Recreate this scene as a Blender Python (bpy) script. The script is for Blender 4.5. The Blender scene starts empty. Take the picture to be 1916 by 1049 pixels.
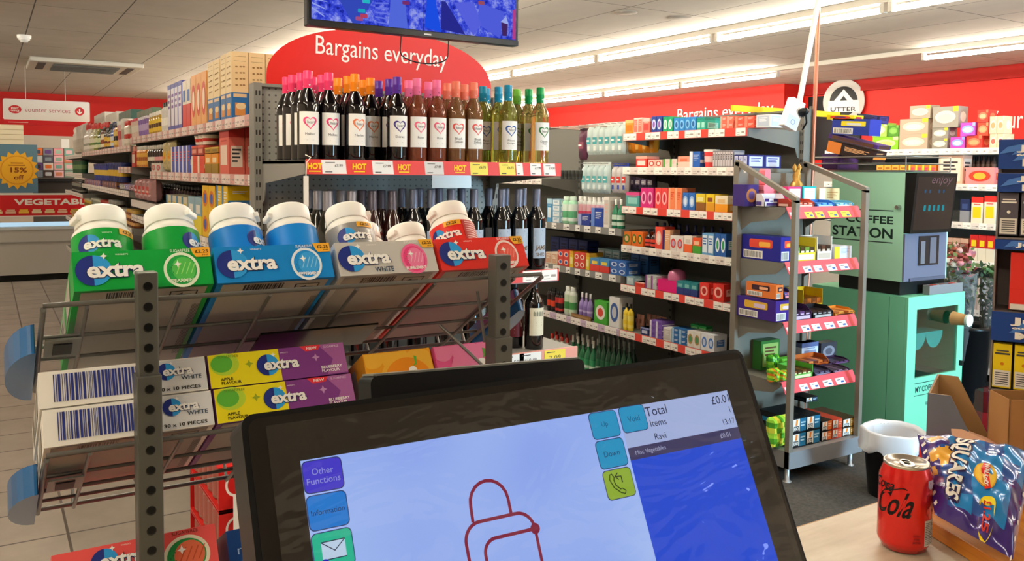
import bpy, bmesh, math, random
from mathutils import Matrix, Vector
random.seed(7)
sc = bpy.context.scene
COL = sc.collection
R = math.radians

# ---------------------------------------------------------------- camera
EYE = Vector((0.0, 0.0, 1.55))
FPX, PPX, PPY = 1600.0, 958.0, 414.0
_y, _p, _r = R(31.6), R(3.3), 0.0105
FWD = Vector((math.sin(_y)*math.cos(_p), math.cos(_y)*math.cos(_p), -math.sin(_p)))
_r0 = Vector((math.cos(_y), -math.sin(_y), 0)); _u0 = _r0.cross(FWD)
RGT = _r0*math.cos(_r) + _u0*math.sin(_r)
UPV = -_r0*math.sin(_r) + _u0*math.cos(_r)
cd = bpy.data.cameras.new('camera'); cam = bpy.data.objects.new('camera', cd); COL.objects.link(cam)
cam.matrix_world = Matrix(((RGT.x, UPV.x, -FWD.x, EYE.x), (RGT.y, UPV.y, -FWD.y, EYE.y), (RGT.z, UPV.z, -FWD.z, EYE.z), (0, 0, 0, 1)))
cd.sensor_width = 36; cd.lens = 36*FPX/1916; cd.shift_y = -(524.5-PPY)/1916; cd.clip_start = 0.02; cd.clip_end = 60
sc.camera = cam
# ---------------------------------------------------------------- world, exposure (a closed shop: the tubes on the ceiling light it)
w = bpy.data.worlds.new('world'); sc.world = w; w.use_nodes = True
w.node_tree.nodes['Background'].inputs[0].default_value = (0.9, 0.93, 1, 1)
w.node_tree.nodes['Background'].inputs[1].default_value = 0.35
sc.view_settings.view_transform = 'Standard'; sc.view_settings.look = 'None'
sc.view_settings.exposure = 0.0; sc.view_settings.gamma = 1.0; sc.view_settings.use_curve_mapping = False
sc.cycles.max_bounces = 7; sc.cycles.diffuse_bounces = 4; sc.cycles.glossy_bounces = 3; sc.cycles.transmission_bounces = 6
sc.cycles.transparent_max_bounces = 8; sc.cycles.caustics_reflective = False; sc.cycles.caustics_refractive = False
sc.cycles.sample_clamp_indirect = 6; sc.cycles.use_denoising = True
TUBE_POWER = 84.0     # radiance of the fluorescent tubes

# ---------------------------------------------------------------- points from the photograph onto the planes of the shop
def ray(px, py): return FWD + RGT*((px-PPX)/FPX) - UPV*((py-PPY)/FPX)
def on_x(px, py, X): d = ray(px, py); return EYE + d*(X/d.x)
def on_y(px, py, Y): d = ray(px, py); return EYE + d*(Y/d.y)
def on_z(px, py, Z): d = ray(px, py); return EYE + d*((Z-EYE.z)/d.z)

# ---------------------------------------------------------------- materials
def lin(c):
    c = c/255.0
    return c/12.92 if c <= 0.04045 else ((c+0.055)/1.055)**2.4
def rgb(h):
    return (lin(int(h[0:2], 16)), lin(int(h[2:4], 16)), lin(int(h[4:6], 16)), 1)
_mats = {}
def M(h, rough=0.45, metal=0.0, emit=0.0, trans=0.0, coat=0.0, ior=1.45):
    k = (h, rough, metal, emit, trans, coat, ior)
    if k in _mats: return _mats[k]
    m = bpy.data.materials.new('paint_'+h); m.use_nodes = True
    b = m.node_tree.nodes['Principled BSDF']
    b.inputs['Base Color'].default_value = rgb(h)
    b.inputs['Roughness'].default_value = rough
    b.inputs['Metallic'].default_value = metal
    b.inputs['IOR'].default_value = ior
    if not coat and not metal and not trans: b.inputs['Specular IOR Level'].default_value = 0.3
    b.inputs['Coat Weight'].default_value = coat
    b.inputs['Coat Roughness'].default_value = 0.06
    b.inputs['Transmission Weight'].default_value = trans
    if emit:
        b.inputs['Emission Color'].default_value = rgb(h); b.inputs['Emission Strength'].default_value = emit
    _mats[k] = m
    return m
def EM(h, e=1.0):
    k = ('em', h, e)
    if k in _mats: return _mats[k]
    m = bpy.data.materials.new('lit_'+h); m.use_nodes = True
    nt = m.node_tree; nt.nodes.clear()
    o = nt.nodes.new('ShaderNodeOutputMaterial'); em = nt.nodes.new('ShaderNodeEmission')
    em.inputs[0].default_value = rgb(h); em.inputs[1].default_value = e
    nt.links.new(em.outputs[0], o.inputs[0]); _mats[k] = m
    return m
def nodes(name):
    m = bpy.data.materials.new(name); m.use_nodes = True
    nt = m.node_tree; return m, nt, nt.nodes['Principled BSDF']
def coords(nt, kind='Object', scale=(1, 1, 1)):
    tc = nt.nodes.new('ShaderNodeTexCoord'); mp = nt.nodes.new('ShaderNodeMapping')
    mp.inputs['Scale'].default_value = scale
    nt.links.new(tc.outputs[kind], mp.inputs[0]); return mp.outputs[0]
def ramp(nt, src, stops, interp='LINEAR'):
    r = nt.nodes.new('ShaderNodeValToRGB'); r.color_ramp.interpolation = interp
    el = r.color_ramp.elements
    while len(el) < len(stops): el.new(0.5)
    for e, (p, h) in zip(el, stops): e.position = p; e.color = rgb(h)
    nt.links.new(src, r.inputs[0]); return r.outputs[0]
def noise(nt, vec, scale, detail=3, rough=0.5):
    n = nt.nodes.new('ShaderNodeTexNoise'); n.inputs['Scale'].default_value = scale
    n.inputs['Detail'].default_value = detail; n.inputs['Roughness'].default_value = rough
    nt.links.new(vec, n.inputs['Vector']); return n
def bump(nt, b, src, strength, dist):
    bp = nt.nodes.new('ShaderNodeBump'); bp.inputs['Strength'].default_value = strength; bp.inputs['Distance'].default_value = dist
    nt.links.new(src, bp.inputs['Height']); nt.links.new(bp.outputs[0], b.inputs['Normal'])
def tile_material(name, c1, c2, grout, bw, bh, mortar, rough, off=(0, 0, 0), offset=0.0, stain=0.25, rotz=0.0):
    m, nt, b = nodes(name)
    tc = nt.nodes.new('ShaderNodeTexCoord'); mp = nt.nodes.new('ShaderNodeMapping'); mp.inputs['Location'].default_value = off; mp.inputs['Rotation'].default_value = (0, 0, rotz)
    nt.links.new(tc.outputs['Object'], mp.inputs[0]); v = mp.outputs[0]
    br = nt.nodes.new('ShaderNodeTexBrick'); br.offset = offset; br.squash = 1
    br.inputs['Color1'].default_value = rgb(c1); br.inputs['Color2'].default_value = rgb(c2); br.inputs['Mortar'].default_value = rgb(grout)
    br.inputs['Scale'].default_value = 1; br.inputs['Mortar Size'].default_value = mortar; br.inputs['Mortar Smooth'].default_value = 0.1
    br.inputs['Brick Width'].default_value = bw; br.inputs['Row Height'].default_value = bh
    nt.links.new(v, br.inputs['Vector'])
    n = noise(nt, v, 3.5, 5, 0.6)
    mx = nt.nodes.new('ShaderNodeMix'); mx.data_type = 'RGBA'; mx.blend_type = 'MULTIPLY'; mx.inputs[0].default_value = stain
    nt.links.new(br.outputs['Color'], mx.inputs[6]); nt.links.new(ramp(nt, n.outputs[0], [(0.3, '909090'), (0.7, 'ffffff')]), mx.inputs[7])
    nt.links.new(mx.outputs[2], b.inputs['Base Color']); b.inputs['Roughness'].default_value = rough
    return m
def speckle_material(name, c1, c2, scale, rough=0.6, bmp=0.0, detail=4, metal=0.0):
    m, nt, b = nodes(name); v = coords(nt); n = noise(nt, v, scale, detail, 0.6)
    nt.links.new(ramp(nt, n.outputs[0], [(0.32, c1), (0.68, c2)]), b.inputs['Base Color'])
    b.inputs['Roughness'].default_value = rough; b.inputs['Metallic'].default_value = metal
    if bmp: bump(nt, b, n.outputs[0], bmp, 0.01)
    return m
def pegboard_material(name, c, hole, pitch=0.025, rad=0.16):
    m, nt, b = nodes(name); v = coords(nt, 'Object', (1/pitch, 1/pitch, 1/pitch))
    sx = nt.nodes.new('ShaderNodeSeparateXYZ'); nt.links.new(v, sx.inputs[0])
    out = []
    for ax in ('X', 'Z'):
        f = nt.nodes.new('ShaderNodeMath'); f.operation = 'FRACT'; nt.links.new(sx.outputs[ax], f.inputs[0])
        s = nt.nodes.new('ShaderNodeMath'); s.operation = 'SUBTRACT'; s.inputs[1].default_value = 0.5; nt.links.new(f.outputs[0], s.inputs[0])
        q = nt.nodes.new('ShaderNodeMath'); q.operation = 'POWER'; q.inputs[1].default_value = 2; nt.links.new(s.outputs[0], q.inputs[0]); out.append(q)
    a = nt.nodes.new('ShaderNodeMath'); a.operation = 'ADD'; nt.links.new(out[0].outputs[0], a.inputs[0]); nt.links.new(out[1].outputs[0], a.inputs[1])
    l = nt.nodes.new('ShaderNodeMath'); l.operation = 'LESS_THAN'; l.inputs[1].default_value = rad*rad; nt.links.new(a.outputs[0], l.inputs[0])
    mx = nt.nodes.new('ShaderNodeMix'); mx.data_type = 'RGBA'; mx.inputs[6].default_value = rgb(c); mx.inputs[7].default_value = rgb(hole)
    nt.links.new(l.outputs[0], mx.inputs[0]); nt.links.new(mx.outputs[2], b.inputs['Base Color']); b.inputs['Roughness'].default_value = 0.5
    return m
def pane_material(name, h, mixv=0.12, rough=0.03):
    m = bpy.data.materials.new(name); m.use_nodes = True; nt = m.node_tree; nt.nodes.clear()
    o = nt.nodes.new('ShaderNodeOutputMaterial'); mx = nt.nodes.new('ShaderNodeMixShader'); tr = nt.nodes.new('ShaderNodeBsdfTransparent'); gl = nt.nodes.new('ShaderNodeBsdfGlossy')
    tr.inputs[0].default_value = rgb(h); gl.inputs['Roughness'].default_value = rough; mx.inputs[0].default_value = mixv
    nt.links.new(tr.outputs[0], mx.inputs[1]); nt.links.new(gl.outputs[0], mx.inputs[2]); nt.links.new(mx.outputs[0], o.inputs[0]); return m
CLEAR = pane_material('clear_pane', 'd9ecea')
GREY = M('7d7c76', 0.45); GREYD = M('5d5c58', 0.5); SHELFG = M('8b8a85', 0.42)
WHITE = M('f4f2ec', 0.4); BLACK = M('0c0c0d', 0.35); DARK = M('1a1b1d', 0.5)
CARD = M('a5794a', 0.8); CHROME = M('b9b7b0', 0.28, 1.0)
PEG = pegboard_material('perforated_panel', '8f8e88', '4a4946')

# ---------------------------------------------------------------- text to mesh, cached
_txt = {}
def glyphs(s, bold=0.0):
    k = (s, bold)
    if k in _txt: return _txt[k]
    cu = bpy.data.curves.new('t', 'FONT'); cu.body = s; cu.size = 1; cu.offset = bold; cu.resolution_u = 3; cu.align_x = 'LEFT'; cu.space_line = 0.95
    cu.fill_mode = 'FRONT'
    o = bpy.data.objects.new('t', cu); COL.objects.link(o)
    dg = bpy.context.evaluated_depsgraph_get(); ev = o.evaluated_get(dg); me = ev.to_mesh()
    vs = [tuple(v.co) for v in me.vertices]; fs = [tuple(p.vertices) for p in me.polygons]
    ev.to_mesh_clear(); bpy.data.objects.remove(o); bpy.data.curves.remove(cu)
    if not vs: vs = [(0, 0, 0)]
    x0 = min(v[0] for v in vs); x1 = max(v[0] for v in vs); y0 = min(v[1] for v in vs); y1 = max(v[1] for v in vs)
    _txt[k] = (vs, fs, x0, x1, y0, y1); return _txt[k]

# ---------------------------------------------------------------- mesh builder
class MB:
    def __init__(s, mat=None):
        s.v = []; s.f = []; s.m = []; s.sm = []; s.mats = []; s.T = Matrix.Identity(4); s.dm = mat
    def mi(s, mat):
        mat = mat or s.dm
        if mat not in s.mats: s.mats.append(mat)
        return s.mats.index(mat)
    def add(s, vs, fs, mat=None, smooth=False, T=None):
        b = len(s.v); T = s.T @ T if T is not None else s.T
        s.v += [tuple(T @ Vector(v)) for v in vs]; i = s.mi(mat)
        for f in fs: s.f.append(tuple(b+k for k in f)); s.m.append(i); s.sm.append(smooth)
        return s
    def box(s, x0, x1, y0, y1, z0, z1, mat=None, T=None):
        v = [(x0, y0, z0), (x1, y0, z0), (x1, y1, z0), (x0, y1, z0), (x0, y0, z1), (x1, y0, z1), (x1, y1, z1), (x0, y1, z1)]
        return s.add(v, [(0, 3, 2, 1), (4, 5, 6, 7), (0, 1, 5, 4), (1, 2, 6, 5), (2, 3, 7, 6), (3, 0, 4, 7)], mat, False, T)
    def quad(s, a, b, c, d, mat=None): return s.add([a, b, c, d], [(0, 1, 2, 3)], mat)
    def rect(s, x0, x1, y0, y1, mat=None, z=0.0, T=None):      # in the local x-y plane, facing +z
        return s.add([(x0, y0, z), (x1, y0, z), (x1, y1, z), (x0, y1, z)], [(0, 1, 2, 3)], mat, False, T)
    def poly(s, pts, mat=None, z=0.0, T=None):
        return s.add([(p[0], p[1], z) for p in pts], [tuple(range(len(pts)))], mat, False, T)
    def disc(s, cx, cy, rx, ry=None, mat=None, z=0.0, T=None, n=28, a0=0.0, a1=360.0, inner=0.0):
        ry = ry or rx; full = abs(a1-a0) >= 359.9
        k = n if full else n+1
        an = [R(a0+(a1-a0)*i/n) for i in range(k)]
        out = [(cx+rx*math.cos(a), cy+ry*math.sin(a), z) for a in an]
        if inner:
            inn = [(cx+rx*inner*math.cos(a), cy+ry*inner*math.sin(a), z) for a in an]
            fs = [(i, (i+1) % k, k+(i+1) % k, k+i) for i in range(n)]
            return s.add(out+inn, [(a, b, c, d) for a, b, c, d in fs], mat, False, T)
        if not full: out.append((cx, cy, z))
        return s.add(out, [tuple(range(len(out)))], mat, False, T)
    def rrect(s, x0, x1, y0, y1, r, mat=None, z=0.0, T=None, n=5):
        return s.poly(rr(x0, x1, y0, y1, r, n), mat, z, T)
    def prism(s, pts, z0, z1, mat=None, T=None, smooth=False):  # outline in x-y, extruded along z
        k = len(pts); v = [(p[0], p[1], z0) for p in pts]+[(p[0], p[1], z1) for p in pts]
        s.add(v, [tuple(range(k-1, -1, -1)), tuple(range(k, 2*k))], mat, False, T)
        return s.add(v, [(i, (i+1) % k, k+(i+1) % k, k+i) for i in range(k)], mat, smooth, T)
    def lathe(s, prof, mat=None, n=20, T=None, smooth=True, cap=True, sx=1.0, sy=1.0):
        v = []; f = []
        for r_, z in prof:
            for i in range(n):
                a = 2*math.pi*i/n; v.append((r_*sx*math.cos(a), r_*sy*math.sin(a), z))
        for j in range(len(prof)-1):
            for i in range(n): f.append((j*n+i, j*n+(i+1) % n, (j+1)*n+(i+1) % n, (j+1)*n+i))
        s.add(v, f, mat, smooth, T)
        if cap:
            if prof[0][0] > 1e-5: s.add(v[:n], [tuple(range(n-1, -1, -1))], mat, False, T)
            if prof[-1][0] > 1e-5: s.add(v[-n:], [tuple(range(n))], mat, False, T)
        return s
    def cyl_patch(s, r_, z0, z1, a0, a1, mat=None, n=12, T=None, r1=None):   # angle 0 faces -Y, positive towards +X
        v = []; r1 = r1 or r_
        for i in range(n+1):
            a = R(a0+(a1-a0)*i/n)
            v.append((r_*math.sin(a), -r_*math.cos(a), z0)); v.append((r1*math.sin(a), -r1*math.cos(a), z1))
        return s.add(v, [(2*i, 2*i+2, 2*i+3, 2*i+1) for i in range(n)], mat, True, T)
    def tube(s, pts, r_, mat=None, n=8, closed=False):
        P = [Vector(p) for p in pts]; k = len(P); v = []; f = []
        prev = None
        for i in range(k):
            a = P[i-1] if (i > 0 or closed) else P[i]; b = P[(i+1) % k] if (i < k-1 or closed) else P[i]
            d = (b-a).normalized()
            if prev is None:
                u = d.orthogonal().normalized()
            else:
                u = (prev - d*prev.dot(d)).normalized()
            prev = u; wv = d.cross(u)
            for j in range(n):
                t = 2*math.pi*j/n; q = P[i] + u*(r_*math.cos(t)) + wv*(r_*math.sin(t)); v.append(tuple(q))
        seg = k if closed else k-1
        for i in range(seg):
            i2 = (i+1) % k
            for j in range(n): f.append((i*n+j, i*n+(j+1) % n, i2*n+(j+1) % n, i2*n+j))
        s.add(v, f, mat, True)
        if not closed: s.add(v[:n], [tuple(range(n-1, -1, -1))], mat); s.add(v[-n:], [tuple(range(n))], mat)
        return s
    def text(s, st, cx, cy, w=None, h=None, mat=None, z=0.0, T=None, bold=0.0, fn=None, slant=0.0):
        if not st: return s
        vs, fs, x0, x1, y0, y1 = glyphs(st, bold)
        sx = sy = 1.0
        if w and h: sx = w/(x1-x0); sy = h/(y1-y0)
        elif w: sx = sy = w/(x1-x0)
        else: sx = sy = h/(y1-y0)
        mx, my = (x0+x1)/2, (y0+y1)/2
        out = [((v[0]-mx)*sx+slant*(v[1]-my)*sy+cx, (v[1]-my)*sy+cy, z) for v in vs]
        if fn: out = [fn(*o) for o in out]
        return s.add(out, fs, mat, False, T)
    def build(s, name, parent=None, loc=None, rot=None, bevel=0.0, solid=0.0, seg=2):
        me = bpy.data.meshes.new(name); me.from_pydata(s.v, [], s.f)
        for m in s.mats: me.materials.append(m)
        me.polygons.foreach_set('material_index', s.m); me.polygons.foreach_set('use_smooth', s.sm); me.update()
        o = bpy.data.objects.new(name, me); COL.objects.link(o)
        if parent: o.parent = parent
        if loc is not None: o.location = loc
        if rot is not None: o.rotation_euler = rot
        if solid: md = o.modifiers.new('s', 'SOLIDIFY'); md.thickness = solid; md.offset = 0
        if bevel:
            md = o.modifiers.new('b', 'BEVEL'); md.width = bevel; md.segments = seg; md.limit_method = 'ANGLE'; md.angle_limit = R(50)
        return o
def rr(x0, x1, y0, y1, r, n=5):
    p = []
    for cx, cy, a in ((x1-r, y1-r, 0), (x0+r, y1-r, 90), (x0+r, y0+r, 180), (x1-r, y0+r, 270)):
        for i in range(n+1): t = R(a+90*i/n); p.append((cx+r*math.cos(t), cy+r*math.sin(t)))
    return p
def face(side, w, d, h):        # matrix of a decal plane on a carton: x right, y up, z out of the face; the carton stands on z=0, front at y=0
    e = 0.0005
    if side == 'F': return Matrix(((1, 0, 0, 0), (0, 0, -1, -e), (0, 1, 0, 0), (0, 0, 0, 1)))
    if side == 'R': return Matrix(((0, 0, 1, w/2+e), (1, 0, 0, d/2), (0, 1, 0, 0), (0, 0, 0, 1)))
    if side == 'L': return Matrix(((0, 0, -1, -w/2-e), (-1, 0, 0, d/2), (0, 1, 0, 0), (0, 0, 0, 1)))
    if side == 'T': return Matrix(((1, 0, 0, 0), (0, 1, 0, d/2), (0, 0, 1, h+e), (0, 0, 0, 1)))
    if side == 'B': return Matrix(((1, 0, 0, 0), (0, -1, 0, d/2), (0, 0, -1, -e), (0, 0, 0, 1)))

# ---------------------------------------------------------------- scene bookkeeping
LABELS = {}
def tag(o, label, cat, group=None, kind=None):
    if label: o['label'] = label
    if cat: o['category'] = cat
    if group: o['group'] = group
    if kind: o['kind'] = kind
    if label:
        LABELS.setdefault(label, []).append(o.name)
    return o
def thing(name, loc=(0, 0, 0), rot=(0, 0, 0), label=None, cat=None, group=None):
    o = bpy.data.objects.new(name, None); COL.objects.link(o); o.location = loc; o.rotation_euler = rot
    o.empty_display_size = 0.05
    return tag(o, label, cat, group)
def struct(o): o['kind'] = 'structure'; return o
KIDS = {}
def copy_tree(o, parent=None):
    c = o.copy(); COL.objects.link(c)
    if parent: c.parent = parent
    for ch in o.children: copy_tree(ch, c)
    return c
ORD = 'zero first second third fourth fifth sixth seventh eighth ninth tenth eleventh twelfth thirteenth fourteenth fifteenth sixteenth seventeenth eighteenth nineteenth twentieth'.split()
# ================================================================ THE SETTING
CEIL = 2.72
XL, XR, XR2, YB, YF, YSTEP = -3.2, 9.15, 8.76, 15.6, -2.6, 7.6
floor_mat = tile_material('floor_tiles', 'cbc1b4', 'bdb3a6', '6b635a', 0.335, 0.335, 0.006, 0.35, (0.07, 0.02, 0), 0.0, 0.35)
ceil_mat = tile_material('ceiling_tiles', 'cfc6ba', 'c8bfb3', '5c554e', 1.19, 0.595, 0.0045, 0.85, (0, -0.325, 0), 0.0, 0.15, R(90))
RED = M('d8281f', 0.5); REDW = M('cc241c', 0.55)
b = MB(floor_mat); b.box(XL, XR, YF, YB, -0.1, 0); struct(b.build('floor'))
b = MB(ceil_mat); b.box(XL, XR, YF, YB, CEIL, CEIL+0.1); struct(b.build('ceiling'))
b = MB(M('d9d0c0', 0.7)); b.box(XL, XR, YB, YB+0.1, 0, 2.05); b.box(XL, XR, YB, YB+0.1, 2.05, CEIL, REDW); struct(b.build('wall_back'))
b = MB(M('e0d8ca', 0.7)); b.box(XL-0.1, XL, YF, YB, 0, CEIL); struct(b.build('wall_left'))
b = MB(M('d9d0c0', 0.7)); b.box(XL, XR, YF-0.1, YF, 0, CEIL); struct(b.build('wall_front'))
b = MB(M('a8a49c', 0.6)); b.box(XR, XR+0.1, YF, YSTEP, 0, 1.6); b.box(XR, XR+0.1, YF, YSTEP, 1.6, CEIL, RED)
b.box(XR2, XR+0.1, YSTEP, YB, 0, 1.6); b.box(XR2, XR+0.1, YSTEP, YB, 1.6, CEIL, RED)
struct(b.build('wall_right'))
b = MB(M('b02019', 0.6)); b.box(XR-0.06, XR, YF, YSTEP, CEIL-0.14, CEIL-0.001); struct(b.build('trim_1'))

# ---- fluorescent tubes on trunking, in rows along Y
TUBE = EM('fff3de', TUBE_POWER)
TRUNK = M('d8d2c6', 0.5)
def trunking(X, y0, y1, word):
    b = MB(TRUNK); b.box(-0.03, 0.03, y0, y1, CEIL-0.045, CEIL-0.001); o = b.build('light_trunking', loc=(X, 0, 0))
    tag(o, word, 'trunking')
def tube(X, Y, n, row):
    t = thing('fluorescent_tube', (X, Y, CEIL-0.09), (0, 0, 0), '%s lit ceiling tube from the far end, row %s' % (n, row), 'light', 'lit ceiling tubes')
    b = MB(TUBE); b.lathe([(0.019, -0.73), (0.019, 0.73)], TUBE, 10, Matrix.Rotation(R(90), 4, 'X')); b.build('tube', t)
    for s in (-1, 1):
        b = MB(TRUNK); b.box(-0.02, 0.02, s*0.745-0.014, s*0.745+0.014, -0.02, 0.045); b.build('end_holder', t)
def tube_row(X, ys, row, y0, y1):
    trunking(X, y0, y1, 'long white light trunking %s' % row)
    for i, y in enumerate(ys): tube(X, y, ORD[i+1], row)
tube_row(2.69, [13.3, 11.75, 10.2, 8.65, 7.1, 5.3, 3.7, 1.8, 0.2], 'behind the hanging screen', -1.2, 14.4)
tube_row(5.02, [13.6, 12.05, 10.5, 8.95, 7.40, 5.85, 4.30, 2.75, 1.2, -0.4], 'over the dark mat', -1.6, 14.6)
tube_row(7.34, [13.4, 11.85, 10.3, 8.75, 7.21, 4.02, 2.47, 0.9], 'nearest the right wall', -0.4, 14.4)
tube_row(0.32, [2.35], 'over the till', 1.5, 3.2)
tube_row(-0.9, [12.4, 8.6, 4.8, 1.4, -0.6], 'furthest left', -1.6, 14.4)

# ---- ceiling cassette, smoke detector, ceiling discs, dark mat
c0 = on_z(60, 112, CEIL); 
t = thing('air_conditioner', (0.98, 10.9, CEIL), (0, 0, 0), 'square ceiling air conditioner with dark grille above the far left', 'air conditioner')
b = MB(M('cfc8ba', 0.5)); b.box(-0.56, 0.56, -0.48, 0.48, -0.05, -0.001); b.build('cover', t, bevel=0.01)
b = MB(M('55524c', 0.6)); b.box(-0.33, 0.33, -0.33, 0.33, -0.062, -0.048)
for i in range(9): b.box(-0.33, 0.33, -0.32+i*0.075, -0.305+i*0.075, -0.066, -0.06, M('77736a', 0.5))
b.build('grille', t)
for s in (-1, 1):
    b = MB(M('1f1e1d', 0.5)); b.box(s*0.44-0.04, s*0.44+0.04, -0.36, 0.36, -0.0525, -0.046); b.build('air_outlet', t)
p = on_z(45, 66, CEIL)
t = thing('smoke_detector', (p.x, p.y, CEIL), (0, 0, 0), 'small round white smoke detector on the ceiling, top left', 'smoke detector')
b = MB(WHITE); b.lathe([(0.055, -0.03), (0.058, -0.001)], None, 20); b.build('base', t)
b = MB(WHITE); b.lathe([(0.0, -0.062), (0.03, -0.06), (0.034, -0.045), (0.046, -0.04), (0.046, -0.03)], None, 20); b.build('sensor', t)
for (px, py, wd) in ((1170, 23, 'left'), (1270, 33, 'right')):
    p = on_z(px, py, CEIL)
    b = MB(M('9d9389', 0.7)); b.lathe([(0.0, -0.006), (0.085, -0.006), (0.09, -0.001)], None, 24)
    tag(b.build('ceiling_disc', loc=(p.x, p.y, CEIL)), 'faint round cover plate in the ceiling, %s one of the pair' % wd, 'cover plate', 'round ceiling plates')
b = MB(speckle_material('mat_pile', '2f2e2d', '474542', 60, 0.9)); b.box(2.35, 6.3, 0.95, 4.4, 0.0005, 0.006)
tag(b.build('floor_mat'), 'large dark grey mat on the floor around the coffee cabinet', 'floor mat')

# ---- writing and marks on the right wall
def wall_text(name, st, p, w, h, mat, label, X):
    T = Matrix(((0, 0, -1, 0), (-1, 0, 0, 0), (0, 1, 0, 0), (0, 0, 0, 1)))
    b = MB(mat); b.T = T; vs = b.text(st, 0, 0, w, h, mat, 0.0)
    o = b.build(name, loc=(X-0.006, p.y, p.z), solid=0.004); tag(o, label, 'lettering'); return o
p1 = on_x(1270, 222, XR2); p2 = on_x(1450, 196, XR2)
wall_text('wall_lettering', 'Bargains everyday', on_x(1352, 212, XR2), abs(p1.y-p2.y), 0.22, WHITE, 'white slogan lettering on the red right wall behind the top shelf', XR2)
wall_text('wall_lettering', 'Your', on_x(1882, 224, XR), 0.36, 0.19, WHITE, 'white lettering on the red wall at the far right edge', XR)
pa = on_x(1527, 156, XR); pb = on_x(1600, 205, XR)
b = MB(M('17181c', 0.5)); b.box(XR-0.02, XR-0.001, pb.y-0.1, pa.y+0.1, 1.75, 2.56)
tag(b.build('wall_panel'), 'black panel on the red wall behind the round badge sign', 'panel')
t = thing('round_sign', on_x(1579, 190, XR-0.12), (0, 0, R(-66)), 'round black and white badge sign with a peak on the red wall', 'sign')
T = face('F', 1, 1, 1)
b = MB(M('e9e4da', 0.5)); b.T = T; b.disc(0, 0, 0.245, 0.27, M('d9d4cb', 0.5), 0.02, n=40); b.prism([(0.245*math.cos(R(a)), 0.27*math.sin(R(a))) for a in range(0, 360, 9)], -0.01, 0.019, M('d9d4cb', 0.5)); b.build('board', t)
b = MB(BLACK); b.T = T; b.disc(0, 0, 0.165, 0.185, BLACK, 0.022, n=36); b.poly([(-0.13, -0.01), (0, 0.15), (0.13, -0.01), (0.06, -0.01), (0, 0.07), (-0.06, -0.01)], WHITE, 0.023)
b.rect(-0.18, 0.18, -0.06, 0.012, WHITE, 0.0235); b.rect(-0.19, 0.19, -0.13, -0.06, WHITE, 0.0235)
b.text('UTTER', 0, -0.095, 0.3, 0.055, BLACK, 0.0245, bold=0.02); b.build('emblem', t)
# ================================================================ COUNTER AND TILL
counter_mat = None
def worn_wood():
    m, nt, b = nodes('worn_counter'); v = coords(nt, 'Object', (1, 6, 1))
    n = noise(nt, v, 5, 6, 0.65); n2 = noise(nt, coords(nt), 9, 5, 0.6)
    mx = nt.nodes.new('ShaderNodeMix'); mx.data_type = 'RGBA'; mx.blend_type = 'MIX'
    nt.links.new(n2.outputs[0], mx.inputs[0]); nt.links.new(ramp(nt, n.outputs[0], [(0.3, 'bfae92'), (0.7, 'd9ccb4')]), mx.inputs[6]); mx.inputs[7].default_value = rgb('98886f')
    r = ramp(nt, n2.outputs[0], [(0.45, '000000'), (0.75, '909090')]); nt.links.new(r, mx.inputs[0])
    nt.links.new(mx.outputs[2], b.inputs['Base Color']); b.inputs['Roughness'].default_value = 0.42; return m
t = thing('counter', (0, 0, 0), (0, 0, 0), 'worn light wood shop counter under the till and the red can', 'counter')
b = MB(worn_wood()); b.box(-1.3, 1.9, 0.02, 0.785, 1.025, 1.06); b.build('worktop', t, bevel=0.004)
b = MB(M('6d6459', 0.6)); b.box(-1.25, 1.85, 0.10, 0.745, 0.0, 1.025); b.build('cabinet', t)
b = MB(M('ae8c5d', 0.5)); b.box(-1.3, 1.9, 0.7855, 0.789, 1.026, 1.057); b.build('edge_strip', t)

# ---- touch screen till: local x right, y up the screen, z towards the cashier
e1 = Vector((1, -0.027, 0.004)).normalized(); e2 = Vector((0.008, 0.441, 0.898)); e2 = (e2-e1*e1.dot(e2)).normalized(); e3 = e1.cross(e2)
till = thing('till_monitor', (0.30, 0.45, 1.061), (0, 0, 0), 'black touch screen till with a lit blue menu standing on the counter', 'till')
MT = Matrix(((e1.x, e2.x, e3.x, 0.114-0.30), (e1.y, e2.y, e3.y, 0.462-0.45), (e1.z, e2.z, e3.z, 1.418-1.061), (0, 0, 0, 1)))
def till_part(b, name, **k):
    o = b.build(name, till, **k); o.matrix_local = MT; return o
GLOSS = M('08090a', 0.09, coat=0.6)
W_, H_ = 0.369, 0.275
b = MB(M('101113', 0.35)); b.prism(rr(0, W_, -H_, 0, 0.007, 6), -0.034, -0.0015); till_part(b, 'housing', bevel=0.0025)
b = MB(GLOSS); b.prism(rr(0.003, W_-0.003, -H_+0.003, -0.003, 0.006, 6), -0.0014, 0.0); till_part(b, 'front_glass')
# the lit picture
def screen_material():
    m = bpy.data.materials.new('lit_menu_background'); m.use_nodes = True; nt = m.node_tree; nt.nodes.clear()
    o = nt.nodes.new('ShaderNodeOutputMaterial'); em = nt.nodes.new('ShaderNodeEmission')
    v = coords(nt, 'Object', (3.2, 3.2, 1)); n = noise(nt, v, 1.6, 2, 0.5)
    nt.links.new(ramp(nt, n.outputs[0], [(0.3, '7d9df0'), (0.5, '93aef6'), (0.7, 'a9c4fb')]), em.inputs[0]); em.inputs[1].default_value = 0.95
    nt.links.new(em.outputs[0], o.inputs[0]); return m
S0, S1, ST, SB = 0.0285, 0.3415, -0.029, -0.262
b = MB(); z = 0.0004
b.rect(S0, S1, SB, ST, screen_material(), z)
E_ = lambda h, e=0.8: EM(h, e)
INK = E_('2a2f55', 0.5)
b.rect(0.2425, S1, SB, -0.0635, E_('2456ee', 0.75), z+0.0001)               # blue list
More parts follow.
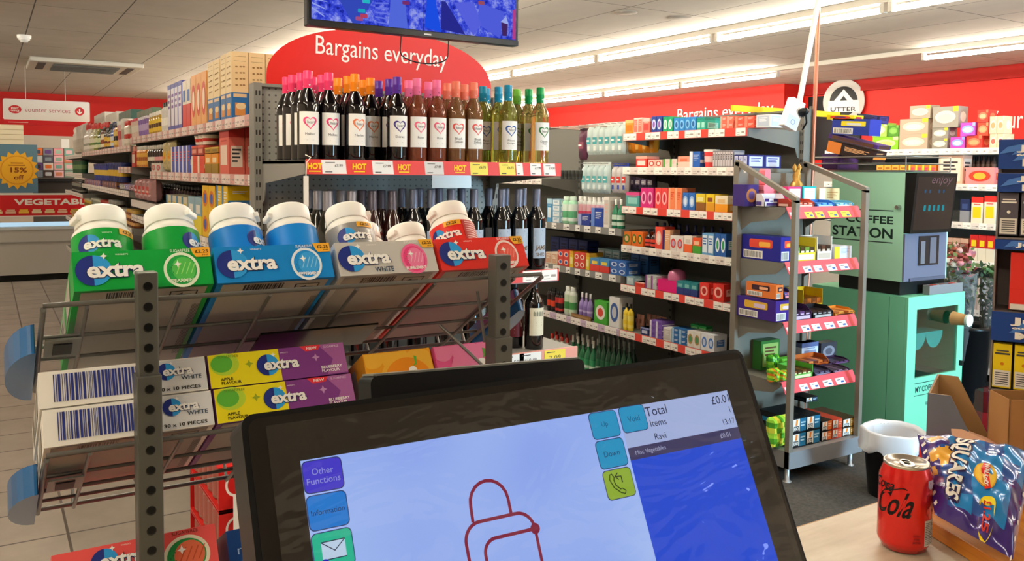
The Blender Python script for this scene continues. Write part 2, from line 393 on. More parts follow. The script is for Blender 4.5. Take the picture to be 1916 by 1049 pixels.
b.rect(0.2425, S1, -0.0555, ST, E_('b3c3f2', 0.8), z+0.0001)                 # total box
b.rect(0.2425, S1, -0.0635, -0.0555, E_('4d4a78', 0.6), z+0.0002)            # list header
def button(x0, y1, w, h, col, lines, ink=INK, fs=0.0042):
    b.rrect(x0, x0+w, y1-h, y1, 0.003, E_('3a4c8a', 0.5), z+0.0002); b.rrect(x0+0.0005, x0+w-0.0005, y1-h+0.0005, y1-0.0005, 0.0027, E_(col, 0.78), z+0.0003)
    for i, l in enumerate(lines):
        b.text(l, x0+w/2, y1-h/2+((len(lines)-1)/2-i)*fs*1.45, None, fs, ink, z+0.0004)
button(0.0285, -0.0297, 0.0225, 0.0175, '4b3fdc', ['Other', 'Functions'], E_('a9b0f0', 0.7), 0.0034)
button(0.0285, -0.048, 0.0225, 0.0185, '1f86e6', ['Information'], E_('16306f', 0.45), 0.0028)
button(0.0285, -0.0675, 0.0225, 0.0195, '25c9a2', [])
button(0.0285, -0.088, 0.0225, 0.019, '4b3fdc', ['Stock'], E_('a9b0f0', 0.7))
b.rect(0.0335, 0.0465, -0.0815, -0.0725, E_('c9e0f8', 0.85), z+0.0005)
for q in (((0.0335, -0.0725), (0.0405, -0.0775)), ((0.0405, -0.0775), (0.0465, -0.0725))):
    (ax, ay), (bx, by) = q; b.poly([(ax, ay), (ax, ay-0.0006), (bx, by-0.0006), (bx, by)][::-1], INK, z+0.0006)
for q in ((0.0335, -0.0725, 0.013, 0.0005), (0.0335, -0.0815, 0.013, 0.0005)): b.rect(q[0], q[0]+q[2], q[1]-q[3], q[1], INK, z+0.0006)
b.disc(0.0345, -0.0835, 0.0023, None, E_('1420c8', 0.8), z+0.0007); b.text('8', 0.0345, -0.0835, None, 0.0024, E_('c9d0ff', 0.7), z+0.0008)
button(0.2180, -0.0292, 0.0225, 0.0175, '29a3d8', ['Up'], E_('1f5f90', 0.6)); button(0.2425, -0.0285, 0.0215, 0.0175, '29a3d8', ['Void'], E_('1f5f90', 0.6), 0.0038)
button(0.2180, -0.0475, 0.0225, 0.0182, '29a3d8', ['Down'], E_('1f4f80', 0.6), 0.0036)
button(0.2180, -0.0665, 0.0225, 0.0185, '9cbf3c', [])
for pts in ([(0.2235, -0.0695), (0.2225, -0.0725), (0.2245, -0.0775), (0.2290, -0.0815), (0.2320, -0.0825), (0.2330, -0.0808), (0.2308, -0.0790), (0.2293, -0.0793), (0.2262, -0.0762), (0.2257, -0.0732), (0.2263, -0.0715), (0.2250, -0.0692)],):
    b.tube([(p[0], p[1], z+0.0004) for p in pts], 0.00035, E_('33491c', 0.5), 5, True)
b.tube([(0.2318, -0.0755, z+0.0004), (0.2318, -0.0715, z+0.0004), (0.2275, -0.0712, z+0.0004)], 0.0004, E_('33491c', 0.5), 5)
b.tube([(0.2295, -0.0692, z+0.0004), (0.2272, -0.0712, z+0.0004), (0.2295, -0.0733, z+0.0004)], 0.0004, E_('33491c', 0.5), 5)
b.text('Total', 0.2735, -0.0345, None, 0.0062, INK, z+0.0003); b.text('\u00a30.01', 0.3325, -0.0345, 0.0165, 0.0056, INK, z+0.0003)
b.text('Items', 0.2728, -0.0425, None, 0.0045, INK, z+0.0003); b.text('1', 0.3385, -0.0425, None, 0.004, INK, z+0.0003)
b.text('Ravi', 0.2715, -0.0515, None, 0.0043, INK, z+0.0003); b.text('13:17', 0.3345, -0.0505, None, 0.0038, INK, z+0.0003)
b.text('Misc Vegetables', 0.2605, -0.0597, None, 0.0037, E_('b8bfe6', 0.7), z+0.0004); b.text('\u00a30.01', 0.3275, -0.0593, None, 0.0033, E_('b8bfe6', 0.7), z+0.0004)
# bag symbol drawn in red line
LOGO = E_('9c2b4a', 0.65); r_ = 0.0016
def arc(cx, cy, r, a0, a1, n=10): return [(cx+r*math.cos(R(a0+(a1-a0)*i/n)), cy+r*math.sin(R(a0+(a1-a0)*i/n)), z+0.0006) for i in range(n+1)]
def ln(*p): return [(x, y, z+0.0006) for x, y in p]
def stroke(pts): # flat ribbon lying on the screen
    P = [Vector(q) for q in pts]; L = []; Rr = []
    for i, q in enumerate(P):
        d = (P[min(i+1, len(P)-1)]-P[max(i-1, 0)]).normalized(); nrm = Vector((-d.y, d.x, 0))*r_*0.62; L.append(q+nrm); Rr.append(q-nrm)
    b.add([tuple(q) for q in Rr+L], [(i, i+1, len(P)+i+1, len(P)+i) for i in range(len(P)-1)], LOGO)
stroke(ln((0.1225, -0.0795)) + arc(0.1355, -0.0705, 0.0125, 180, 0) + ln((0.148, -0.0795)))
stroke(ln((0.151, -0.0798), (0.1265, -0.0798)) + arc(0.1265, -0.0905, 0.0107, 90, 180) + ln((0.1158, -0.125), (0.1158, -0.17)))
stroke(arc(0.151, -0.0905, 0.0107, 90, 0) + ln((0.1617, -0.125), (0.1617, -0.17)))
stroke(ln((0.1617, -0.0905), (0.1345, -0.0905)) + arc(0.1345, -0.0985, 0.008, 90, 180) + ln((0.1265, -0.12), (0.1265, -0.15)))
stroke(arc(0.142, -0.113, 0.0062, 160, 20))
b.disc(0.1617, -0.0905, 0.0032, None, LOGO, z+0.0008)
till_part(b, 'screen')
def film_material():
    m = bpy.data.materials.new('clear_film'); m.use_nodes = True; nt = m.node_tree; nt.nodes.clear()
    o = nt.nodes.new('ShaderNodeOutputMaterial'); mx = nt.nodes.new('ShaderNodeMixShader')
    tr = nt.nodes.new('ShaderNodeBsdfTransparent'); gl = nt.nodes.new('ShaderNodeBsdfGlossy'); gl.inputs['Roughness'].default_value = 0.06
    v = coords(nt, 'Object', (7, 15, 1)); n = noise(nt, v, 1.3, 3, 0.55)
    n.inputs['Distortion'].default_value = 0.9
    bp = nt.nodes.new('ShaderNodeBump'); bp.inputs['Strength'].default_value = 0.55; bp.inputs['Distance'].default_value = 0.02
    nt.links.new(n.outputs[0], bp.inputs['Height']); nt.links.new(bp.outputs[0], gl.inputs['Normal'])
    mx.inputs[0].default_value = 0.08
    nt.links.new(tr.outputs[0], mx.inputs[1]); nt.links.new(gl.outputs[0], mx.inputs[2]); nt.links.new(mx.outputs[0], o.inputs[0]); return m
b = MB(film_material()); b.rect(0.012, W_-0.008, -H_+0.01, -0.008, None, 0.0025); o = till_part(b, 'protective_film'); o['label'] = 'clear crinkled film'
b = MB(M('17181a', 0.4)); b.box(-0.03, 0.03, -0.045, 0.0, 0.0, 0.19, None, Matrix.Translation((0.01, 0.03, 0.016)) @ Matrix.Rotation(R(12), 4, 'X')); b.build('neck', till, bevel=0.006)
b = MB(M('17181a', 0.4)); b.prism(rr(-0.12, 0.12, -0.12, 0.11, 0.02), 0, 0.014); b.build('foot', till, bevel=0.003)
# customer display on its back
q0 = on_y(693, 704, 0.60); q1 = on_y(1086, 668, 0.60)
dsp = MB(M('151618', 0.35)); ww = (q1-q0).length
Td = Matrix.Translation(q0-Vector((0.30, 0.45, 1.061))) @ Matrix.Rotation(R(-1.5), 4, 'Z') @ Matrix.Rotation(-math.asin((q1.z-q0.z)/ww), 4, 'Y') @ Matrix.Rotation(R(-12), 4, 'X')
dsp.prism(rr(0, ww, -0.19, 0, 0.006), -0.028, 0.0, None, Td @ Matrix.Rotation(R(90), 4, 'X')); dsp.build('customer_display', till, bevel=0.002)
b = MB(M('77776f', 0.3)); b.box(0.003, ww-0.003, 0.002, 0.026, 0.0, 0.0014, None, Td); b.build('display_rim', till)
b = MB(M('17181a', 0.4)); b.box(-0.02, 0.02, 0.03, 0.14, 0.17, 0.22); b.build('display_arm', till)

# ================================================================ GUM RACK
RY = 0.93
TIERS = [1.417, 1.270, 1.115]
SL = R(-31)
STEEL = M('6b6a66', 0.38, 0.55); POST = M('5a5a54', 0.42, 0.3)
rack = thing('gum_rack', (0.33, 0.91, 0), (0, 0, 0), 'grey perforated metal rack with sloping wire trays holding gum behind the till', 'display rack')
def rp(b, name, **k):
    o = b.build(name, rack, loc=(-0.33, -0.91, 0), **k); return o
for X, w in ((0.1245, 0.0195), (0.5345, 0.0215)):
    b = MB(POST); b.box(X, X+w, 0.905, 0.925, 0.0, 1.447)
    b2 = b; z = 1.433
    b.box(X-0.002, X+w+0.002, 0.9025, 0.9275, 0.0, 1.344)
    while z > 0.9:
        yy = 0.905 if z > 1.344 else 0.9025
        T = Matrix.Translation((X+w/2, yy-0.0004, z)) @ Matrix.Rotation(R(90), 4, 'X')
        b.disc(0, 0, 0.0048, None, M('33332f', 0.5), 0.0, T, 16); b.disc(0.0, 0.0006, 0.0041, None, BLACK, 0.0003, T, 16)
        z -= 0.0205
    rp(b, 'post', bevel=0.0012)
b = MB(POST); b.box(0.08, 0.6, 0.88, 0.96, 0.0, 0.03); rp(b, 'floor_bar')
X0, X1 = 0.044, 0.618; LEN = 0.245; wr = 0.0022
def tier_T(z): return Matrix.Translation((0, RY, z)) @ Matrix.Rotation(SL, 4, 'X')
for i, z in enumerate(TIERS):
    b = MB(STEEL); b.T = tier_T(z)
    for yy, rr_ in ((0, 0.0028), (0.085, wr), (0.15, wr), (0.2, wr), (LEN, 0.0028)): b.tube([(X0, yy, 0), (X1, yy, 0)], rr_, None, 8)
    for xx in (X0, 0.082, 0.168, 0.262, 0.362, 0.462, 0.575, X1): b.tube([(xx, 0, -0.004), (xx, LEN, -0.004), (xx, LEN, 0.05)], 0.0028 if xx in (X0, X1) else wr, None, 8)
    b.tube([(X0, LEN, 0.05), (X1, LEN, 0.05)], 0.0028)
    rp(b, 'wire_tray')
    prof = [(0.06, -0.035), (0.06, 0.045)] ; pts = [(0.235-0.155*(0.5+0.5*math.cos(math.pi*k/12)), 0.027*math.sin(math.pi*k/12)) for k in range(13)]
    for sx, xx in ((-1, X0-0.0045), (1, X1+0.0045)):
        b = MB(M('0b5a96', 0.3, coat=0.25)); b.T = tier_T(z)
        outl = [(xx+sx*p[1], p[0]) for p in pts] ; outl = outl if sx > 0 else outl[::-1]
        b.prism(outl[::-1], -0.018, 0.014)
        rp(b, 'end_cap', bevel=0.004)
    b = MB(M('6f706b', 0.3)); b.T = tier_T(z); b.box(X0+0.004, X0+0.038, 0.075, 0.125, -0.008, -0.0062); b.box(X0+0.012, X0+0.03, 0.085, 0.115, -0.0095, -0.008, DARK); rp(b, 'clip_plate')

b = MB(M('14130f', .2, trans=.4)); b.T = tier_T(TIERS[0]); b.box(.275, .425, .105, .175, -.011, -.0085); rp(b, 'dark_holder')
b = MB(STEEL); b.tube([(.525, .935, 1.40), (.5335, .93, 1.335)], .002); b.tube([(.495, .98, 1.352), (.536, .9285, 1.30)], .002); rp(b, 'brace')
# ---- gum boxes lying down the slope, their ends facing the till
NAVY = M('20307f', 0.4); SKY = M('2f9be0', 0.4); GW = M('fbfaf5', 0.35)
def extra_logo(b, T, cx, cy, s, ink, white=None, edge=None, fn=None):      # s = height of the round mark
    white = white or GW; edge = edge or M('1d2a55', 0.5); z = 0.0006
    def dsc(*a, **k): b.disc(*a, T=T, **k)
    dsc(cx, cy, s*0.5, s*0.5, M('20307f', 0.4), z, a0=90, a1=270, n=20); dsc(cx, cy, s*0.5, s*0.5, M('2f9be0', 0.4), z, a0=-90, a1=90, n=20)
    st = s*0.11; x, y = cx+s*0.3, cy+s*0.46
    b.poly([(x, y+st), (x-st*.3, y+st*.3), (x-st, y), (x-st*.3, y-st*.3), (x, y-st), (x+st*.3, y-st*.3), (x+st, y), (x+st*.3, y+st*.3)], white, z+0.0003, T)
    b.text('extra', cx+s*0.62, cy-s*0.02, s*1.66, s*0.52, edge, z+0.0002, T, bold=0.075); b.text('extra', cx+s*0.62, cy-s*0.02, s*1.6, s*0.47, white, z+0.0004, T, bold=0.035)
    b.text("WRIGLEY'S", cx+s*0.8, cy+s*0.5, s*0.36, s*0.055, white, z+0.0003, T)
def ring_fruit(b, T, cx, cy, rx, ry, c_in, c_stripe, ring, word, wcol, kind='leaf'):
    b.disc(cx, cy, rx, ry, ring, 0.0, T, 32); b.disc(cx, cy, rx*0.84, ry*0.84, c_in[0], 0.0002, T, 32)
    b.disc(cx+rx*0.12, cy+ry*0.02, rx*0.66, ry*0.7, c_in[1], 0.0003, T, 26)
    for k in range(4):
        u = -0.35+k*0.27; b.tube([T @ Vector((cx+rx*(u+0.1), cy+ry*(-0.3+0.25*k*0.4), 0.0004)), T @ Vector((cx+rx*(u+0.3), cy+ry*(0.22), 0.0004))], rx*0.025, c_stripe, 4) if False else None
        b.poly([(cx+rx*u, cy-ry*0.25), (cx+rx*(u+0.06), cy-ry*0.25), (cx+rx*(u+0.36), cy+ry*0.4), (cx+rx*(u+0.3), cy+ry*0.4)], c_stripe, 0.0005, T)
    for k in range(7): b.disc(cx-rx*(0.68-0.1*(k % 3)), cy-ry*0.4+ry*0.13*k, rx*0.03, None, M('3c5f3c', .5), 0.0005, T, 8)
    b.poly([(cx-rx*.2, cy+ry*.55), (cx-rx*.26, cy+ry*.38), (cx-rx*.42, cy+ry*.32), (cx-rx*.26, cy+ry*.26), (cx-rx*.2, cy+ry*.1), (cx-rx*.14, cy+ry*.26), (cx+rx*.02, cy+ry*.32), (cx-rx*.14, cy+ry*.38)], GW, 0.0006, T)
    b.text(word, cx, cy-ry*0.62, rx*1.55, ry*0.2, wcol, 0.0007, T, bold=0.03)
YEL = M('f2b234', 0.4)
def price_flash(b, T, x1, y1, w, h):
    b.poly([(x1, y1), (x1-w, y1), (x1-w*0.9, y1-h*0.6), (x1-w*0.75, y1-h), (x1, y1-h)], YEL, 0.0008, T)
    b.text('\u00a32.25', x1-w*0.43, y1-h*0.42, w*0.68, h*0.36, BLACK, 0.0009, T, bold=0.02); b.text('PMP', x1-w*0.25, y1-h*0.8, w*0.3, h*0.16, BLACK, 0.0009, T)
def gum_box(name, tier, xa, xb, h, L, base, under, label, deco, y0=0.0, n0=0.009, group=None):
    w = xb-xa; b = MB(base); b.box(-w/2, w/2, 0, L, 0, h)
    T = face('F', w, L, h); deco(b, T, w, h)
    TB = face('B', w, L, h)
    b.rect(-w/2+0.006, w/2-0.006, -L/2+0.004, L/2-0.004, under, 0.0, TB)
    x = -w/2+0.03
    for k in range(16):
        ww_ = random.choice((0.0008, 0.0015, 0.0022)); b.rect(x, x+ww_, L/2-0.022, L/2-0.007, BLACK, 0.0002, TB); x += ww_+random.choice((0.0008, 0.0014))
    b.rect(w/2-0.042, w/2-0.014, L/2-0.032, L/2-0.012, BLACK, 0.0002, TB); b.rect(w/2-0.0405, w/2-0.0155, L/2-0.0305, L/2-0.0135, under, 0.0003, TB)
    b.poly([(w/2-0.036, L/2-0.022), (w/2-0.029, L/2-0.0165), (w/2-0.029, L/2-0.0205), (w/2-0.02, L/2-0.0205), (w/2-0.02, L/2-0.0235), (w/2-0.029, L/2-0.0235), (w/2-0.029, L/2-0.0275)], BLACK, 0.0004, TB)
    for k in range(6): b.rect(w/2-0.0135+k*0.0015, w/2-0.0130+k*0.0015, -L/2+0.03, L/2-0.05, BLACK, 0.0003, TB)
    TL_ = face('L', w, L, h); b.rect(-L*0.35, L*0.3, h*0.15, h*0.85, under, 0.0, TL_); b.disc(0, h*0.5, h*0.3, None, base, 0.0003, TL_)
    for k in range(3): b.rect(-L*0.3, -L*0.12, h*(0.25+0.2*k), h*(0.31+0.2*k), BLACK, 0.0003, TL_)
    c, s = math.cos(SL), math.sin(SL)
    y, z = y0, n0
    o = b.build(name, None, ((xa+xb)/2, RY+y*c-z*s, TIERS[tier]+y*s+z*c), (SL, 0, 0), bevel=0.0008, seg=1)
    return tag(o, label, 'gum box', group)
def mint(word, ci, stripe, ring, wcol, wht=False):
    def f(b, T, w, h):
        extra_logo(b, T, -w*0.36, h*0.5, h*0.78, None)
        if wht: b.text('WHITE', -w*0.06, h*0.14, w*0.19, h*0.15, M('33475f', .5), 0.0006, T, bold=0.02)
        ring_fruit(b, T, w*0.27, h*0.42, w*0.135, h*0.47, ci, stripe, ring, word, wcol)
        b.text('SUGARFREE', w*0.27, h*0.93, w*0.15, h*0.08, GW, 0.0007, T)
        price_flash(b, T, w*0.5, h, w*0.15, h*0.26)
    return f
UND = M('a9a298', 0.55)
GRN = M('0f9a3c', 0.35); BLU = M('1583cf', 0.35); SIL = M('cfcdc8', 0.3, 0.15); RDB = M('e2352c', 0.35)
U0 = 0.013
gum_box('gum_box', 0, 0.0715, 0.2045, 0.043, 0.235, GRN, UND, 'green spearmint gum box, leftmost in the top tray', mint('SPEARMINT', (M('1f9f45', .4), M('55c155', .4)), M('9be07a', .4), M('eef6dd', .4), M('e9f4d9', .4)), 0, U0)
gum_box('gum_box', 0, 0.2085, 0.3385, 0.043, 0.235, BLU, UND, 'blue peppermint gum box in the top tray beside the green one', mint('PEPPERMINT', (M('1c8fdc', .4), M('3aa3ea', .4)), M('8fd0f7', .4), M('eef6fb', .4), GW), 0, U0)
gum_box('gum_box', 0, 0.3455, 0.4715, 0.043, 0.235, SIL, UND, 'silver bubblemint gum box with pink bubble in the top tray', mint('BUBBLEMINT', (M('e8437f', .4), M('f07fa8', .4)), M('f6b6cd', .4), M('ef6a9b', .4), GW, True), 0, U0)
gum_box('gum_box', 0, 0.4765, 0.6035, 0.043, 0.235, RDB, UND, 'red strawberry gum box, rightmost in the top tray', mint('STRAWBERRY', (M('e04a40', .4), M('ea5f52', .4)), M('f4968c', .4), M('f8e3de', .4), GW), 0, U0)
def barcode(b, T, x0, x1, y0, y1, col):
    rnd = random.Random(3); x = x0
    while x < x1:
        ww_ = rnd.choice((0.0006, 0.0009, 0.0016, 0.0024)); b.rect(x, min(x+ww_, x1), y0, y1, col, 0.0002, T); x += ww_+rnd.choice((0.0006, 0.0009, 0.0014))
PAPER = M('f3efe6', 0.45)
def white_case(b, T, w, h):
    b.rect(0.023, w/2-0.0005, 0.001, h-0.001, M('dfe0e0', .4), 0.0, T)
    barcode(b, T, -w*0.42, w*0.09, h*0.14, h*0.9, M('23307c', .5))
    extra_logo(b, T, w*0.245, h*0.64, h*0.5, None); b.text('WHITE', w*0.4, h*0.42, w*0.13, h*0.12, M('33475f', .5), 0.0006, T, bold=0.02)
    b.text('30 x 10 PIECES', w*0.32, h*0.13, w*0.27, h*0.1, BLACK, 0.0004, T, bold=0.02)
gum_box('gum_box', 1, 0.0425, 0.2035, 0.038, 0.2, PAPER, UND, 'white gum carton with big blue barcode, lower of the two', white_case, 0, 0.008)
gum_box('gum_box', 1, 0.0405, 0.2015, 0.038, 0.2, PAPER, UND, 'white gum carton with big blue barcode, upper of the two', white_case, 0, 0.0475)
def apple_blue(b, T, w, h):
    b.rect(-w/2, -w*0.0, 0, h, M('f0e01e', .4), 0.0, T); b.rect(-w*0.0, w/2, 0, h, M('7c3a86', .4), 0.0, T)
    b.disc(-w*0.39, h*0.68, w*0.1, h*0.34, M('b8d83a', .4), 0.0002, T); b.disc(-w*0.41, h*0.7, w*0.075, h*0.26, M('5db33a', .4), 0.0003, T)
    b.poly([(w*0.16, h), (w*0.32, h), (w*0.3, h*0.84), (w*0.2, h*0.82)], M('e3323e', .4), 0.0003, T); b.text('NEW', w*0.25, h*0.91, w*0.08, h*0.09, GW, 0.0005, T, bold=0.02)
    b.poly([(w*0.34, 0.001), (w*0.499, 0.001), (w*0.499, h*0.999), (w*0.3, h*0.999), (w*0.4, h*0.5)], M('a5609f', .4), 0.0002, T)
    for cx, cy in ((-w*0.22, h*0.62), (w*0.27, h*0.6)):
        k = h*0.13; b.poly([(cx, cy+k), (cx-k*.3, cy+k*.3), (cx-k, cy), (cx-k*.3, cy-k*.3), (cx, cy-k), (cx+k*.3, cy-k*.3), (cx+k, cy), (cx+k*.3, cy+k*.3)], M('9fb02a', .4) if cx < 0 else M('c493c4', .4), 0.0004, T)
    extra_logo(b, T, -w*0.09, h*0.52, h*0.66, None)
    b.text('APPLE\nFLAVOUR', -w*0.36, h*0.17, w*0.14, h*0.2, BLACK, 0.0006, T, bold=0.02); b.text('BLUEBERRY\nFLAVOUR', w*0.38, h*0.2, w*0.16, h*0.2, GW, 0.0006, T, bold=0.02)
    b.text('SUGARFREE', -w*0.36, h*0.91, w*0.14, h*0.08, M('6b8a1e', .4), 0.0006, T); b.text('SUGARFREE', w*0.4, h*0.91, w*0.12, h*0.07, M('e6cfe6', .4), 0.0006, T)
PUR = M('7c3a86', 0.4)
gum_box('gum_box', 1, 0.2065, 0.3635, 0.038, 0.2, PUR, UND, 'yellow and purple fruit gum box, lower of the stacked pair', apple_blue, 0, 0.008)
gum_box('gum_box', 1, 0.2045, 0.3615, 0.038, 0.2, PUR, UND, 'yellow and purple fruit gum box, upper of the stacked pair', apple_blue, 0, 0.0475)
def refresher(c1, c2, c3):
    def f(b, T, w, h):
        for cx, cy, r, c in ((-.38, .9, .16, c2), (-.05, .85, .2, c2), (.3, .62, .26, c2), (.1, .3, .42, c2), (.1, .3, .36, c3), (-.4, .15, .14, c2), (.42, .1, .12, c3)):
            rr_ = r*w; q = [(min(max(cx*w+rr_*math.cos(R(a)), -w/2+.001), w/2-.001), min(max(cy*h+rr_*math.sin(R(a)), .001), h-.001)) for a in range(0, 360, 12)]
            b.poly(q, c, 0.0001+0.0001*random.random(), T)
        extra_logo(b, T, -w*0.2, h*0.3, h*0.34, None); b.text('Refreshers', w*0.1, h*0.1, w*0.34, h*0.11, GW, 0.0008, T, bold=0.01, slant=0.2)
        b.disc(w*0.18, h*0.56, w*0.06, h*0.075, GW, 0.0004, T); b.poly([(w*.2, h*.64), (w*.25, h*.66), (w*.27, h*.84), (w*.23, h*.86), (w*.23, h*.7)], M('5aa83c', .4), 0.0005, T)
    return f
gum_box('gum_box', 1, 0.383, 0.4725, 0.0595, 0.16, M('f0a321', .4), UND, 'orange tropical gum box, left of the pink one', refresher(None, M('f5b93c', .4), M('f0921c', .4)), 0, 0.008)
gum_box('gum_box', 1, 0.4775, 0.572, 0.0595, 0.16, M('ee5f9c', .4), UND, 'pink gum box partly behind the right rack post', refresher(None, M('f386b4', .4), M('e84a8d', .4)), 0, 0.008)
def melon(b, T, w, h):
    extra_logo(b, T, -w*0.2, h*0.62, h*0.6, None); ring_fruit(b, T, w*0.3, h*0.36, w*0.15, h*0.5, (M('27924a', .4), M('e8714f', .4)), M('c9522f', .4), M('f3e9d0', .4), 'MELON', BLACK)
    b.text('SUGARFREE', w*0.3, h*0.93, w*0.17, h*0.08, M('5a1a1c', .4), 0.0007, T)
gum_box('gum_box', 2, 0.048, 0.207, 0.043, 0.2, M('ee5a58', .4), UND, 'coral red watermelon gum box at the bottom edge of the photo', melon, 0, 0.009)
# ---- gum tubs standing on the boxes of the top tray
def gum_tub(x, t, base, main, lab, price=False, a=0, tabrot=180, logo=True, band=None, lean=0.0):
    c, s = math.cos(SL), math.sin(SL); n = U0+0.0437
    o = thing('gum_tub', (x, RY+t*c-n*s, TIERS[0]+t*s+n*c), (SL, lean, 0), lab, 'gum tub')
    b = MB(M('f7f5ee', 0.3)); r = 0.0318; o.scale = (1, 1, .93)
    b.lathe([(r*.9, 0), (r, 0.004), (r, 0.066), (r*.97, 0.071), (r*.83, 0.077), (r*.8, 0.079)], None, 28); b.build('body', o)
    b = MB(M('fbfaf4', 0.32)); b.lathe([(r*.86, 0.0792), (r*.87, 0.0805), (r*.86, 0.0985), (r*.8, 0.1025), (r*.5, 0.1035), (0.0005, 0.1037)], None, 28)
    T = Matrix.Rotation(R(tabrot), 4, 'Z'); b.box(r*.78, r*1.0, -0.009, 0.009, 0.0845, 0.092, None, T); b.build('lid', o, bevel=0.0012)
    b = MB(main); re = r+0.0004
    b.cyl_patch(re, 0.006, 0.0655, a-105, a+105, main, 28)
    def wrap(k): return lambda x_, y_, z_: ((re+0.0003+z_)*math.sin(R(a+k)+x_/re), -(re+0.0003+z_)*math.cos(R(a+k)+x_/re), y_)
    if logo:
        f = wrap(logo if logo is not True else 0); cz = 0.046
        an = [R(90+180*i/14) for i in range(15)]
        b.add([f(-0.016+0.0125*math.cos(q), cz+0.0125*math.sin(q), 0) for q in an], [tuple(range(15))], NAVY)
        an = [R(-90+180*i/14) for i in range(15)]
        b.add([f(-0.016+0.0125*math.cos(q), cz+0.0125*math.sin(q), 0) for q in an], [tuple(range(15))], SKY)
        b.text('extra', -0.001, cz-0.001, 0.041, 0.0135, M('1d2a55', .5), 0.0003, None, 0.075, f); b.text('extra', -0.001, cz-0.001, 0.0395, 0.012, GW, 0.0006, None, 0.035, f)
        b.text("WRIGLEY'S", 0.004, cz+0.0125, 0.010, 0.0016, GW, 0.0003, None, 0, f)
    if price is not False:
        f = wrap(price)
        b.add([f(x_, y_, 0.0006) for x_, y_ in [(-0.012+0.003*i, 0.0575) for i in range(9)]+[(0.012-0.003*i, 0.0655) for i in range(9)]], [tuple(range(18))], YEL)
        b.text('\u00a32.25', -0.001, 0.0615, 0.014, 0.0042, BLACK, 0.0009, None, 0.02, f)
    if band:
        f = wrap(band[0]); bw = band[2]
        b.add([f(x_, y_, 0.0005) for x_, y_ in [(-bw+bw*.25*i, 0.007) for i in range(9)]+[(bw-bw*.25*i, 0.0645) for i in range(9)]], [tuple(range(18))], band[1])
        if len(band) > 3:
            for k in range(9): b.add([f(x_, y_, 0.0007) for x_, y_ in [(-bw*.8+bw*.2*i, 0.061-k*.004) for i in range(9)]+[(bw*.8-bw*.2*i, 0.0622-k*.004) for i in range(9)]], [tuple(range(18))], band[3])
    b.build('wrap_label', o); return o
gum_tub(0.1115, 0.098, None, GRN, 'green gum tub with white lid, leftmost behind the spearmint box', price=48, tabrot=200, logo=-4)
gum_tub(0.1855, 0.098, None, GRN, 'green gum tub turned so its logo faces right', a=0, tabrot=-40, logo=62)
gum_tub(0.2605, 0.098, None, M('1580d6', .35), 'blue gum tub with white lid and logo turned right', tabrot=-20, logo=60)
gum_tub(0.3305, 0.098, None, M('1588dc', .35), 'blue gum tub showing two small white seals', tabrot=190, logo=120, band=(72, M('d6ecf6', .4), 0.003))
gum_tub(0.4085, 0.098, None, M('9d9c99', .3, .3), 'silver grey gum tub behind the bubblemint box', price=18, tabrot=-15, logo=-2)
gum_tub(0.5605, 0.098, None, RDB, 'red gum tub tilted behind the strawberry box', price=-25, tabrot=190, logo=-42, band=(28, M('a93a36', .4), 0.015, M('e9c3bd', .4)))
gum_tub(0.4485, 0.156, None, M('9d9c99', .3, .3), 'white lid of a silver tub peeping out lower behind its box', tabrot=150)
gum_tub(0.5205, 0.160, None, RDB, 'white lid of a red tub left of the tilted red tub', tabrot=200)
gum_tub(0.5935, 0.156, None, RDB, 'white lid of a red tub right of the tilted red tub', tabrot=-20)
# small blue pack low on the bottom tray
b = MB(M('173f7d', .3)); b.box(-0.03, 0.03, 0, 0.12, 0, 0.035); T = face('F', .06, .12, .035)
b.text('nitro', -0.004, 0.012, 0.032, 0.009, M('a9c9ea', .4), 0.0003, T); b.disc(0.02, 0.018, 0.009, 0.013, M('5b86b8', .4), 0.0002, T); b.disc(0.02, 0.018, 0.0065, 0.010, M('20365c', .4), 0.0003, T)
c, s = math.cos(SL), math.sin(SL)
tag(b.build('drink_pack', None, (0.252, RY+0.02*c-0.009*s, TIERS[2]+0.02*s+0.009*c), (SL, 0, 0), bevel=0.004), 'dark blue pack beside the watermelon gum box', 'pack')
# ================================================================ SHELVING (a bay: x along its length, front at y=0, back at y=depth)
def rail_colors(style):
    return {'rw': ('e2483c', ['fbf6ee', 'fbf6ee', 'e2483c']), 'w': ('efe9e0', ['fbf6ee', 'e9ddd6']), 'gw': ('8a8a88', ['f4f2ee', '8a8a88']),
            'pk': ('d9a9a2', ['ead3cb', 'd59f98', 'efe0d8']), 'pw': ('e8d9de', ['f6f0ee', 'cdb6d2', 'f6f0ee'])}[style]
INKS = M('4a4644', 0.6)
def price_rail(b, x0, x1, z, style, h=0.042, y=-0.004, seed=0):
    base, seq = rail_colors(style); rnd = random.Random(seed+int(x1*97)+int(z*31))
    b.box(x0, x1, y-0.006, y, z-h, z+0.004, M(base, 0.4))
    x = x0+0.004; k = 0
    while x < x1-0.02:
        wd = min(rnd.uniform(0.045, 0.085), x1-0.003-x); c = seq[k % len(seq)]
        if c != base:
            b.box(x, x+wd, y-0.0075, y-0.006, z-h+0.002, z+0.002, M(c, 0.4))
            INKS_ = INKS if style in ('gw',) else M('a59a94', .6)
            for q in range(2): b.box(x+wd*.15, x+wd*rnd.uniform(.4, .6), y-0.0079, y-0.0075, z-h+0.008+q*.012, z-h+0.0105+q*.012, INKS_)
            b.box(x+wd*.6, x+wd*.9, y-0.0079, y-0.0075, z-h*.6, z-h*.38, INKS_)
        x += wd+0.003; k += 1
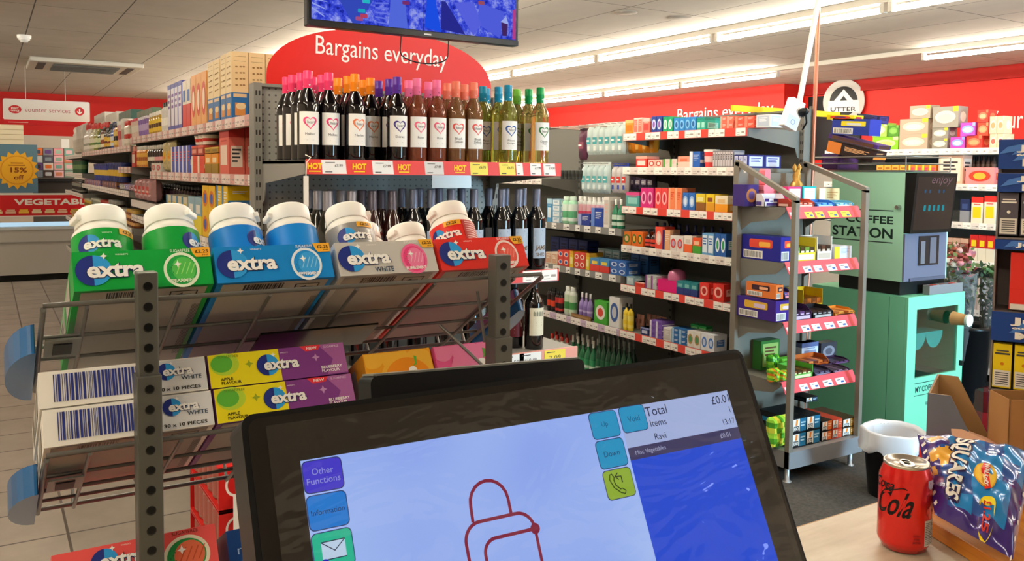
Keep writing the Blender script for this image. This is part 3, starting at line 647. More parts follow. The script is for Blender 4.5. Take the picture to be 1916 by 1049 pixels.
def bay(name, loc, rz, length, depth, height, shelves, label, cat='shelving', uprights=(0, 1), back=None, col=None, brackets=True, group=None, base=True):
    col = col or GREY
    t = thing(name, loc, (0, 0, rz), label, cat, group)
    for u in uprights:
        x = -0.03 if u == 0 else length
        b = MB(col); b.box(x, x+0.03, depth-0.035, depth+0.035, 0, height)
        z = height-0.03
        while z > 0.1:
            b.box(x+0.006, x+0.012, depth-0.0358, depth-0.034, z-0.018, z, M('2b2a28', .6)); b.box(x+0.018, x+0.024, depth-0.0358, depth-0.034, z-0.018, z, M('2b2a28', .6)); z -= 0.05
        b.build('upright', t)
    if back is not False:
        b = MB(back or PEG); b.box(0, length, depth-0.004, depth+0.004, 0.0, height-0.01); b.build('back_panel', t)
        b = MB(col); b.box(0, length, depth-0.02, depth+0.03, height-0.012, height); b.build('top_cap', t)
    for i, sp in enumerate(shelves):
        z, style = sp[0], sp[1]; d = sp[2] if len(sp) > 2 else depth-0.012; y0 = depth-0.012-d
        x0 = sp[3] if len(sp) > 3 else 0.0; x1 = sp[4] if len(sp) > 4 else length
        b = MB(SHELFG if col is GREY else col); b.box(x0, x1, y0, depth-0.008, z-0.012, z); b.box(x0, x1, y0, y0+0.006, z-0.045, z-0.012)
        if brackets:
            for x in (x0, x1-0.004):
                b.add([(x+e, y, zz) for e in (0, 0.004) for y, zz in ((y0+0.008, z-0.012), (depth-0.008, z-0.012), (depth-0.008, z-0.17), (depth-0.05, z-0.15), (depth-0.07, z-0.10), (y0+0.008, z-0.045))],
                      [(5, 4, 3, 2, 1, 0), (6, 7, 8, 9, 10, 11)]+[(k, (k+1) % 6, 6+(k+1) % 6, 6+k) for k in range(6)])
        so = b.build('shelf', t)
        if style:
            b = MB(); price_rail(b, x0, x1, z, style, y=y0-0.001, seed=i); b.build('price_rail', so)
    if base:
        b = MB(M('3a3936', .6)); b.box(0, length, 0.03, depth, 0, 0.1); b.build('plinth', t)
    return t
NEG = R(-90)
# ---- wine display at the end of the grocery aisle
EX0, EX1, EY = 0.905, 1.93, 2.785
end = bay('wine_display', (EX0, EY, 0), 0, EX1-EX0, 0.555, 1.88, [], 'grey end-of-aisle shelving holding the heart-label wine bottles', 'shelving', (0, 1))
L = EX1-EX0
def end_shelf(z, depth, zl):
    b = MB(SHELFG); y0 = 0.543-depth; b.box(0, L, y0, 0.545, z-0.012, z); b.box(0, L, y0, y0+0.005, z-0.046, z-0.012)
    for x in (0, L-0.004):
        b.add([(x+e, y, zz) for e in (0, 0.004) for y, zz in ((y0+0.002, z-0.001), (0.535, z-0.001), (0.535, z-0.17), (0.50, z-0.15), (0.48, z-0.085), (y0+0.002, z-0.046))],
              [(5, 4, 3, 2, 1, 0), (6, 7, 8, 9, 10, 11)]+[(k, (k+1) % 6, 6+(k+1) % 6, 6+k) for k in range(6)])
    so = b.build('shelf', end); return so, y0
so, y0 = end_shelf(1.583, 0.543, 0)
b = MB(); b.box(0, L, -0.012, -0.004, 1.536, 1.586, M('e2443a', .4))
T = face('F', 1, 1, 1)
HOT = M('ffd21c', .5)
b.T = Matrix.Translation((0, -0.0125, 0))
def ticket(x, w, col, txt, tc=INKS):
    b.add([(x, 0, 1.538), (x+w, 0, 1.538), (x+w-0.005, 0, 1.584), (x-0.005, 0, 1.584)], [(0, 1, 2, 3)], M(col, .45))
    b.text(txt, x+w*.66, 1.566, None, 0.009, tc, 0.0006, T); b.rect(x+w*.1, x+w*.4, 1.543, 1.546, tc, 0.0006, T); b.rect(x+w*.1, x+w*.5, 1.575, 1.577, tc, 0.0006, T)
def hot(x): b.text('HOT', x, 1.563, 0.05, 0.021, HOT, 0.0006, T, bold=0.04); b.rect(x-0.02, x+0.02, 1.544, 1.548, HOT, 0.0006, T)
hot(0.028); ticket(0.055, 0.085, 'f1efec', '\u00a37.99'); hot(0.185); ticket(0.235, 0.078, 'f1efec', '\u00a37.99'); hot(0.352); ticket(0.435, 0.075, 'd9d6d4', '\u00a37.99'); hot(0.575)
ticket(0.62, 0.075, 'f0df5a', '\u00a36.75'); ticket(0.745, 0.07, 'f0df5a', '\u00a36.75'); ticket(0.82, 0.03, 'f3efe9', ''); ticket(0.895-0.012, 0.05, 'f3efe9', '\u00a37.99'); ticket(0.945, 0.055, 'f6f2ec', '\u00a34.30')
b.T = Matrix.Identity(4); b.build('price_rail', so)
b = MB(M('bdbcb8', .2, trans=0.35)); b.box(0.46, 0.62, -0.016, -0.0145, 1.49, 1.536); b.build('ticket_holder', so)
b = MB(M('e6ded2', .4)); b.tube([(-0.004, -0.012, 1.60), (0.012, -0.02, 1.592), (-0.002, -0.02, 1.575), (-0.004, -0.018, 1.53)], 0.0018); b.box(-0.012, 0.004, -0.021, -0.016, 1.43, 1.53); b.box(-0.01, 0.002, -0.0205, -0.0165, 1.36, 1.43, M('c8c4bc', .3)); b.build('hanging_strip', so)
so, y0 = end_shelf(1.165, 0.543, 0); b = MB(); price_rail(b, 0, L, 1.165, 'rw', y=y0-0.001); b.build('price_rail', so)
LOWX = 0.08
b = MB(SHELFG); b.box(0, L+LOWX, -0.02, 0.545, 0.838, 0.85); b.box(0, L+LOWX, -0.02, -0.015, 0.80, 0.838); so = b.build('shelf', end)
b = MB(); b.box(0, L+LOWX, -0.03, -0.022, 0.80, 0.855, M('e9a090', .4)); b.T = Matrix.Translation((0, -0.0306, 0))
for x, c, tx in ((0.60, 'efefee', '\u00a39.99'), (0.75, 'efefee', '\u00a38.50'), (0.83, 'f2f0ec', '\u00a310.49'), (0.945, 'f2d94a', '2.09')):
    b.rect(x, x+0.1, 0.803, 0.852, M(c, .45), 0.0, T); b.text(tx, x+0.05, 0.822, 0.055, 0.016, INKS, 0.0006, T)
    b.rect(x+0.01, x+0.05, 0.842, 0.845, INKS, 0.0006, T)
b.T = Matrix.Identity(4); b.build('price_rail', so)
b = MB(SHELFG); b.box(0, L, 0.0, 0.545, 0.15, 0.17); b.build('shelf', end)

# slogan board above the wine
SY = 3.42
sx0, sx1, sz0 = 0.955, 1.985, 1.87
cx, hw = (sx0+sx1)/2, (sx1-sx0)/2
out = [(-hw, 0), (hw, 0)] + [(hw*math.copysign(abs(math.cos(R(a)))**0.9, math.cos(R(a))), 0.05+0.225*(math.sin(R(a)))**0.92) for a in range(0, 181, 6)]
t = thing('slogan_board', (cx, SY, sz0), (0, 0, 0), 'curved red slogan board standing above the wine bottles', 'sign board')
TF = face('F', 1, 1, 1)
b = MB(M('d9261c', .4)); b.prism(out, -0.006, 0.0, None, TF); b.build('board', t)
wd = [glyphs(q)[3]-glyphs(q)[2] for q in ('Bargains', 'everyday', 'Bargains everyday')]; k_ = .60/wd[2]
for q, w_, cx_, cy_, h_ in (('Bargains', wd[0]*k_, -.318+wd[0]*k_/2, .172, .098), ('everyday', wd[1]*k_, .282-wd[1]*k_/2, .170, .098)):
    b = MB(M('f6efe6', .5)); b.text(q, cx_, cy_, w_, h_, None, 0.002, TF @ Matrix.Rotation(R(-1.2), 4, 'Z')); b.build('lettering', t)
b = MB(GREY); 
for x in (-0.42, 0.42): b.box(x-0.012, x+0.012, 0.0065, 0.012, -0.15, 0.1)
b.build('clip', t)

# ---- bottles
def glass(h, tr=0.6, rough=0.04): return M(h, rough, trans=tr, ior=1.33, coat=0.4)
def heart(b, r, z, s, col, fn):
    rib = []
    for k in range(33):
        a = 2*math.pi*k/32; x = 16*math.sin(a)**3/17.0; y = (13*math.cos(a)-5*math.cos(2*a)-2*math.cos(3*a)-math.cos(4*a))/17.0
        rib.append((x*s, y*s))
    for lo, hi in ((0, 12), (20, 32)):
        pts = rib[lo:hi+1]; n = len(pts)
        o = [fn(x*1.1, z+y*1.1, 0.0003) for x, y in pts]; i_ = [fn(x*0.80, z+y*0.80, 0.0003) for x, y in pts]
        b.add(o+i_, [(k, k+1, n+k+1, n+k) for k in range(n-1)], col); b.add(o+i_, [(n+k, n+k+1, k+1, k) for k in range(n-1)], col)
    pts = rib[12:21]; n = len(pts)
    o = [fn(x*1.1, z+y*1.1, 0.0003) for x, y in pts]; i_ = [fn(x*0.9, z+y*0.9, 0.0003) for x, y in pts]
    b.add(o+i_, [(k, k+1, n+k+1, n+k) for k in range(n-1)], col); b.add(o+i_, [(n+k, n+k+1, k+1, k) for k in range(n-1)], col)
WLAB = M('f2efe9', .5)
def wine(g, capc, hcol, words, foil=None):
    t = thing('wine_bottle')
    r = 0.0365
    b = MB(g); b.lathe([(0.0, 0.004), (0.028, 0.0), (r*.97, 0.001), (r, 0.006), (r, 0.186), (r*.96, 0.198), (r*.72, 0.218), (0.0175, 0.236), (0.0148, 0.247), (0.0146, 0.298), (0, 0.2985)], None, 24); b.build('bottle', t)
    b = MB(M(capc, .35)); b.lathe([(0.0152, 0.2395), (0.0158, 0.241), (0.0158, 0.272), (0.0163, 0.273), (0.0163, 0.276), (0.0158, 0.277), (0.0158, 0.3015), (0.0145, 0.303), (0, 0.303)], None, 20)
    f2 = lambda x, y, z: (0.016*math.sin(x/0.016+0.15), -0.0163*math.cos(x/0.016+0.15), y)
    b.add([f2(16*math.sin(q)**3/17*.0034, 0.254+(13*math.cos(q)-5*math.cos(2*q)-2*math.cos(3*q)-math.cos(4*q))/17*.0034, 0) for q in [-2*math.pi*k/16 for k in range(16)]], [tuple(range(16))], M(foil or 'f7d9dc', .4))
    b.build('cap', t)
    b = MB(WLAB); re = r+0.0005; b.cyl_patch(re, 0.052, 0.163, -62, 62, WLAB, 18)
    fn = lambda x, y, z: ((re+z)*math.sin(x/re), -(re+z)*math.cos(x/re), y)
    heart(b, re, 0.127, 0.0235, M(hcol, .5), fn)
    fw = lambda x, y, z: fn(x, y, 0.0006)
    b.text('I heart', 0, 0.128, 0.034, 0.010, M('4a4246', .5), 0, None, 0.0, fw, 0.15)
    for i, wd in enumerate(words): b.text(wd, 0.0, 0.088-0.0115*i, min(0.034, 0.0058*len(wd)), 0.0085, M('4d4a4c', .5), 0, None, 0.0, fw)
    b.add([fw(x, y, 0) for x, y in ((-0.011, 0.068), (0.011, 0.068), (0.011, 0.0665), (-0.011, 0.0665))], [(3, 2, 1, 0)], M('a8a29c', .5))
    b.build('label', t)
    return t
RW = M('0b0608', 0.06, coat=0.5)
kinds = {
 'malbec': (wine(RW, 'ef3f6f', 'e8467c', ['Malbec']), 'pink-capped malbec bottle'),
 'merlot': (wine(RW, 'f78a1d', 'ef7a4a', ['Merlot'], 'fbe0b8'), 'orange-capped merlot bottle'),
 'shiraz': (wine(RW, '5a2f96', '4a3a86', ['Shiraz'], '2a1650'), 'purple-capped shiraz bottle'),
 'rose': (wine(glass('a8583c'), 'f2709c', 'ee6a86', ['Rose'], '5a2030'), 'light pink-capped rose bottle'),
 'blush': (wine(glass('a8744a'), 'ee7d63', 'ea5f5a', ['Blush', 'Zinfandel'], 'f0a090'), 'peach-capped blush bottle'),
 'pinot': (wine(glass('c9c95a', 0.85), '1787ac', '3a62a8', ['Pinot', 'Grigio'], 'cfe6ee'), 'teal-capped white wine bottle'),
 'sauv': (wine(glass('cfc878', 0.85), '7cc242', '9ab84a', ['Sauvignon', 'Blanc'], '3a5a1a'), 'lime-capped white wine bottle'),
 'chard': (wine(glass('d2c070', 0.85), '12904a', '3f7f4a', ['Chardon', '-nay'], 'bfe6cc'), 'green-capped white wine bottle')}
used = set()
def bottle_at(k, x, y, z, rz, label, group):
    r, _ = kinds[k]
    o = r if k not in used else copy_tree(r); used.add(k)
    o.location = (x, y, z); o.rotation_euler = (0, 0, rz); tag(o, label, 'wine bottle', group); return o
# columns: neck x in the photo of the front bottle, kind, number deep, first row offset
FR = 2.83
cols = [(575, 'malbec', 4, 0), (615, 'malbec', 3, 0.02), (664, 'merlot', 4, 0), (693, 'merlot', 2, 0.09), (743, 'shiraz', 4, 0), (780, 'rose', 3, 0), (817, 'rose', 3, 0), (853, 'blush', 2, 0), (886, 'blush', 2, 0),
        (904, 'pinot', 2, 0.10), (951, 'pinot', 3, 0), (967, 'sauv', 1, 0.12), (1012, 'chard', 3, 0)]
cnt = {}
for px, k, n, off in cols: cnt[k] = cnt.get(k, 0)+1
seen = {}
for px, k, n, off in cols:
    seen[k] = seen.get(k, 0)+1
    colw = '' if cnt[k] == 1 else (' of the left column' if seen[k] == 1 else ' of the right column')
    for j in range(n):
        y = FR+0.04+off+j*0.085
        p = on_y(px, 150, FR+0.04+off); x = min(max(p.x + (0.006 if j % 2 else 0), EX0+.0375), EX1-.0385)
        lab = '%s, %s%s on the upper wine shelf' % (kinds[k][1], ['front', 'second from front', 'third from front', 'rearmost'][j], colw)
        bottle_at(k, x, y, 1.5842, R(random.uniform(-8, 6)), lab, kinds[k][1]+'s on the upper shelf')
# lower shelf: sparkling bottles at the left, dark labelled bottles at the right
def dark_bottle(name, g, capc, capz, lab, h=0.30, r=0.0375, sparkling=False):
    t = thing(name)
    b = MB(g)
    if sparkling: prof = [(0, 0.004), (r*.9, 0), (r, 0.005), (r, 0.15), (r*.93, 0.175), (r*.6, 0.215), (0.0165, 0.245), (0.0145, h-.002), (0, h)]
    else: prof = [(0, 0.004), (r*.95, 0), (r, 0.005), (r, h*.62), (r*.95, h*.66), (r*.6, h*.73), (0.0155, h*.79), (0.0148, h-.002), (0, h)]
    b.lathe(prof, None, 22); b.build('bottle', t)
    b = MB(M(capc, .35, .3)); b.lathe([(0.0165 if sparkling else 0.0156, capz), (0.0168 if sparkling else 0.0158, h), (0.0145, h+.003), (0, h+.003)], None, 18); b.build('cap', t)
    if lab: lab(t, r+0.0005)
    return t
def jam_label(t, re):
    b = MB(M('a9b7c9', .5)); b.cyl_patch(re, 0.045, 0.165, -48, 48, None, 14)
    fn = lambda x, y, z: ((re+.0004)*math.sin(x/re), -(re+.0004)*math.cos(x/re), y)
    b.text('JAMS', 0, 0.085, 0.046, 0.024, M('6a5236', .5), 0, None, 0.03, fn, 0.15); b.text('SHED', 0, 0.06, 0.04, 0.014, M('6a5236', .5), 0, None, 0.02, fn)
    for x0, z0, w, c in ((-0.024, 0.145, 0.03, '5f84b4'), (0.002, 0.134, 0.02, '7f9fc4'), (-0.026, 0.124, 0.034, 'c9d2dc'), (0.006, 0.15, 0.018, '8a9fb8')):
        b.add([fn(x0, z0, 0), fn(x0+w, z0+.008, 0), fn(x0+w, z0+.013, 0), fn(x0, z0+.006, 0)], [(0, 1, 2, 3)], M(c, .5))
    b.build('label', t)
JW = dark_bottle('wine_bottle', M('06070a', .07, coat=.5), '6a7288', 0.232, jam_label, 0.315)
SP = dark_bottle('sparkling_bottle', M('10130c', .07, coat=.5), '8d8a92', 0.205, None, 0.31, 0.042, True)
SPR = dark_bottle('sparkling_bottle', M('2a0d0c', .07, coat=.5), '55505c', 0.205, None, 0.31, 0.042, True)
first = {id(JW): True, id(SP): True, id(SPR): True}
def put(proto, x, y, z, lab, cat, group):
    o = proto if first.get(id(proto), False) else copy_tree(proto); first[id(proto)] = False
    o.location = (x, y, z); tag(o, lab, cat, group)
Z2 = 1.1662
for i, (px, n) in enumerate(((614, 3), (659, 3))):
    for j in range(n): put(SP, on_y(px, 360, 2.84).x-0.004*j, 2.845+0.092*j, Z2, 'grey-foiled green sparkling bottle, %s deep in the %s column' % (['front', 'second', 'third'][j], ['left', 'right'][i]), 'sparkling bottle', 'sparkling bottles on the lower wine shelf')
for i, px in enumerate((698, 735)):
    for j in range(2): put(SPR, on_y(px, 360, 2.84).x-0.004*j, 2.845+0.092*j, Z2, 'dark red sparkling bottle, %s of the %s column' % (['front', 'back'][j], ['left', 'right'][i]), 'sparkling bottle', 'red sparkling bottles on the lower wine shelf')
for i, px in enumerate((775, 808, 845, 888, 940, 972, 1005)):
    for j in range(2): put(JW, on_y(px, 360, 2.84).x, 2.845+0.10*j, Z2, '%s jam-label red wine from the left, %s row, below the price rail' % (ORD[i+1], ['front', 'back'][j]), 'wine bottle', 'jam-label red wine bottles')
# bottom shelf pair
def cream_label(t, re):
    b = MB(M('ddd6bd', .5)); b.cyl_patch(re, 0.055, 0.165, -60, 60, None, 14); fn = lambda x, y, z: ((re+.0004)*math.sin(x/re), -(re+.0004)*math.cos(x/re), y)
    for x in (-.02, -.008, .004, .016): b.add([fn(x-.004, .132, 0), fn(x+.004, .132, 0), fn(x+.004, .147, 0), fn(x, .153, 0), fn(x-.004, .147, 0)], [(0, 1, 2, 3, 4)], M('8a8a78', .5))
    for z, w in ((.118, .02), (.105, .012), (.095, .014), (.062, .014)): b.add([fn(-w, z, 0), fn(w, z, 0), fn(w, z+.0025, 0), fn(-w, z+.0025, 0)], [(0, 1, 2, 3)], M('7a6a50', .5))
    b.build('label', t)
def maroon_label(t, re):
    b = MB(M('5c1a20', .5)); b.cyl_patch(re, 0.045, 0.165, -60, 60, None, 14); fn = lambda x, y, z: ((re+.0004)*math.sin(x/re), -(re+.0004)*math.cos(x/re), y)
    c = M('c9b9b4', .5)
    for x0, x1, z0, z1 in ((.004, .008, .1, .155), (.016, .02, .1, .155), (.008, .016, .125, .13), (.009, .015, .085, .1), (-.02, .02, .075, .078), (-.02, .02, .06, .062)): b.add([fn(x0, z0, 0), fn(x1, z0, 0), fn(x1, z1, 0), fn(x0, z1, 0)], [(0, 1, 2, 3)], c)
    b.build('label', t)
p = on_y(999, 600, 2.83); o = dark_bottle('wine_bottle', M('0a0608', .07, coat=.5), '2a2a2c', 0.24, cream_label, 0.288); o.location = (p.x, 2.83, 0.8512); tag(o, 'dark wine bottle with cream castle label, right end of the lowest shelf', 'wine bottle')
p = on_y(974, 600, 2.86); o = dark_bottle('wine_bottle', M('0a0608', .07, coat=.5), '2a2a2c', 0.24, maroon_label, 0.288); o.location = (p.x-.012, 2.89, 0.8512); tag(o, 'dark wine bottle with maroon label beside the cream-labelled one', 'wine bottle')
for i in range(6):
    o = dark_bottle('wine_bottle', M('0a0608', .07, coat=.5), ['7a2430', '2a2a2c', 'b08a3a'][i % 3], 0.24, None, 0.288); o.location = (1.02+i*0.115, 2.89, 0.8512); tag(o, '%s bottle from the left on the lowest wine shelf, behind the gum rack' % ORD[i+1], 'wine bottle')

# ---- hanging screen
TY = 2.5
q0 = on_y(575, 47, TY); q1 = on_y(970, 87, TY); tw = q1.x-q0.x; tz = (q0.z+q1.z)/2
t = thing('hanging_screen', (q0.x, TY, tz), (R(0), 0, 0), 'black flat screen showing blue camera pictures, hung from the ceiling', 'screen')
th = 0.43
b = MB(M('121214', .3)); b.box(0, tw, 0.0, 0.035, 0, th); b.build('housing', t, bevel=0.004)
b = MB(M('2a2a2c', .25, .4)); b.box(0.002, tw-0.002, -0.003, 0.0, 0.001, 0.017); b.text('HISENSE' if False else 'hhhhhh', 0, 0, 0.001, 0.001, None) if False else None
b.build('bezel', t)
def cctv():
    m = bpy.data.materials.new('lit_camera_pictures'); m.use_nodes = True; nt = m.node_tree; nt.nodes.clear()
    o = nt.nodes.new('ShaderNodeOutputMaterial'); em = nt.nodes.new('ShaderNodeEmission')
    v = coords(nt, 'Object', (1, 1, 1)); n = noise(nt, v, 24, 6, 0.75); vo = nt.nodes.new('ShaderNodeTexVoronoi'); vo.inputs['Scale'].default_value = 55; nt.links.new(v, vo.inputs['Vector'])
    ad = nt.nodes.new('ShaderNodeMath'); ad.operation = 'MULTIPLY_ADD'; ad.inputs[1].default_value = 0.18; nt.links.new(vo.outputs['Distance'], ad.inputs[0]); nt.links.new(n.outputs[0], ad.inputs[2])
    nt.links.new(ramp(nt, ad.outputs[0], [(0.38, '0a1150'), (0.5, '2a3ad0'), (0.6, '4a5cf0'), (0.74, 'a9b4ff')]), em.inputs[0]); em.inputs[1].default_value = 0.8
    nt.links.new(em.outputs[0], o.inputs[0]); return m
b = MB(); b.T = face('F', 1, 1, 1) @ Matrix.Translation((0, 0, 0.001)); X = tw
b.rect(0.012, X-0.012, 0.02, th-0.012, cctv(), 0.0)
def ep(pts, col, z=0.0004, e=0.8): b.poly(pts, EM(col, e), z)
ep([(X*.19, .02), (X*.22, .02), (X*.30, .12), (X*.27, .2), (X*.13, .2), (X*.12, .1)], '3a50c8'); ep([(X*.35, .02), (X*.44, .02), (X*.41, .2), (X*.37, .2)], '5a72ee')
ep([(X*.52, .03), (X*.60, .02), (X*.565, .14), (X*.53, .135)], '1f55f5'); ep([(X*.60, .03), (X*.72, .02), (X*.62, .12), (X*.60, .12)], '2c2f9a'); ep([(X*.66, .12), (X*.76, .02), (X*.80, .06), (X*.76, .13)], '5f6af0')
ep([(X*.78, .06), (X*.90, .02), (X*.92, .11), (X*.79, .13)], '5866ee'); ep([(X*.965, .022), (X-.013, .022), (X-.013, .125), (X*.965, .118)], 'c0489a', e=0.8)
for k in range(9): b.poly([(0.014, .05+.014*k), (0.05+.004*k, .03+.022*k), (0.054+.004*k, .031+.022*k), (0.014, .056+.014*k)], EM('a0b0ff', .8), 0.0005)
for k in range(7): b.poly([(X*.29, .03+.014*k), (X*.35, .025+.016*k), (X*.35, .030+.016*k), (X*.29, .034+.014*k)], EM('7080f8', .8), 0.0005)
for x, y, c in ((.23, .06, '26b9d8'), (.25, .09, '2fd0e0'), (.24, .045, 'd04a70'), (.22, .035, 'c05a90'), (.43, .1, '8a3a80'), (.80, .13, 'b05a70')): b.rrect(X*x-.012, X*x+.012, y-.006, y+.006, .003, EM(c, .7), 0.0006)
ep([(X*.91, .03), (X*.935, .03), (X*.94, .07), (X*.905, .075)], '4a2a6a', 0.0005); ep([(X*.9, .075), (X*.945, .07), (X*.93, .095)], 'a9b8ff', 0.0005)
for x in (.515,): b.rect(X*x-.001, X*x+.001, .02, th-.012, EM('1a2080', .5), 0.0007)
b.build('picture', t)
b = MB(M('c9c9cc', .4)); b.T = face('F', 1, 1, 1); b.rect(X*.515, X*.55, .006, .011, None, 0.0035); b.build('badge', t)
b = MB(M('1a1a1b', .5)); b.box(tw/2-.03, tw/2+.03, .036, .07, .1, CEIL-tz); b.build('ceiling_pole', t)
b = MB(BLACK); zz = -0.09
pts = [(tw*.43, .03, 0.02), (tw*.425, .03, -.04)]+[(tw*(.425+.115*(1-math.cos(math.pi*k/10))), .03, -.05-.03*math.sin(math.pi*k/10)) for k in range(11)]+[(tw*.66, .03, 0.02)]
b.tube(pts, 0.0022, None, 6); b.build('cable', t)
# ================================================================ GOODS
def carton(w, d, h, pal, st):
    c = [M(x, 0.4) for x in pal.split()]; a, c2, c3 = c[0], c[1 % len(c)], c[2 % len(c)]
    b = MB(a); b.box(-w/2, w/2, 0, d, 0, h)
    e = 0.0004
    def band(f0, f1, m): b.box(-w/2-e, w/2+e, -e, d+e, h*f0, h*f1, m)
    F = face('F', w, d, h); R_ = face('R', w, d, h); L_ = face('L', w, d, h)
    ink = M('3a3634', .6)
    def bars(T, x0, x1, y0, n, m, dy=0.06):
        for k in range(n):
            f = (1.0, .8, .9, .6)[k % 4]; b.rect(x0, x0+(x1-x0)*f, (y0-dy*k)*h, (y0-dy*k+dy*.5)*h, m, 0.0008, T)
    if st == 0: band(0.0, .34, c2); [b.disc(0, h*.58, min(w*.3, h*.2), None, c3, 0.0006, T) for T in (F,)]; bars(F, -w*.3, w*.3, .88, 2, c2); bars(R_, -d*.3, d*.3, .8, 4, c2); b.rect(-d*.3, d*.3, h*.08, h*.28, c3, 0.0006, R_)
    elif st == 1: band(.78, 1.0, c2); b.rect(-w*.36, w*.36, h*.2, h*.62, c3, 0.0006, F); bars(F, -w*.3, w*.3, .7, 1, c2); b.rect(-d*.36, d*.36, h*.15, h*.6, c3, 0.0006, R_); bars(R_, -d*.28, d*.28, .5, 4, ink, .08)
    elif st == 2: b.rect(-w*.5, -w*.2, 0, h, c2, 0.0006, F); bars(F, -w*.12, w*.4, .75, 4, c3, .1); b.rect(-d*.5, d*.5, h*.3, h*.5, c2, 0.0006, R_); bars(R_, -d*.3, d*.3, .8, 2, c3)
    elif st == 3: b.disc(0, h*.5, w*.38, h*.32, c2, 0.0006, F); b.disc(0, h*.5, w*.22, h*.2, c3, 0.0008, F); b.rect(-d*.3, d*.3, h*.3, h*.7, c2, 0.0006, R_); bars(R_, -d*.22, d*.22, .6, 3, c3, .08)
    elif st == 4: b.rect(-w*.42, w*.42, h*.1, h*.9, c2, 0.0006, F); bars(F, -w*.3, w*.3, .72, 3, c3, .12); b.rect(-d*.4, d*.4, h*.12, h*.88, c2, 0.0006, R_); bars(R_, -d*.3, d*.3, .7, 3, c3, .12)
    elif st == 5: band(0.0, .5, c2); b.rect(-w*.3, w*.3, h*.56, h*.8, c3, 0.0006, F); b.rect(-d*.32, d*.32, h*.1, h*.4, c3, 0.0006, R_); bars(R_, -d*.3, d*.3, .8, 2, c3)
    elif st == 6: # tall cereal box: pale top with sketches, coloured foot with a bowl
        band(0.0, .40, c2); ink2 = M('8a6a3a', .6)
        for T, ww in ((F, w), (R_, d)):
            b.rect(-ww*.36, ww*.36, h*.93, h*.935, ink2, 0.0006, T); b.rect(-ww*.36, ww*.36, h*.86, h*.864, ink2, 0.0006, T)
            for k in range(4):
                for q in (-.2, .06, .24): b.disc(ww*q, h*(.78-.09*k)+ww*.05*q, ww*.085, h*.011, M('9a7440', .6), 0.0007, T, 10)
            b.rect(-ww*.4, ww*.4, h*.33, h*.38, c3, 0.0007, T); b.rect(-ww*.3, ww*.32, h*.06, h*.25, M('d9924a', .5), 0.0007, T); b.disc(ww*.05, h*.2, ww*.3, h*.05, M('f0d9a8', .5), 0.0009, T)
    elif st == 7: # tissue style: oval on the front
        b.disc(0, h*.5, w*.4, h*.3, c2, 0.0006, F); b.disc(0, h*.47, w*.3, h*.18, c3, 0.0008, F); b.rect(w*.3, w*.5, h*.75, h, M('efd03a', .4) if len(c) > 3 else c2, 0.0009, F); b.disc(0, h*.5, d*.3, h*.25, c2, 0.0006, R_); b.disc(0, 0, w*.36, d*.3, c2, 0.0006, face('T', w, d, h))
    elif st == 8: # bar-code case
        b.rect(-w*.46, w*.08, h*.06, h*.42, WHITE, 0.0006, F); x = -w*.43
        while x < w*.04: b.rect(x, x+w*.012, h*.1, h*.38, ink, 0.0008, F); x += w*random.choice((.02, .03))
        b.rrect(-w*.25, w*.4, h*.55, h*.85, h*.05, c2, 0.0006, F); b.rrect(-w*.1, w*.28, h*.6, h*.74, h*.04, c3, 0.0008, F)
        T = L_; b.rect(-d*.45, d*.05, h*.06, h*.38, WHITE, 0.0006, T); x = -d*.42
        while x < d*.02: b.rect(x, x+d*.012, h*.1, h*.34, ink, 0.0008, T); x += d*random.choice((.02, .03))
        b.rrect(-d*.3, d*.3, h*.5, h*.85, h*.08, c2, 0.0006, T); b.rrect(-d*.05, d*.24, h*.55, h*.75, h*.06, c3, 0.0008, T)
    elif st == 9: # snack bar sleeve: white plate with orange mark, coloured right half
        b.rect(-w*.48, w*.02, h*.1, h*.92, WHITE, 0.0006, F); b.rect(-w*.42, -w*.06, h*.1, h*.45, M('16171a', .5), 0.0007, F); b.text('KIND', -w*.24, h*.28, w*.3, h*.24, WHITE, 0.0009, F, bold=0.03)
        b.poly([(-w*.3, h*.5), (-w*.16, h*.5), (-w*.12, h*.88), (-w*.26, h*.88)], M('f08a2a', .4), 0.0008, F); b.rect(w*.04, w*.49, h*.06, h*.94, c2, 0.0006, F); bars(F, w*.1, w*.44, .6, 2, c3, .2)
        b.rect(-d*.4, d*.4, h*.3, h*.6, c2, 0.0006, L_)
    return b.build('carton')
def jar(w, d, h, pal, st):
    c = pal.split(); r = w/2; t = thing('jar'); y = r
    T = Matrix.Translation((0, y, 0)); cont, lid, lab = c[0], c[1 % len(c)], c[2 % len(c)]
    b = MB(M(cont, .12, coat=.5)); b.T = T; b.lathe([(r*.9, 0), (r, h*.04), (r, h*.74), (r*.86, h*.8), (r*.84, h*.82)], None, 16); b.build('body', t)
    b = MB(M(lid, .35)); b.T = T; b.lathe([(r*.9, h*.82), (r*.92, h*.84), (r*.92, h*.98), (r*.86, h), (0, h)], None, 16); b.build('lid', t)
    b = MB(M(lab, .5)); b.T = T; b.cyl_patch(r*1.006, h*.12, h*.66, -80, 160, None, 16); b.cyl_patch(r*1.01, h*.3, h*.48, -40, 120, M(c[3] if len(c) > 3 else lid, .5), 12); b.build('label', t); return t
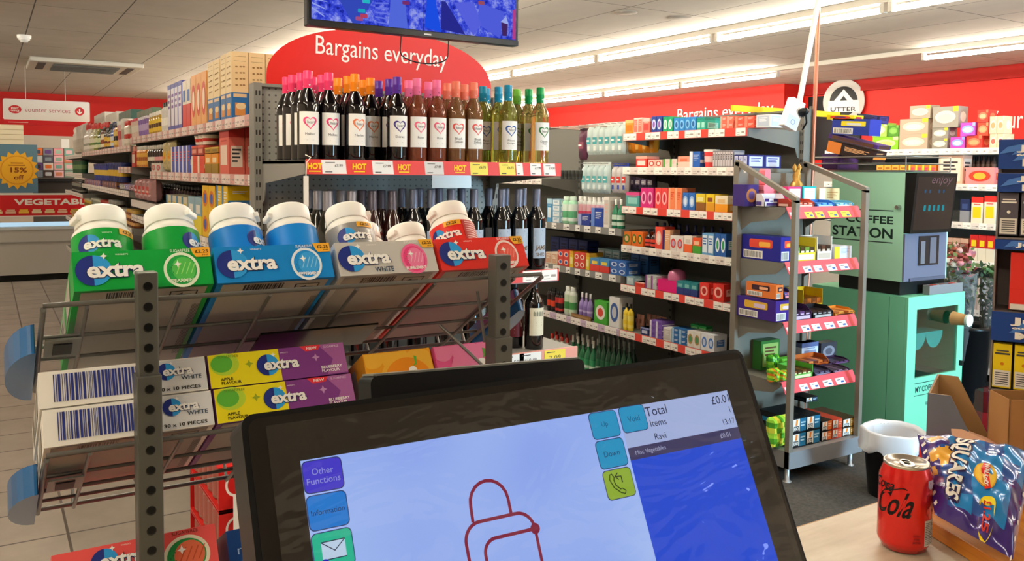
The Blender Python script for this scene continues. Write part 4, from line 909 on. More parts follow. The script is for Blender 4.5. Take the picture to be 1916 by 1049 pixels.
def bottle(w, d, h, pal, st):
    c = pal.split(); r = w/2; t = thing('bottle'); T = Matrix.Translation((0, r, 0))
    b = MB(M(c[0], .25, coat=.3)); b.T = T
    if st == 1: prof = [(r*.9, 0), (r, h*.03), (r, h*.62), (r*.9, h*.7), (r*.4, h*.78), (r*.36, h*.84)]
    elif st == 2: prof = [(r*.9, 0), (r, h*.03), (r, h*.5), (r*.75, h*.62), (r*.3, h*.72), (r*.3, h*.8)]
    else: prof = [(r*.9, 0), (r, h*.03), (r, h*.78), (r*.7, h*.84), (r*.66, h*.85)]
    b.lathe(prof, None, 16); b.build('body', t); zc = prof[-1][1]; rc = prof[-1][0]
    b = MB(M(c[1 % len(c)], .35)); b.T = T; b.lathe([(rc*1.08, zc), (rc*1.08, h*.985), (rc*.9, h), (0, h)], None, 14); b.build('cap', t)
    if len(c) > 2:
        zt = prof[2][1]; b = MB(M(c[2], .5)); b.T = T; b.cyl_patch(r*1.006, h*.1, zt*.92, -85, 150, None, 16); b.cyl_patch(r*1.012, h*.22, zt*.6, -50, 110, M(c[3] if len(c) > 3 else c[0], .5), 12); b.build('label', t)
    return t
def tub(w, d, h, pal, st):
    c = pal.split(); r = w/2; t = thing('tub'); T = Matrix.Translation((0, r, 0))
    b = MB(M(c[0], .4)); b.T = T; b.lathe([(r*.8, 0), (r*.95, h*.86)], None, 18); b.lathe([(r*.86, h*.3), (r*.925, h*.62)], M(c[2 % len(c)], .4), 18, Matrix.Scale(1.01, 4), cap=False); b.build('body', t)
    b = MB(M(c[1 % len(c)], .35)); b.T = T; b.lathe([(r*.99, h*.86), (r, h*.88), (r, h*.97), (r*.96, h), (0, h)], None, 18); b.build('lid', t); return t
def sqtube(w, d, h, pal, st):
    c = pal.split(); t = thing('tube'); r = w/2
    b = MB(M(c[0], .35)); n = 14; v = []; dd = min(d, w)/2
    for z, s in ((h*.16, .72), (h*.2, .9), (h*.6, .7), (h, .08)):
        for i in range(n): a = 2*math.pi*i/n; v.append((r*math.cos(a)*(.8+.2*(1-s)), dd+dd*s*math.sin(a), z))
    b.add(v, [(j*n+i, j*n+(i+1) % n, (j+1)*n+(i+1) % n, (j+1)*n+i) for j in range(3) for i in range(n)]+[tuple(range(3*n, 4*n))], None, True)
    b.rect(-w*.28, w*.28, h*.45, h*.7, M(c[2 % len(c)], .5), 0.0, Matrix.Translation((0, dd*.1, 0)) @ face('F', w, d, h)); b.build('body', t)
    b = MB(M(c[1 % len(c)], .35)); b.T = Matrix.Translation((0, dd, 0)); b.lathe([(dd*.74, 0), (dd*.76, h*.165), (0, h*.165)], None, 14); b.build('cap', t); return t
def bag(w, d, h, pal, st):
    c = [M(x, .3) for x in pal.split()]; b = MB(c[0]); nx, nz = 10, 12; rnd = random.Random(int(w*1e4))
    def P(i, j, s):
        u, v = i/nx*2-1, j/nz*2-1; th = d*.5*(max(0, 1-u**4)*max(0, 1-v**6))**.5
        wob = (rnd.random()-.5)*d*.12 if 0 < i < nx and 0 < j < nz else 0
        return (u*w/2*(1-.06*(1-abs(v))), d/2+s*(th+wob), (v+1)/2*h)
    for s in (-1, 1):
        vs = [P(i, j, s) for j in range(nz+1) for i in range(nx+1)]
        for j in range(nz):
            for i in range(nx):
                a = j*(nx+1)+i; q = (a, a+1, a+nx+2, a+nx+1); q = q if s < 0 else q[::-1]
                v = j/nz; m = c[0]
                if st == 0 and .25 < v < .6 and .15 < i/nx < .8: m = c[1 % len(c)]
                if st == 0 and .35 < v < .5 and .3 < i/nx < .7: m = c[2 % len(c)]
                if st == 1 and v < .45: m = c[1 % len(c)]
                if st == 1 and v > .85: m = c[2 % len(c)]
                if st == 2 and ((i//2+j//2) % 3 == 0): m = c[1 % len(c)]
                if st == 2 and ((i//2+j//2) % 3 == 1): m = c[2 % len(c)]
                b.add([vs[k] for k in q], [(0, 1, 2, 3)], m, True)
    o = b.build('bag'); return o
def tray(w, d, h, pal, st):            # shelf-ready case: cut-away front, bars inside
    c = pal.split(); t = thing('display_case'); e = 0.003
    b = MB(M(c[0], .5)); lip = h*.38
    b.box(-w/2, w/2, 0, d, 0, e); b.box(-w/2, w/2, d-e, d, 0, h); b.box(-w/2, w/2, 0, e, 0, lip)
    for s in (-1, 1):
        x0, x1 = sorted((s*w/2, s*(w/2-e)))
        pts = [(0, 0), (d, 0), (d, h), (d*.35, h), (0, h*.55 if st == 0 else h)]
        T = Matrix(((0, 0, 1, 0), (1, 0, 0, 0), (0, 1, 0, 0), (0, 0, 0, 1))); b.prism(pts, x0, x1, None, T)
    F = face('F', w, d, h); b.rect(-w*.4, w*.4, lip*.2, lip*.8, M(c[1 % len(c)], .5), 0.0004, F)
    L_ = face('L', w, d, h); b.rect(-d*.4, d*.2, h*.1, h*.4, M(c[1 % len(c)], .5), 0.0004, L_)
    b.build('case', t)
    n = max(2, int(w/0.035)); bw = (w-2*e)/n; hb = h*.62
    for i in range(n):
        b = MB(M(c[(2+i % 2) % len(c)], .3)); x = -w/2+e+bw*(i+.5)
        b.box(x-bw*.44, x+bw*.44, e*2, d-e*2, e*1.2, hb); b.rect(x-bw*.3, x+bw*.3, hb*.3, hb*.75, M(c[1 % len(c)], .4), 0.0004, Matrix.Translation((0, e*2, 0)) @ F); b.build('bar', t)
    return t
def hangpack(w, d, h, pal, st):
    c = pal.split(); t = thing('hanging_pack')
    b = MB(M(c[0], .35)); nx, nz = 6, 8; v = []
    for s in (-1, 1):
        for j in range(nz+1):
            for i in range(nx+1):
                u = i/nx*2-1; vv = j/nz*2-1; v.append((u*w/2, d/2+s*d*.5*(max(0, 1-u**4)*max(0, 1-vv**8))**.5, j/nz*h))
    k = (nx+1)*(nz+1); f = []; 
    for s in (0, 1):
        for j in range(nz):
            for i in range(nx):
                a = s*k+j*(nx+1)+i; q = (a, a+1, a+nx+2, a+nx+1); f.append(q if s == 0 else q[::-1])
    b.add(v, f, None, True); F = face('F', w, d, h)
    b.build('pouch', t)
    b = MB(M(c[1 % len(c)], .4)); b.rect(-w*.36, w*.36, h*.38, h*.62, None, 0.0006, F); b.rect(-w*.2, w*.2, h*.14, h*.3, M(c[2 % len(c)], .4), 0.0006, F); b.rect(-w*.36, w*.1, h*.47, h*.53, M('f4f4f0', .4), 0.001, F); b.build('print', t)
    b = MB(M(c[2 % len(c)], .4)); b.box(-w*.5, w*.5, d*.44, d*.56, h, h*1.12); b.build('header', t)
    return t
BUILD = dict(carton=carton, jar=jar, bottle=bottle, tub=tub, tube=sqtube, bag=bag, tray=tray, pack=hangpack)
NAMES = dict(carton='carton', jar='jar', bottle='plastic_bottle', tub='food_tub', tube='squeeze_tube', bag='food_bag', tray='display_case', pack='hanging_pack')
CATS = dict(carton='carton', jar='jar', bottle='bottle', tub='tub', tube='tube', bag='packet', tray='display case', pack='hanging pack')
GAP = 0.0014
def row(shelf, plane, P, z, items, axis='X', depth=0.1, near='near end', zmax=None):
    tot = {}
    for it in items: tot[it[5]] = tot.get(it[5], 0)+it[3]
    done = {}; its = items; items = []
    for it in its:
        o_ = it[8] if len(it) > 8 else {}; Q = P+o_.get('back', 0.0); n = it[3]
        a = on_x(it[0], it[2], Q) if axis == 'X' else on_y(it[0], it[2], Q); c_ = on_x(it[1], it[2], Q) if axis == 'X' else on_y(it[1], it[2], Q)
        full = abs(a.y-c_.y) if axis == 'X' else abs(a.x-c_.x)
        wm = o_.get('wm', {'jar': .1, 'bottle': .085, 'tub': .1, 'carton': .2, 'bag': .2, 'tube': .07}.get(it[4], .4))
        if full/n > wm: tot[it[5]] -= n; n = math.ceil(full/wm); tot[it[5]] += n
        items.append(it[:3]+(n,)+it[4:])
    for it in items:
        px0, px1, yt, n, kind, desc, pal, st = it[:8]; o_ = it[8] if len(it) > 8 else {}
        lay = o_.get('lay', 1); deep = o_.get('deep', 1); back = o_.get('back', 0.0); zz = z+o_.get('dz', 0.0)+GAP; d = o_.get('d', depth)
        Q = P+back
        if axis == 'X':
            a = on_x(px0, yt, Q); c_ = on_x(px1, yt, Q); full = abs(a.y-c_.y); top = on_x((px0+px1)/2, yt, Q).z
        else:
            a = on_y(px0, yt, Q); c_ = on_y(px1, yt, Q); full = abs(a.x-c_.x); top = on_y((px0+px1)/2, yt, Q).z
        if zmax: top = min(top, zmax)
        h = (top-zz)/lay
        w = full/n
        if h < 0.015: print('LOW', shelf, desc, round(h, 3)); h = 0.03
        if kind in ('jar', 'bottle', 'tub'): d = w*.94
        proto = None
        for layer in range(lay):
            for i in range(n-1, -1, -1):
                if layer == 0: done[desc] = done.get(desc, 0)+1; k = done[desc]
                else: k = done[desc]-n+(n-i)
                for q in range(deep):
                    if proto is None: proto = o = BUILD[kind](w*.955, d, h-GAP*.6, pal, st); o.name = o_.get('name', NAMES[kind]); o.data and setattr(o.data, 'name', o.name)
                    else: o = copy_tree(proto)
                    hz = zz+layer*h
                    if axis == 'X': yc = a.y-(a.y-c_.y)*(i+.5)/n; o.location = (Q+q*(d+.003), yc, hz); o.rotation_euler = (0, 0, NEG+o_.get('tw', 0))
                    else: xc = a.x+(c_.x-a.x)*(i+.5)/n; o.location = (xc, Q+q*(d+.003), hz); o.rotation_euler = (0, 0, o_.get('tw', 0))
                    lab = desc
                    if tot[desc] > 1: lab += ', %s from %s' % (ORD[k] if k < len(ORD) else 'far', near)
                    if lay > 1: lab += ', %s layer' % (['lower', 'upper'][layer] if lay == 2 else ['bottom', 'middle', 'top', 'topmost'][layer])
                    if deep > 1: lab += ', %s' % (['front', 'second back', 'third back'][q])
                    lab += ' ' + shelf
                    o['label'] = lab; LABELS.setdefault(lab, []).append(o.name); o['category'] = o_.get('cat', CATS[kind]); o['group'] = desc+'s '+shelf
# ---------------------------------------------------------------- grocery aisle, facing left
GX = 0.90
def gbay(yn, yf, height, shelves, label, ups):
    return bay('grocery_shelving', (GX, yf, 0), NEG, yf-yn, 0.5, height, shelves, label, 'shelving', ups, group='bays of the grocery aisle')
gbay(3.44, 6.85, 1.86, [(1.768, 'pk', .47), (1.525, 'pk', .47, .86, 3.41), (1.21, 'w', .47, .0, 3.41), (0.9, 'w', .47), (.55, 'w', .47), (.2, 'w', .47)], 'near bay of the grocery shelving with the tall cereal boxes', (0,))
gbay(6.88, 10.6, 1.80, [(1.715, 'pk', .47), (1.555, 'pk', .47, 3.05, 3.72), (1.372, 'w', .47, 0, 3.6), (1.1, 'w', .47), (.75, 'w', .47), (.3, 'w', .47)], 'middle bay of the grocery shelving with red-topped bottles', (0,))
gbay(10.63, 13.0, 1.80, [(1.70, 'w', .47), (1.48, 'w', .47), (1.25, 'w', .47), (.9, 'w', .47), (.5, 'w', .47)], 'far bay of the grocery shelving nearest the freezer', (0,))
GS = 'on the top grocery shelf'
row(GS, 0, 0.93, 1.768, [
 (388, 411, 114, 1, 'carton', 'pale tall cereal box', 'f3d9a6 2f6fae e7c9a0', 6, {'d': .072, 'deep': 2, 'name': 'cereal_box', 'cat': 'cereal box'}),
 (412, 433, 100, 1, 'carton', 'near pale cereal box', 'f3d9a6 2f6fae e7c9a0', 6, {'d': .072, 'deep': 3, 'name': 'cereal_box', 'cat': 'cereal box'}),
 (357, 386, 137, 3, 'carton', 'orange and cream porridge box', 'f2b06a e0503a fbe6c9', 3, {'name': 'porridge_box', 'd': .08}),
 (341, 356, 150, 2, 'carton', 'red and white box', 'f3ead8 d9443a 2f6fc0', 5, {'d': .08}),
 (313, 340, 155, 4, 'carton', 'blue and lilac milk powder box', '5a62b0 e9e6f2 7a4a9e', 4, {'d': .1}),
 (300, 312, 190, 2, 'bottle', 'white bottle with dark cap', 'f3efe6 3a3a3a d9d4cc', 0),
 (276, 298, 209, 2, 'jar', 'yellow-labelled jar with white lid', 'c9a23a f4efe4 e9c33a 5a3a1a', 0),
 (256, 274, 218, 2, 'tub', 'lilac pot', '8a6ab4 e9e2ee c9b0de', 0),
 (243, 255, 222, 1, 'tub', 'pink canister', 'e7cfc0 d9485a f0e6d8', 0)])
row('behind the jars, top grocery shelf', 0, 1.0, 1.768, [(256, 285, 205, 2, 'carton', 'dark green packet', '3a463c 6a7a5c 2a2f2a', 1, {'d': .06})])
row('on the middle grocery shelf', 0, 0.93, 1.525, [
 (410, 428, 238, 1, 'carton', 'tall red cereal box', 'e06a5a b9302a f4d9c6', 1, {'d': .07, 'deep': 3, 'name': 'cereal_box', 'cat': 'cereal box'}),
 (383, 408, 287, 1, 'carton', 'orange tea carton with olive foot', 'f09a2a 9a7a1e fbe0b0', 5, {'d': .09}),
 (358, 382, 291, 2, 'carton', 'small red and cream carton', 'e5533a f2e2cc d93a2a', 2, {'d': .09}),
 (320, 356, 273, 5, 'carton', 'blue and white striped carton', '4658b4 eceaf0 d8485a', 2, {'d': .12}),
 (302, 319, 262, 1, 'bag', 'clear bag of yellow sweets', 'b9a878 d9a83a e58a2a', 0, {'d': .07}),
 (283, 301, 305, 1, 'carton', 'low white carton with red mark', 'e9e4da d93a3a b9b4aa', 3, {'d': .1})])
row('atop the middle shelf cartons', 0, 0.93, 1.525, [
 (383, 408, 275, 1, 'carton', 'flat olive carton', 'b98f2a d9b84a 8a6a1a', 1, {'d': .09, 'dz': on_x(395, 287, .93).z-1.5235}),
 (358, 381, 272, 1, 'carton', 'flat dark red carton', 'b03a2a d95a4a e9a08a', 1, {'d': .09, 'dz': on_x(370, 291, .93).z-1.5235})])
row('atop the middle shelf cartons', 0, 0.93, 1.525, [
 (360, 381, 252, 1, 'tub', 'red and cream pot noodle tub', 'efe3d2 f4efe6 c9382e', 0, {'dz': on_x(370, 272, .93).z-1.5225})])
row('on the short middle grocery shelf', 0, 0.93, 1.555, [
 (274, 286, 272, 1, 'jar', 'dark jar with pale lid', '2a1a14 c9c2b4 3a2a20 e9dcc8', 0), (287, 300, 271, 1, 'jar', 'dark jar with pink ribbon label', '2a1a14 b9b2a4 3a2a20 e9a0a0', 0),
 (254, 271, 273, 2, 'jar', 'honey-coloured jar', 'd98a2a c9c4b8 e9b04a a85a1a', 0), (246, 253, 274, 1, 'carton', 'narrow red box', 'c9382e e9a090 f0e0d0', 1)])
row('on the biscuit shelf', 0, 0.93, 1.21, [
 (378, 402, 347, 2, 'carton', 'yellow badge box', 'f2c21e e07a1e 3a62b4', 3, {'lay': 2, 'd': .11, 'deep': 2}),
 (404, 426, 347, 2, 'carton', 'plain yellow box', 'f2c81e 4a8ac0 f4efe0', 2, {'lay': 2, 'd': .11, 'deep': 3}),
 (352, 377, 368, 2, 'carton', 'pale blue and yellow box', '8fb4c4 e9d83a f0efe6', 5, {'d': .1}), (311, 350, 366, 3, 'carton', 'cream and blue box', 'd9d3b8 3f8ab4 e0c83a', 2, {'d': .1})])
row('on the rear grocery ledge', 0, 1.065, 1.318, [
 (282, 300, 345, 1, 'jar', 'large jar with purple label', '2a1020 1a1a1c 8a2a5a d98ab0', 0), (303, 372, 346, 5, 'jar', 'black-lidded dark jar', '1a1416 101012 3a2030 6a3a4a', 0)])
row('on the far grocery ledge', 0, 0.93, 1.318, [(250, 279, 334, 1, 'bag', 'red and clear sweet bag', 'b98a8a d93a2e e9c0b0', 0, {'d': .09})])
b = MB(SHELFG); b.box(0, 1.38, -.03, .1, -.012, 0); b.box(0, 1.38, -.036, -.03, -.045, .004, M('efe9e4', .4)); tag(b.build('shelf_ledge', None, (.945, 6.84, 1.3175), (0, 0, NEG)), 'short white-edged shelf ledge under the sweet bag', 'shelf')
b = MB(SHELFG); b.box(0, 2.0, -.01, .28, -.012, 0); tag(b.build('shelf_ledge', None, (1.06, 6.3-.84, 1.3175), (0, 0, NEG)), 'rear shelf ledge under the black-lidded jars', 'shelf')
G2 = 'on the middle bay top shelf'
row(G2, 0, .93, 1.715, [(231, 238, 226, 1, 'jar', 'cream jar with red lid', 'e9ddc6 c9382e f0e6d6', 0), (224, 230, 222, 1, 'tub', 'white canister', 'e6e0d6 f0ece4 b9b0a4', 0), (217, 223, 227, 1, 'tub', 'pink and white tub', 'e0b4b0 f0ece4 c95a5a', 0), (211, 216, 230, 1, 'jar', 'golden jar with black lid', 'c98a2a 1a1a1a e9c86a', 0), (205, 210, 228, 1, 'bottle', 'royal blue bottle', '2a4a9a 1a2a5a d9d9e0 e0c04a', 2),
 (199, 204, 231, 1, 'bottle', 'black bottle with yellow label', '1a1816 2a2a2a e0c04a 8a2a1a', 2), (193, 198, 228, 1, 'bottle', 'dark sauce bottle with red cap', '2a201a c9302a e0b03a 5a2a1a', 2), (187, 192, 229, 1, 'bottle', 'brown sauce bottle with cream label', '4a2a18 c9302a efe0c4 8a3a1a', 1), (181, 186, 231, 1, 'bottle', 'dark green bottle with red cap', '2a4a2a c9302a c9d4a0 3a6a3a', 2), (174, 180, 230, 1, 'bottle', 'olive oil bottle with red cap', '8a8a3a c9302a dfe0b8 4a6a2a', 2), (166, 173, 231, 1, 'bottle', 'pale oil bottle with red cap', 'c9c4a4 c9302a e6e0cc 6a8a3a', 2), (155, 165, 231, 1, 'bottle', 'white bottle with red cap', 'dfd9cf c9302a efeae2 a8a49a', 2)])
row('behind on the middle bay top', 0, 1.1, 1.715, [(198, 218, 212, 2, 'carton', 'pale grey and green box', 'd6d2c4 2a6a4a efece0', 5, {'d': .1}), (222, 245, 208, 2, 'carton', 'dark green tall box', '26382e 3f5a48 1a241e', 1, {'d': .1}), (176, 196, 213, 2, 'carton', 'cream tall box', 'd9d3c6 c9c2b4 efeadf', 4, {'d': .1})])
row('on the middle bay second shelf', 0, .93, 1.43, [(200, 225, 304, 3, 'tub', 'navy tin with yellow flower', '26306a 2a3470 d9b03a', 0), (174, 198, 306, 3, 'tub', 'blue tin with yellow flower', '303a86 262e6a e0bc4a', 0)], zmax=1.66)
row('on the middle bay third shelf', 0, .93, 1.372, [(240, 252, 322, 1, 'bag', 'pink and grey sweet bag', 'b98fa4 e0c9cc 9a5a6a', 2, {'d': .08}), (231, 239, 326, 1, 'bag', 'lilac and white bag', 'a89ac4 efe9f0 7a6a9a', 0, {'d': .08}), (222, 230, 324, 1, 'bag', 'grey and red bag', '9a9490 c9c0bc b04a4a', 1, {'d': .08}), (190, 218, 332, 3, 'carton', 'brown and blue box', '8a5a44 3a3f7a d9a890', 2), (158, 188, 333, 4, 'carton', 'lilac and orange box', '6a5a9a d98a5a e0dce6', 2)], zmax=1.428)
row('on the middle bay fourth shelf', 0, .93, 1.1, [(234, 250, 392, 1, 'jar', 'brown jar with gold lid', '8a4a1e c9a04a d9a86a 5a2a10', 0), (218, 232, 390, 1, 'jar', 'orange jar with silver lid', 'c9762a b9b4a8 e9b46a 8a3a10', 0), (201, 216, 375, 1, 'jar', 'dark jar with cream label', '3a2a24 8a8a84 e0d6c4 a83a2e', 0), (186, 199, 375, 1, 'jar', 'plum jar with red lid', '4a1a24 a83a2e d9c4b8 6a2a2e', 0), (170, 184, 372, 1, 'tub', 'grey-green tin', '8a8f7c b9b9a8 5a6a5a', 0), (156, 168, 372, 1, 'tub', 'yellow tin', 'd9b83a c9c0a0 8a6a1a', 0)], zmax=1.315)
row('on the far bay top shelf', 0, .93, 1.70, [(136, 152, 232, 1, 'bag', 'white paper bag of flour', 'e6e0d6 cfc8ba efeae2', 1, {'d': .12})])
row('on the far bay second shelf', 0, .93, 1.48, [(134, 150, 290, 3, 'tub', 'green and dark tin', '2a5a3a 3a3f3a 6a8a5a', 0)], zmax=1.645)
row('on the far bay third shelf', 0, .93, 1.25, [(134, 150, 335, 3, 'bottle', 'small dark bottle', '2a2a28 4a4a46 8a8a80', 0)], zmax=1.425)
row('on the far bay lowest shelf', 0, .93, 0.9, [(134, 150, 395, 3, 'carton', 'small yellow and pink box', 'd9c03a d99a90 6a6a60', 2)], zmax=1.195)
# drink cases stacked on the floor by the wine display
p = on_z(361, 1000, .40); cx0, cy0 = 0.80, 2.35
base = on_y(410, 990, cy0); CXL = base.x
for k in range(6):
    t = thing('drink_case', (CXL+.2, cy0, .0012+k*.1235), (0, 0, 0), '%s red drink can case in the stack on the floor by the rack' % ['bottom', 'second lowest', 'third lowest', 'third from top', 'second from top', 'topmost'][k], 'drink case', 'red drink can cases')
    b = MB(M('c81f1d', .35)); b.box(-.2, .2, 0, .004, 0, .12); b.box(-.2, .2, .386, .39, 0, .12); b.box(-.2, .2, 0, .39, .116, .12); b.box(-.2, .2, 0, .39, 0, .004)
    F = face('F', .4, .39, .12); W = M('f4efe8', .4)
    pts = [(-.15+.0125*i, .062+.03*math.sin(i*.5)*math.exp(-i*.02)) for i in range(25)]
    b.add([(x, y+.008*math.sin(math.pi*i/24), .0005) for i, (x, y) in enumerate(pts)]+[(x, y-.008*math.sin(math.pi*i/24), .0005) for i, (x, y) in enumerate(pts)], [(i, 25+i, 26+i, i+1) for i in range(24)], W, T=F)
    b.disc(-.155, .07, .028, .034, W, .0005, F, 24, 60, 330, .78)
    b.build('sleeve', t)
    for i in range(6):
        for s in (-1, 1) if False else (-1,):
            b = MB(M('b9a08c', .3, .4)); b.T = Matrix.Translation((-.165, .04+.062*i, .0045)); b.lathe([(.025, 0), (.0295, .006), (.0295, .1), (.026, .111), (0, .111)], None, 14); b.cyl_patch(.0298, .012, .095, -120, 120, M('b0655a', .35), 14); b.build('can', t)
    if k == 5:
        b = MB(M('f4f1ea', .5)); b.box(-.165, -.03, -.014, -.012, -.062, .045); b.box(-.145, -.05, -.0148, -.014, -.046, .034, M('efd21e', .5)); b.text('2 for', -.0975, .018, None, .013, M('c9201a', .5), .0155, F); b.text('\u00a311', -.0975, -.018, None, .026, M('c9201a', .5), .0155, F)
        o = b.build('price_card', t); o['label'] = 'yellow and white price card'
# ================================================================ TOILETRIES RUN along the right, facing left
RX = 3.504
def rbay(yn, yf, depth, height, shelves, label, ups, back=None, brk=True):
    return bay('wall_shelving', (RX, yf, 0), NEG, yf-yn, depth, height, shelves, label, 'shelving', ups, back=back or M('77766f', .55), col=M('74736d', .5), group='bays of the toiletries shelving', brackets=brk)
rbay(3.285, 4.335, 0.455, 1.92, [(1.80, 'rw', .44), (1.585, 'w', .44), (1.335, 'rw', .44), (1.085, 'w', .44), (.83, 'rw', .44), (.53, 'rw', .44), (.14, None, .42)], 'near bay of toiletries shelving with red and white price rails', (1,))
rbay(4.34, 5.40, 0.455, 1.92, [(1.185, 'gw', .44), (.88, 'gw', .44), (.53, 'pw', .44), (.14, None, .42)], 'middle bay of toiletries shelving with hanging packs above', (1,))
rbay(5.405, 7.4, 0.455, 1.92, [(1.50, 'w', .36), (1.18, 'w', .44), (.88, 'w', .44), (.53, 'w', .44), (.14, None, .42)], 'far bay of toiletries shelving behind the wine display', (0, 1))
b = MB(M('74736d', .5)); b.box(0, .045, 0, .012, 0, 1.94); 
tag(b.build('end_post', None, (3.985, 3.262, 0)), 'grey upright post at the near end of the toiletries shelving', 'post')
q = RX+.022
row('on the top toiletries shelf', 0, q, 1.80, [
 (1415, 1442, 214, 1, 'carton', 'pale clear wipes pack', 'd9dce0 b9c4d4 eceaf0', 4, {'d': .1}),
 (1375, 1412, 217, 2, 'carton', 'orange-red carton', 'ee5a44 f58a72 f9c9b9', 2, {'lay': 2, 'd': .1}),
 (1348, 1373, 217, 2, 'carton', 'coral carton', 'f0705a f7a590 fbd9cc', 2, {'lay': 2, 'd': .1}),
 (1304, 1320, 219, 2, 'carton', 'teal carton', '2ba58f 1f8a78 9fdccc', 1), (1261, 1303, 219, 4, 'carton', 'sky blue carton', '2f86cf 7fc0ea 1f5fa0', 3), (1241, 1259, 218, 2, 'carton', 'green and white carton', '1fa06a e9f4ec 8fd0a8', 3), (1219, 1239, 217, 2, 'carton', 'navy carton', '24408f c9d4ea 8a5ab0', 3),
 (1203, 1216, 221, 1, 'carton', 'pinkish red carton', 'ee7a6a f7c9bd d94a44', 1), (1186, 1202, 220, 2, 'carton', 'white and coral carton', 'f6ded2 ef7a66 f3b09f', 4), (1170, 1185, 224, 1, 'carton', 'orange carton', 'f0962e f7c27a e07a1a', 1)], depth=.12)
row('on the toiletries shelf second from top', 0, q, 1.585, [
 (1334, 1372, 281, 8, 'carton', 'grey striped slim packet', '8a8488 c9c2c4 5a545a', 4, {'d': .09}), (1310, 1333, 279, 1, 'tub', 'round red and white packet', 'e84a4a f4ede6 f6d0cc', 0), (1292, 1309, 283, 1, 'carton', 'blue and white slanted packet', '2f62b8 eef2fa 9ab4e0', 2, {'tw': .2}),
 (1268, 1291, 292, 1, 'carton', 'peach carton', 'f0a088 f7d0bd e97a5a', 5), (1241, 1266, 297, 2, 'carton', 'white and green carton', 'e9dfd4 5aa84a efc6bd', 2), (1213, 1239, 298, 2, 'carton', 'pale pink carton', 'f0c4b4 d94a44 f6e6da', 3), (1190, 1211, 292, 1, 'carton', 'bright red carton', 'e43a2e f7b0a0 fbe0d6', 1)], depth=.1)
row('beside the candy rack, second shelf', 0, q, 1.585, [(1374, 1399, 289, 3, 'carton', 'navy medicine carton', '232a6e c9cfe6 3a4aa0', 4, {'d': .13, 'deep': 2})])
row('on the third toiletries shelf', 0, q, 1.335, [
 (1338, 1362, 366, 1, 'carton', 'cream and orange carton', 'f3e3c4 f0a02a e6c28a', 5), (1321, 1337, 363, 1, 'carton', 'yellow carton', 'f0d02a e0a02a 8a4a2a', 5), (1302, 1320, 362, 1, 'carton', 'yellow and brown carton', 'e6cc3a 8a5a2a f0e6a0', 5), (1277, 1301, 360, 2, 'carton', 'blue carton', '2f6ab8 9fc0ea dce9f7', 3),
 (1251, 1276, 351, 2, 'carton', 'orange tall carton', 'f28a5a f7b48f e0552a', 2), (1226, 1250, 351, 2, 'carton', 'red tall carton', 'ee4a4a f7b0b0 c92a3a', 3), (1199, 1223, 351, 2, 'carton', 'magenta tall carton', 'd9307f f4a9cc a01f60', 3), (1171, 1197, 359, 1, 'carton', 'teal and pink carton', '4f9f9a d94a8a 8accc4', 1)], depth=.11)
row('on the fourth toiletries shelf', 0, q, 1.085, [
 (1338, 1359, 437, 2, 'carton', 'blue and white box', '2f5fa8 e6edf7 2f9a5a', 3), (1314, 1336, 436, 2, 'carton', 'light blue box', '6fa8d9 e0edf7 3a6ab0', 4), (1296, 1312, 445, 1, 'carton', 'orange and green box', 'ee5a2e 4a9a3a f7c9a0', 5), (1280, 1295, 441, 1, 'carton', 'white and orange box', 'f0e6dc ee6a3a d9c9bd', 5), (1254, 1279, 441, 2, 'carton', 'white and red box', 'e9e0da d93f3a b9a8c4', 3), (1241, 1253, 430, 1, 'carton', 'peach slanted box', 'f0b48a 3a2a6a f7e0cc', 2, {'tw': .2}),
 (1226, 1240, 424, 1, 'carton', 'tall red box', 'e8503f f7c4b4 fbe6dc', 3), (1204, 1225, 428, 2, 'bottle', 'dark brown medicine bottle', '2a1512 1a1a1c e04a3a', 2), (1182, 1203, 433, 2, 'carton', 'orange and green box of drops', 'e8702a 3f6a2a f0b04a', 3), (1165, 1181, 433, 1, 'carton', 'orange box at the far end', 'd9782e 5a7a2a f0c08a', 3)], depth=.1)
row('behind on the fourth toiletries shelf', 0, q+.17, 1.085, [(1215, 1350, 420, 9, 'bottle', 'dark blue bottle', '1f2450 2a3060 3f4a8a', 2)])
row('on the fifth toiletries shelf', 0, q, .83, [
 (1334, 1355, 531, 1, 'carton', 'bright red tea box', 'd9352e f4b4a8 b02420', 3), (1309, 1327, 529, 1, 'carton', 'bright red tea box further along', 'd9352e f4b4a8 b02420', 3), (1266, 1306, 527, 3, 'carton', 'teal and navy box', '2a7f88 2a3a78 7ab4b4', 5), (1208, 1229, 515, 2, 'carton', 'clear and white box', 'b9c0c0 8a4a8a e6e6e2', 2), (1188, 1206, 527, 1, 'carton', 'small red box', 'e04a3a f0c4b8 c93a2a', 1), (1172, 1187, 517, 1, 'carton', 'blue-grey clear box', '7fa0ac b4ccd2 d9e4e6', 4)], depth=.1)
p = on_x(1248, 540, q); z5 = .83+GAP
t = thing('baby_dish', (q, p.y, z5), (0, 0, NEG), 'magenta feeding dish with pink domed lid on the fifth shelf', 'dish')
b = MB(M('d91f78', .3)); b.prism(rr(-.1, .1, 0, .12, .02), 0, .07); b.build('base', t, bevel=.006)
b = MB(M('e884b0', .2, trans=.3)); b.T = Matrix.Translation((.02, .06, .071)); b.lathe([(.055, 0), (.055, .03), (.045, .055), (.02, .066), (0, .068)], None, 18); b.build('dome', t)
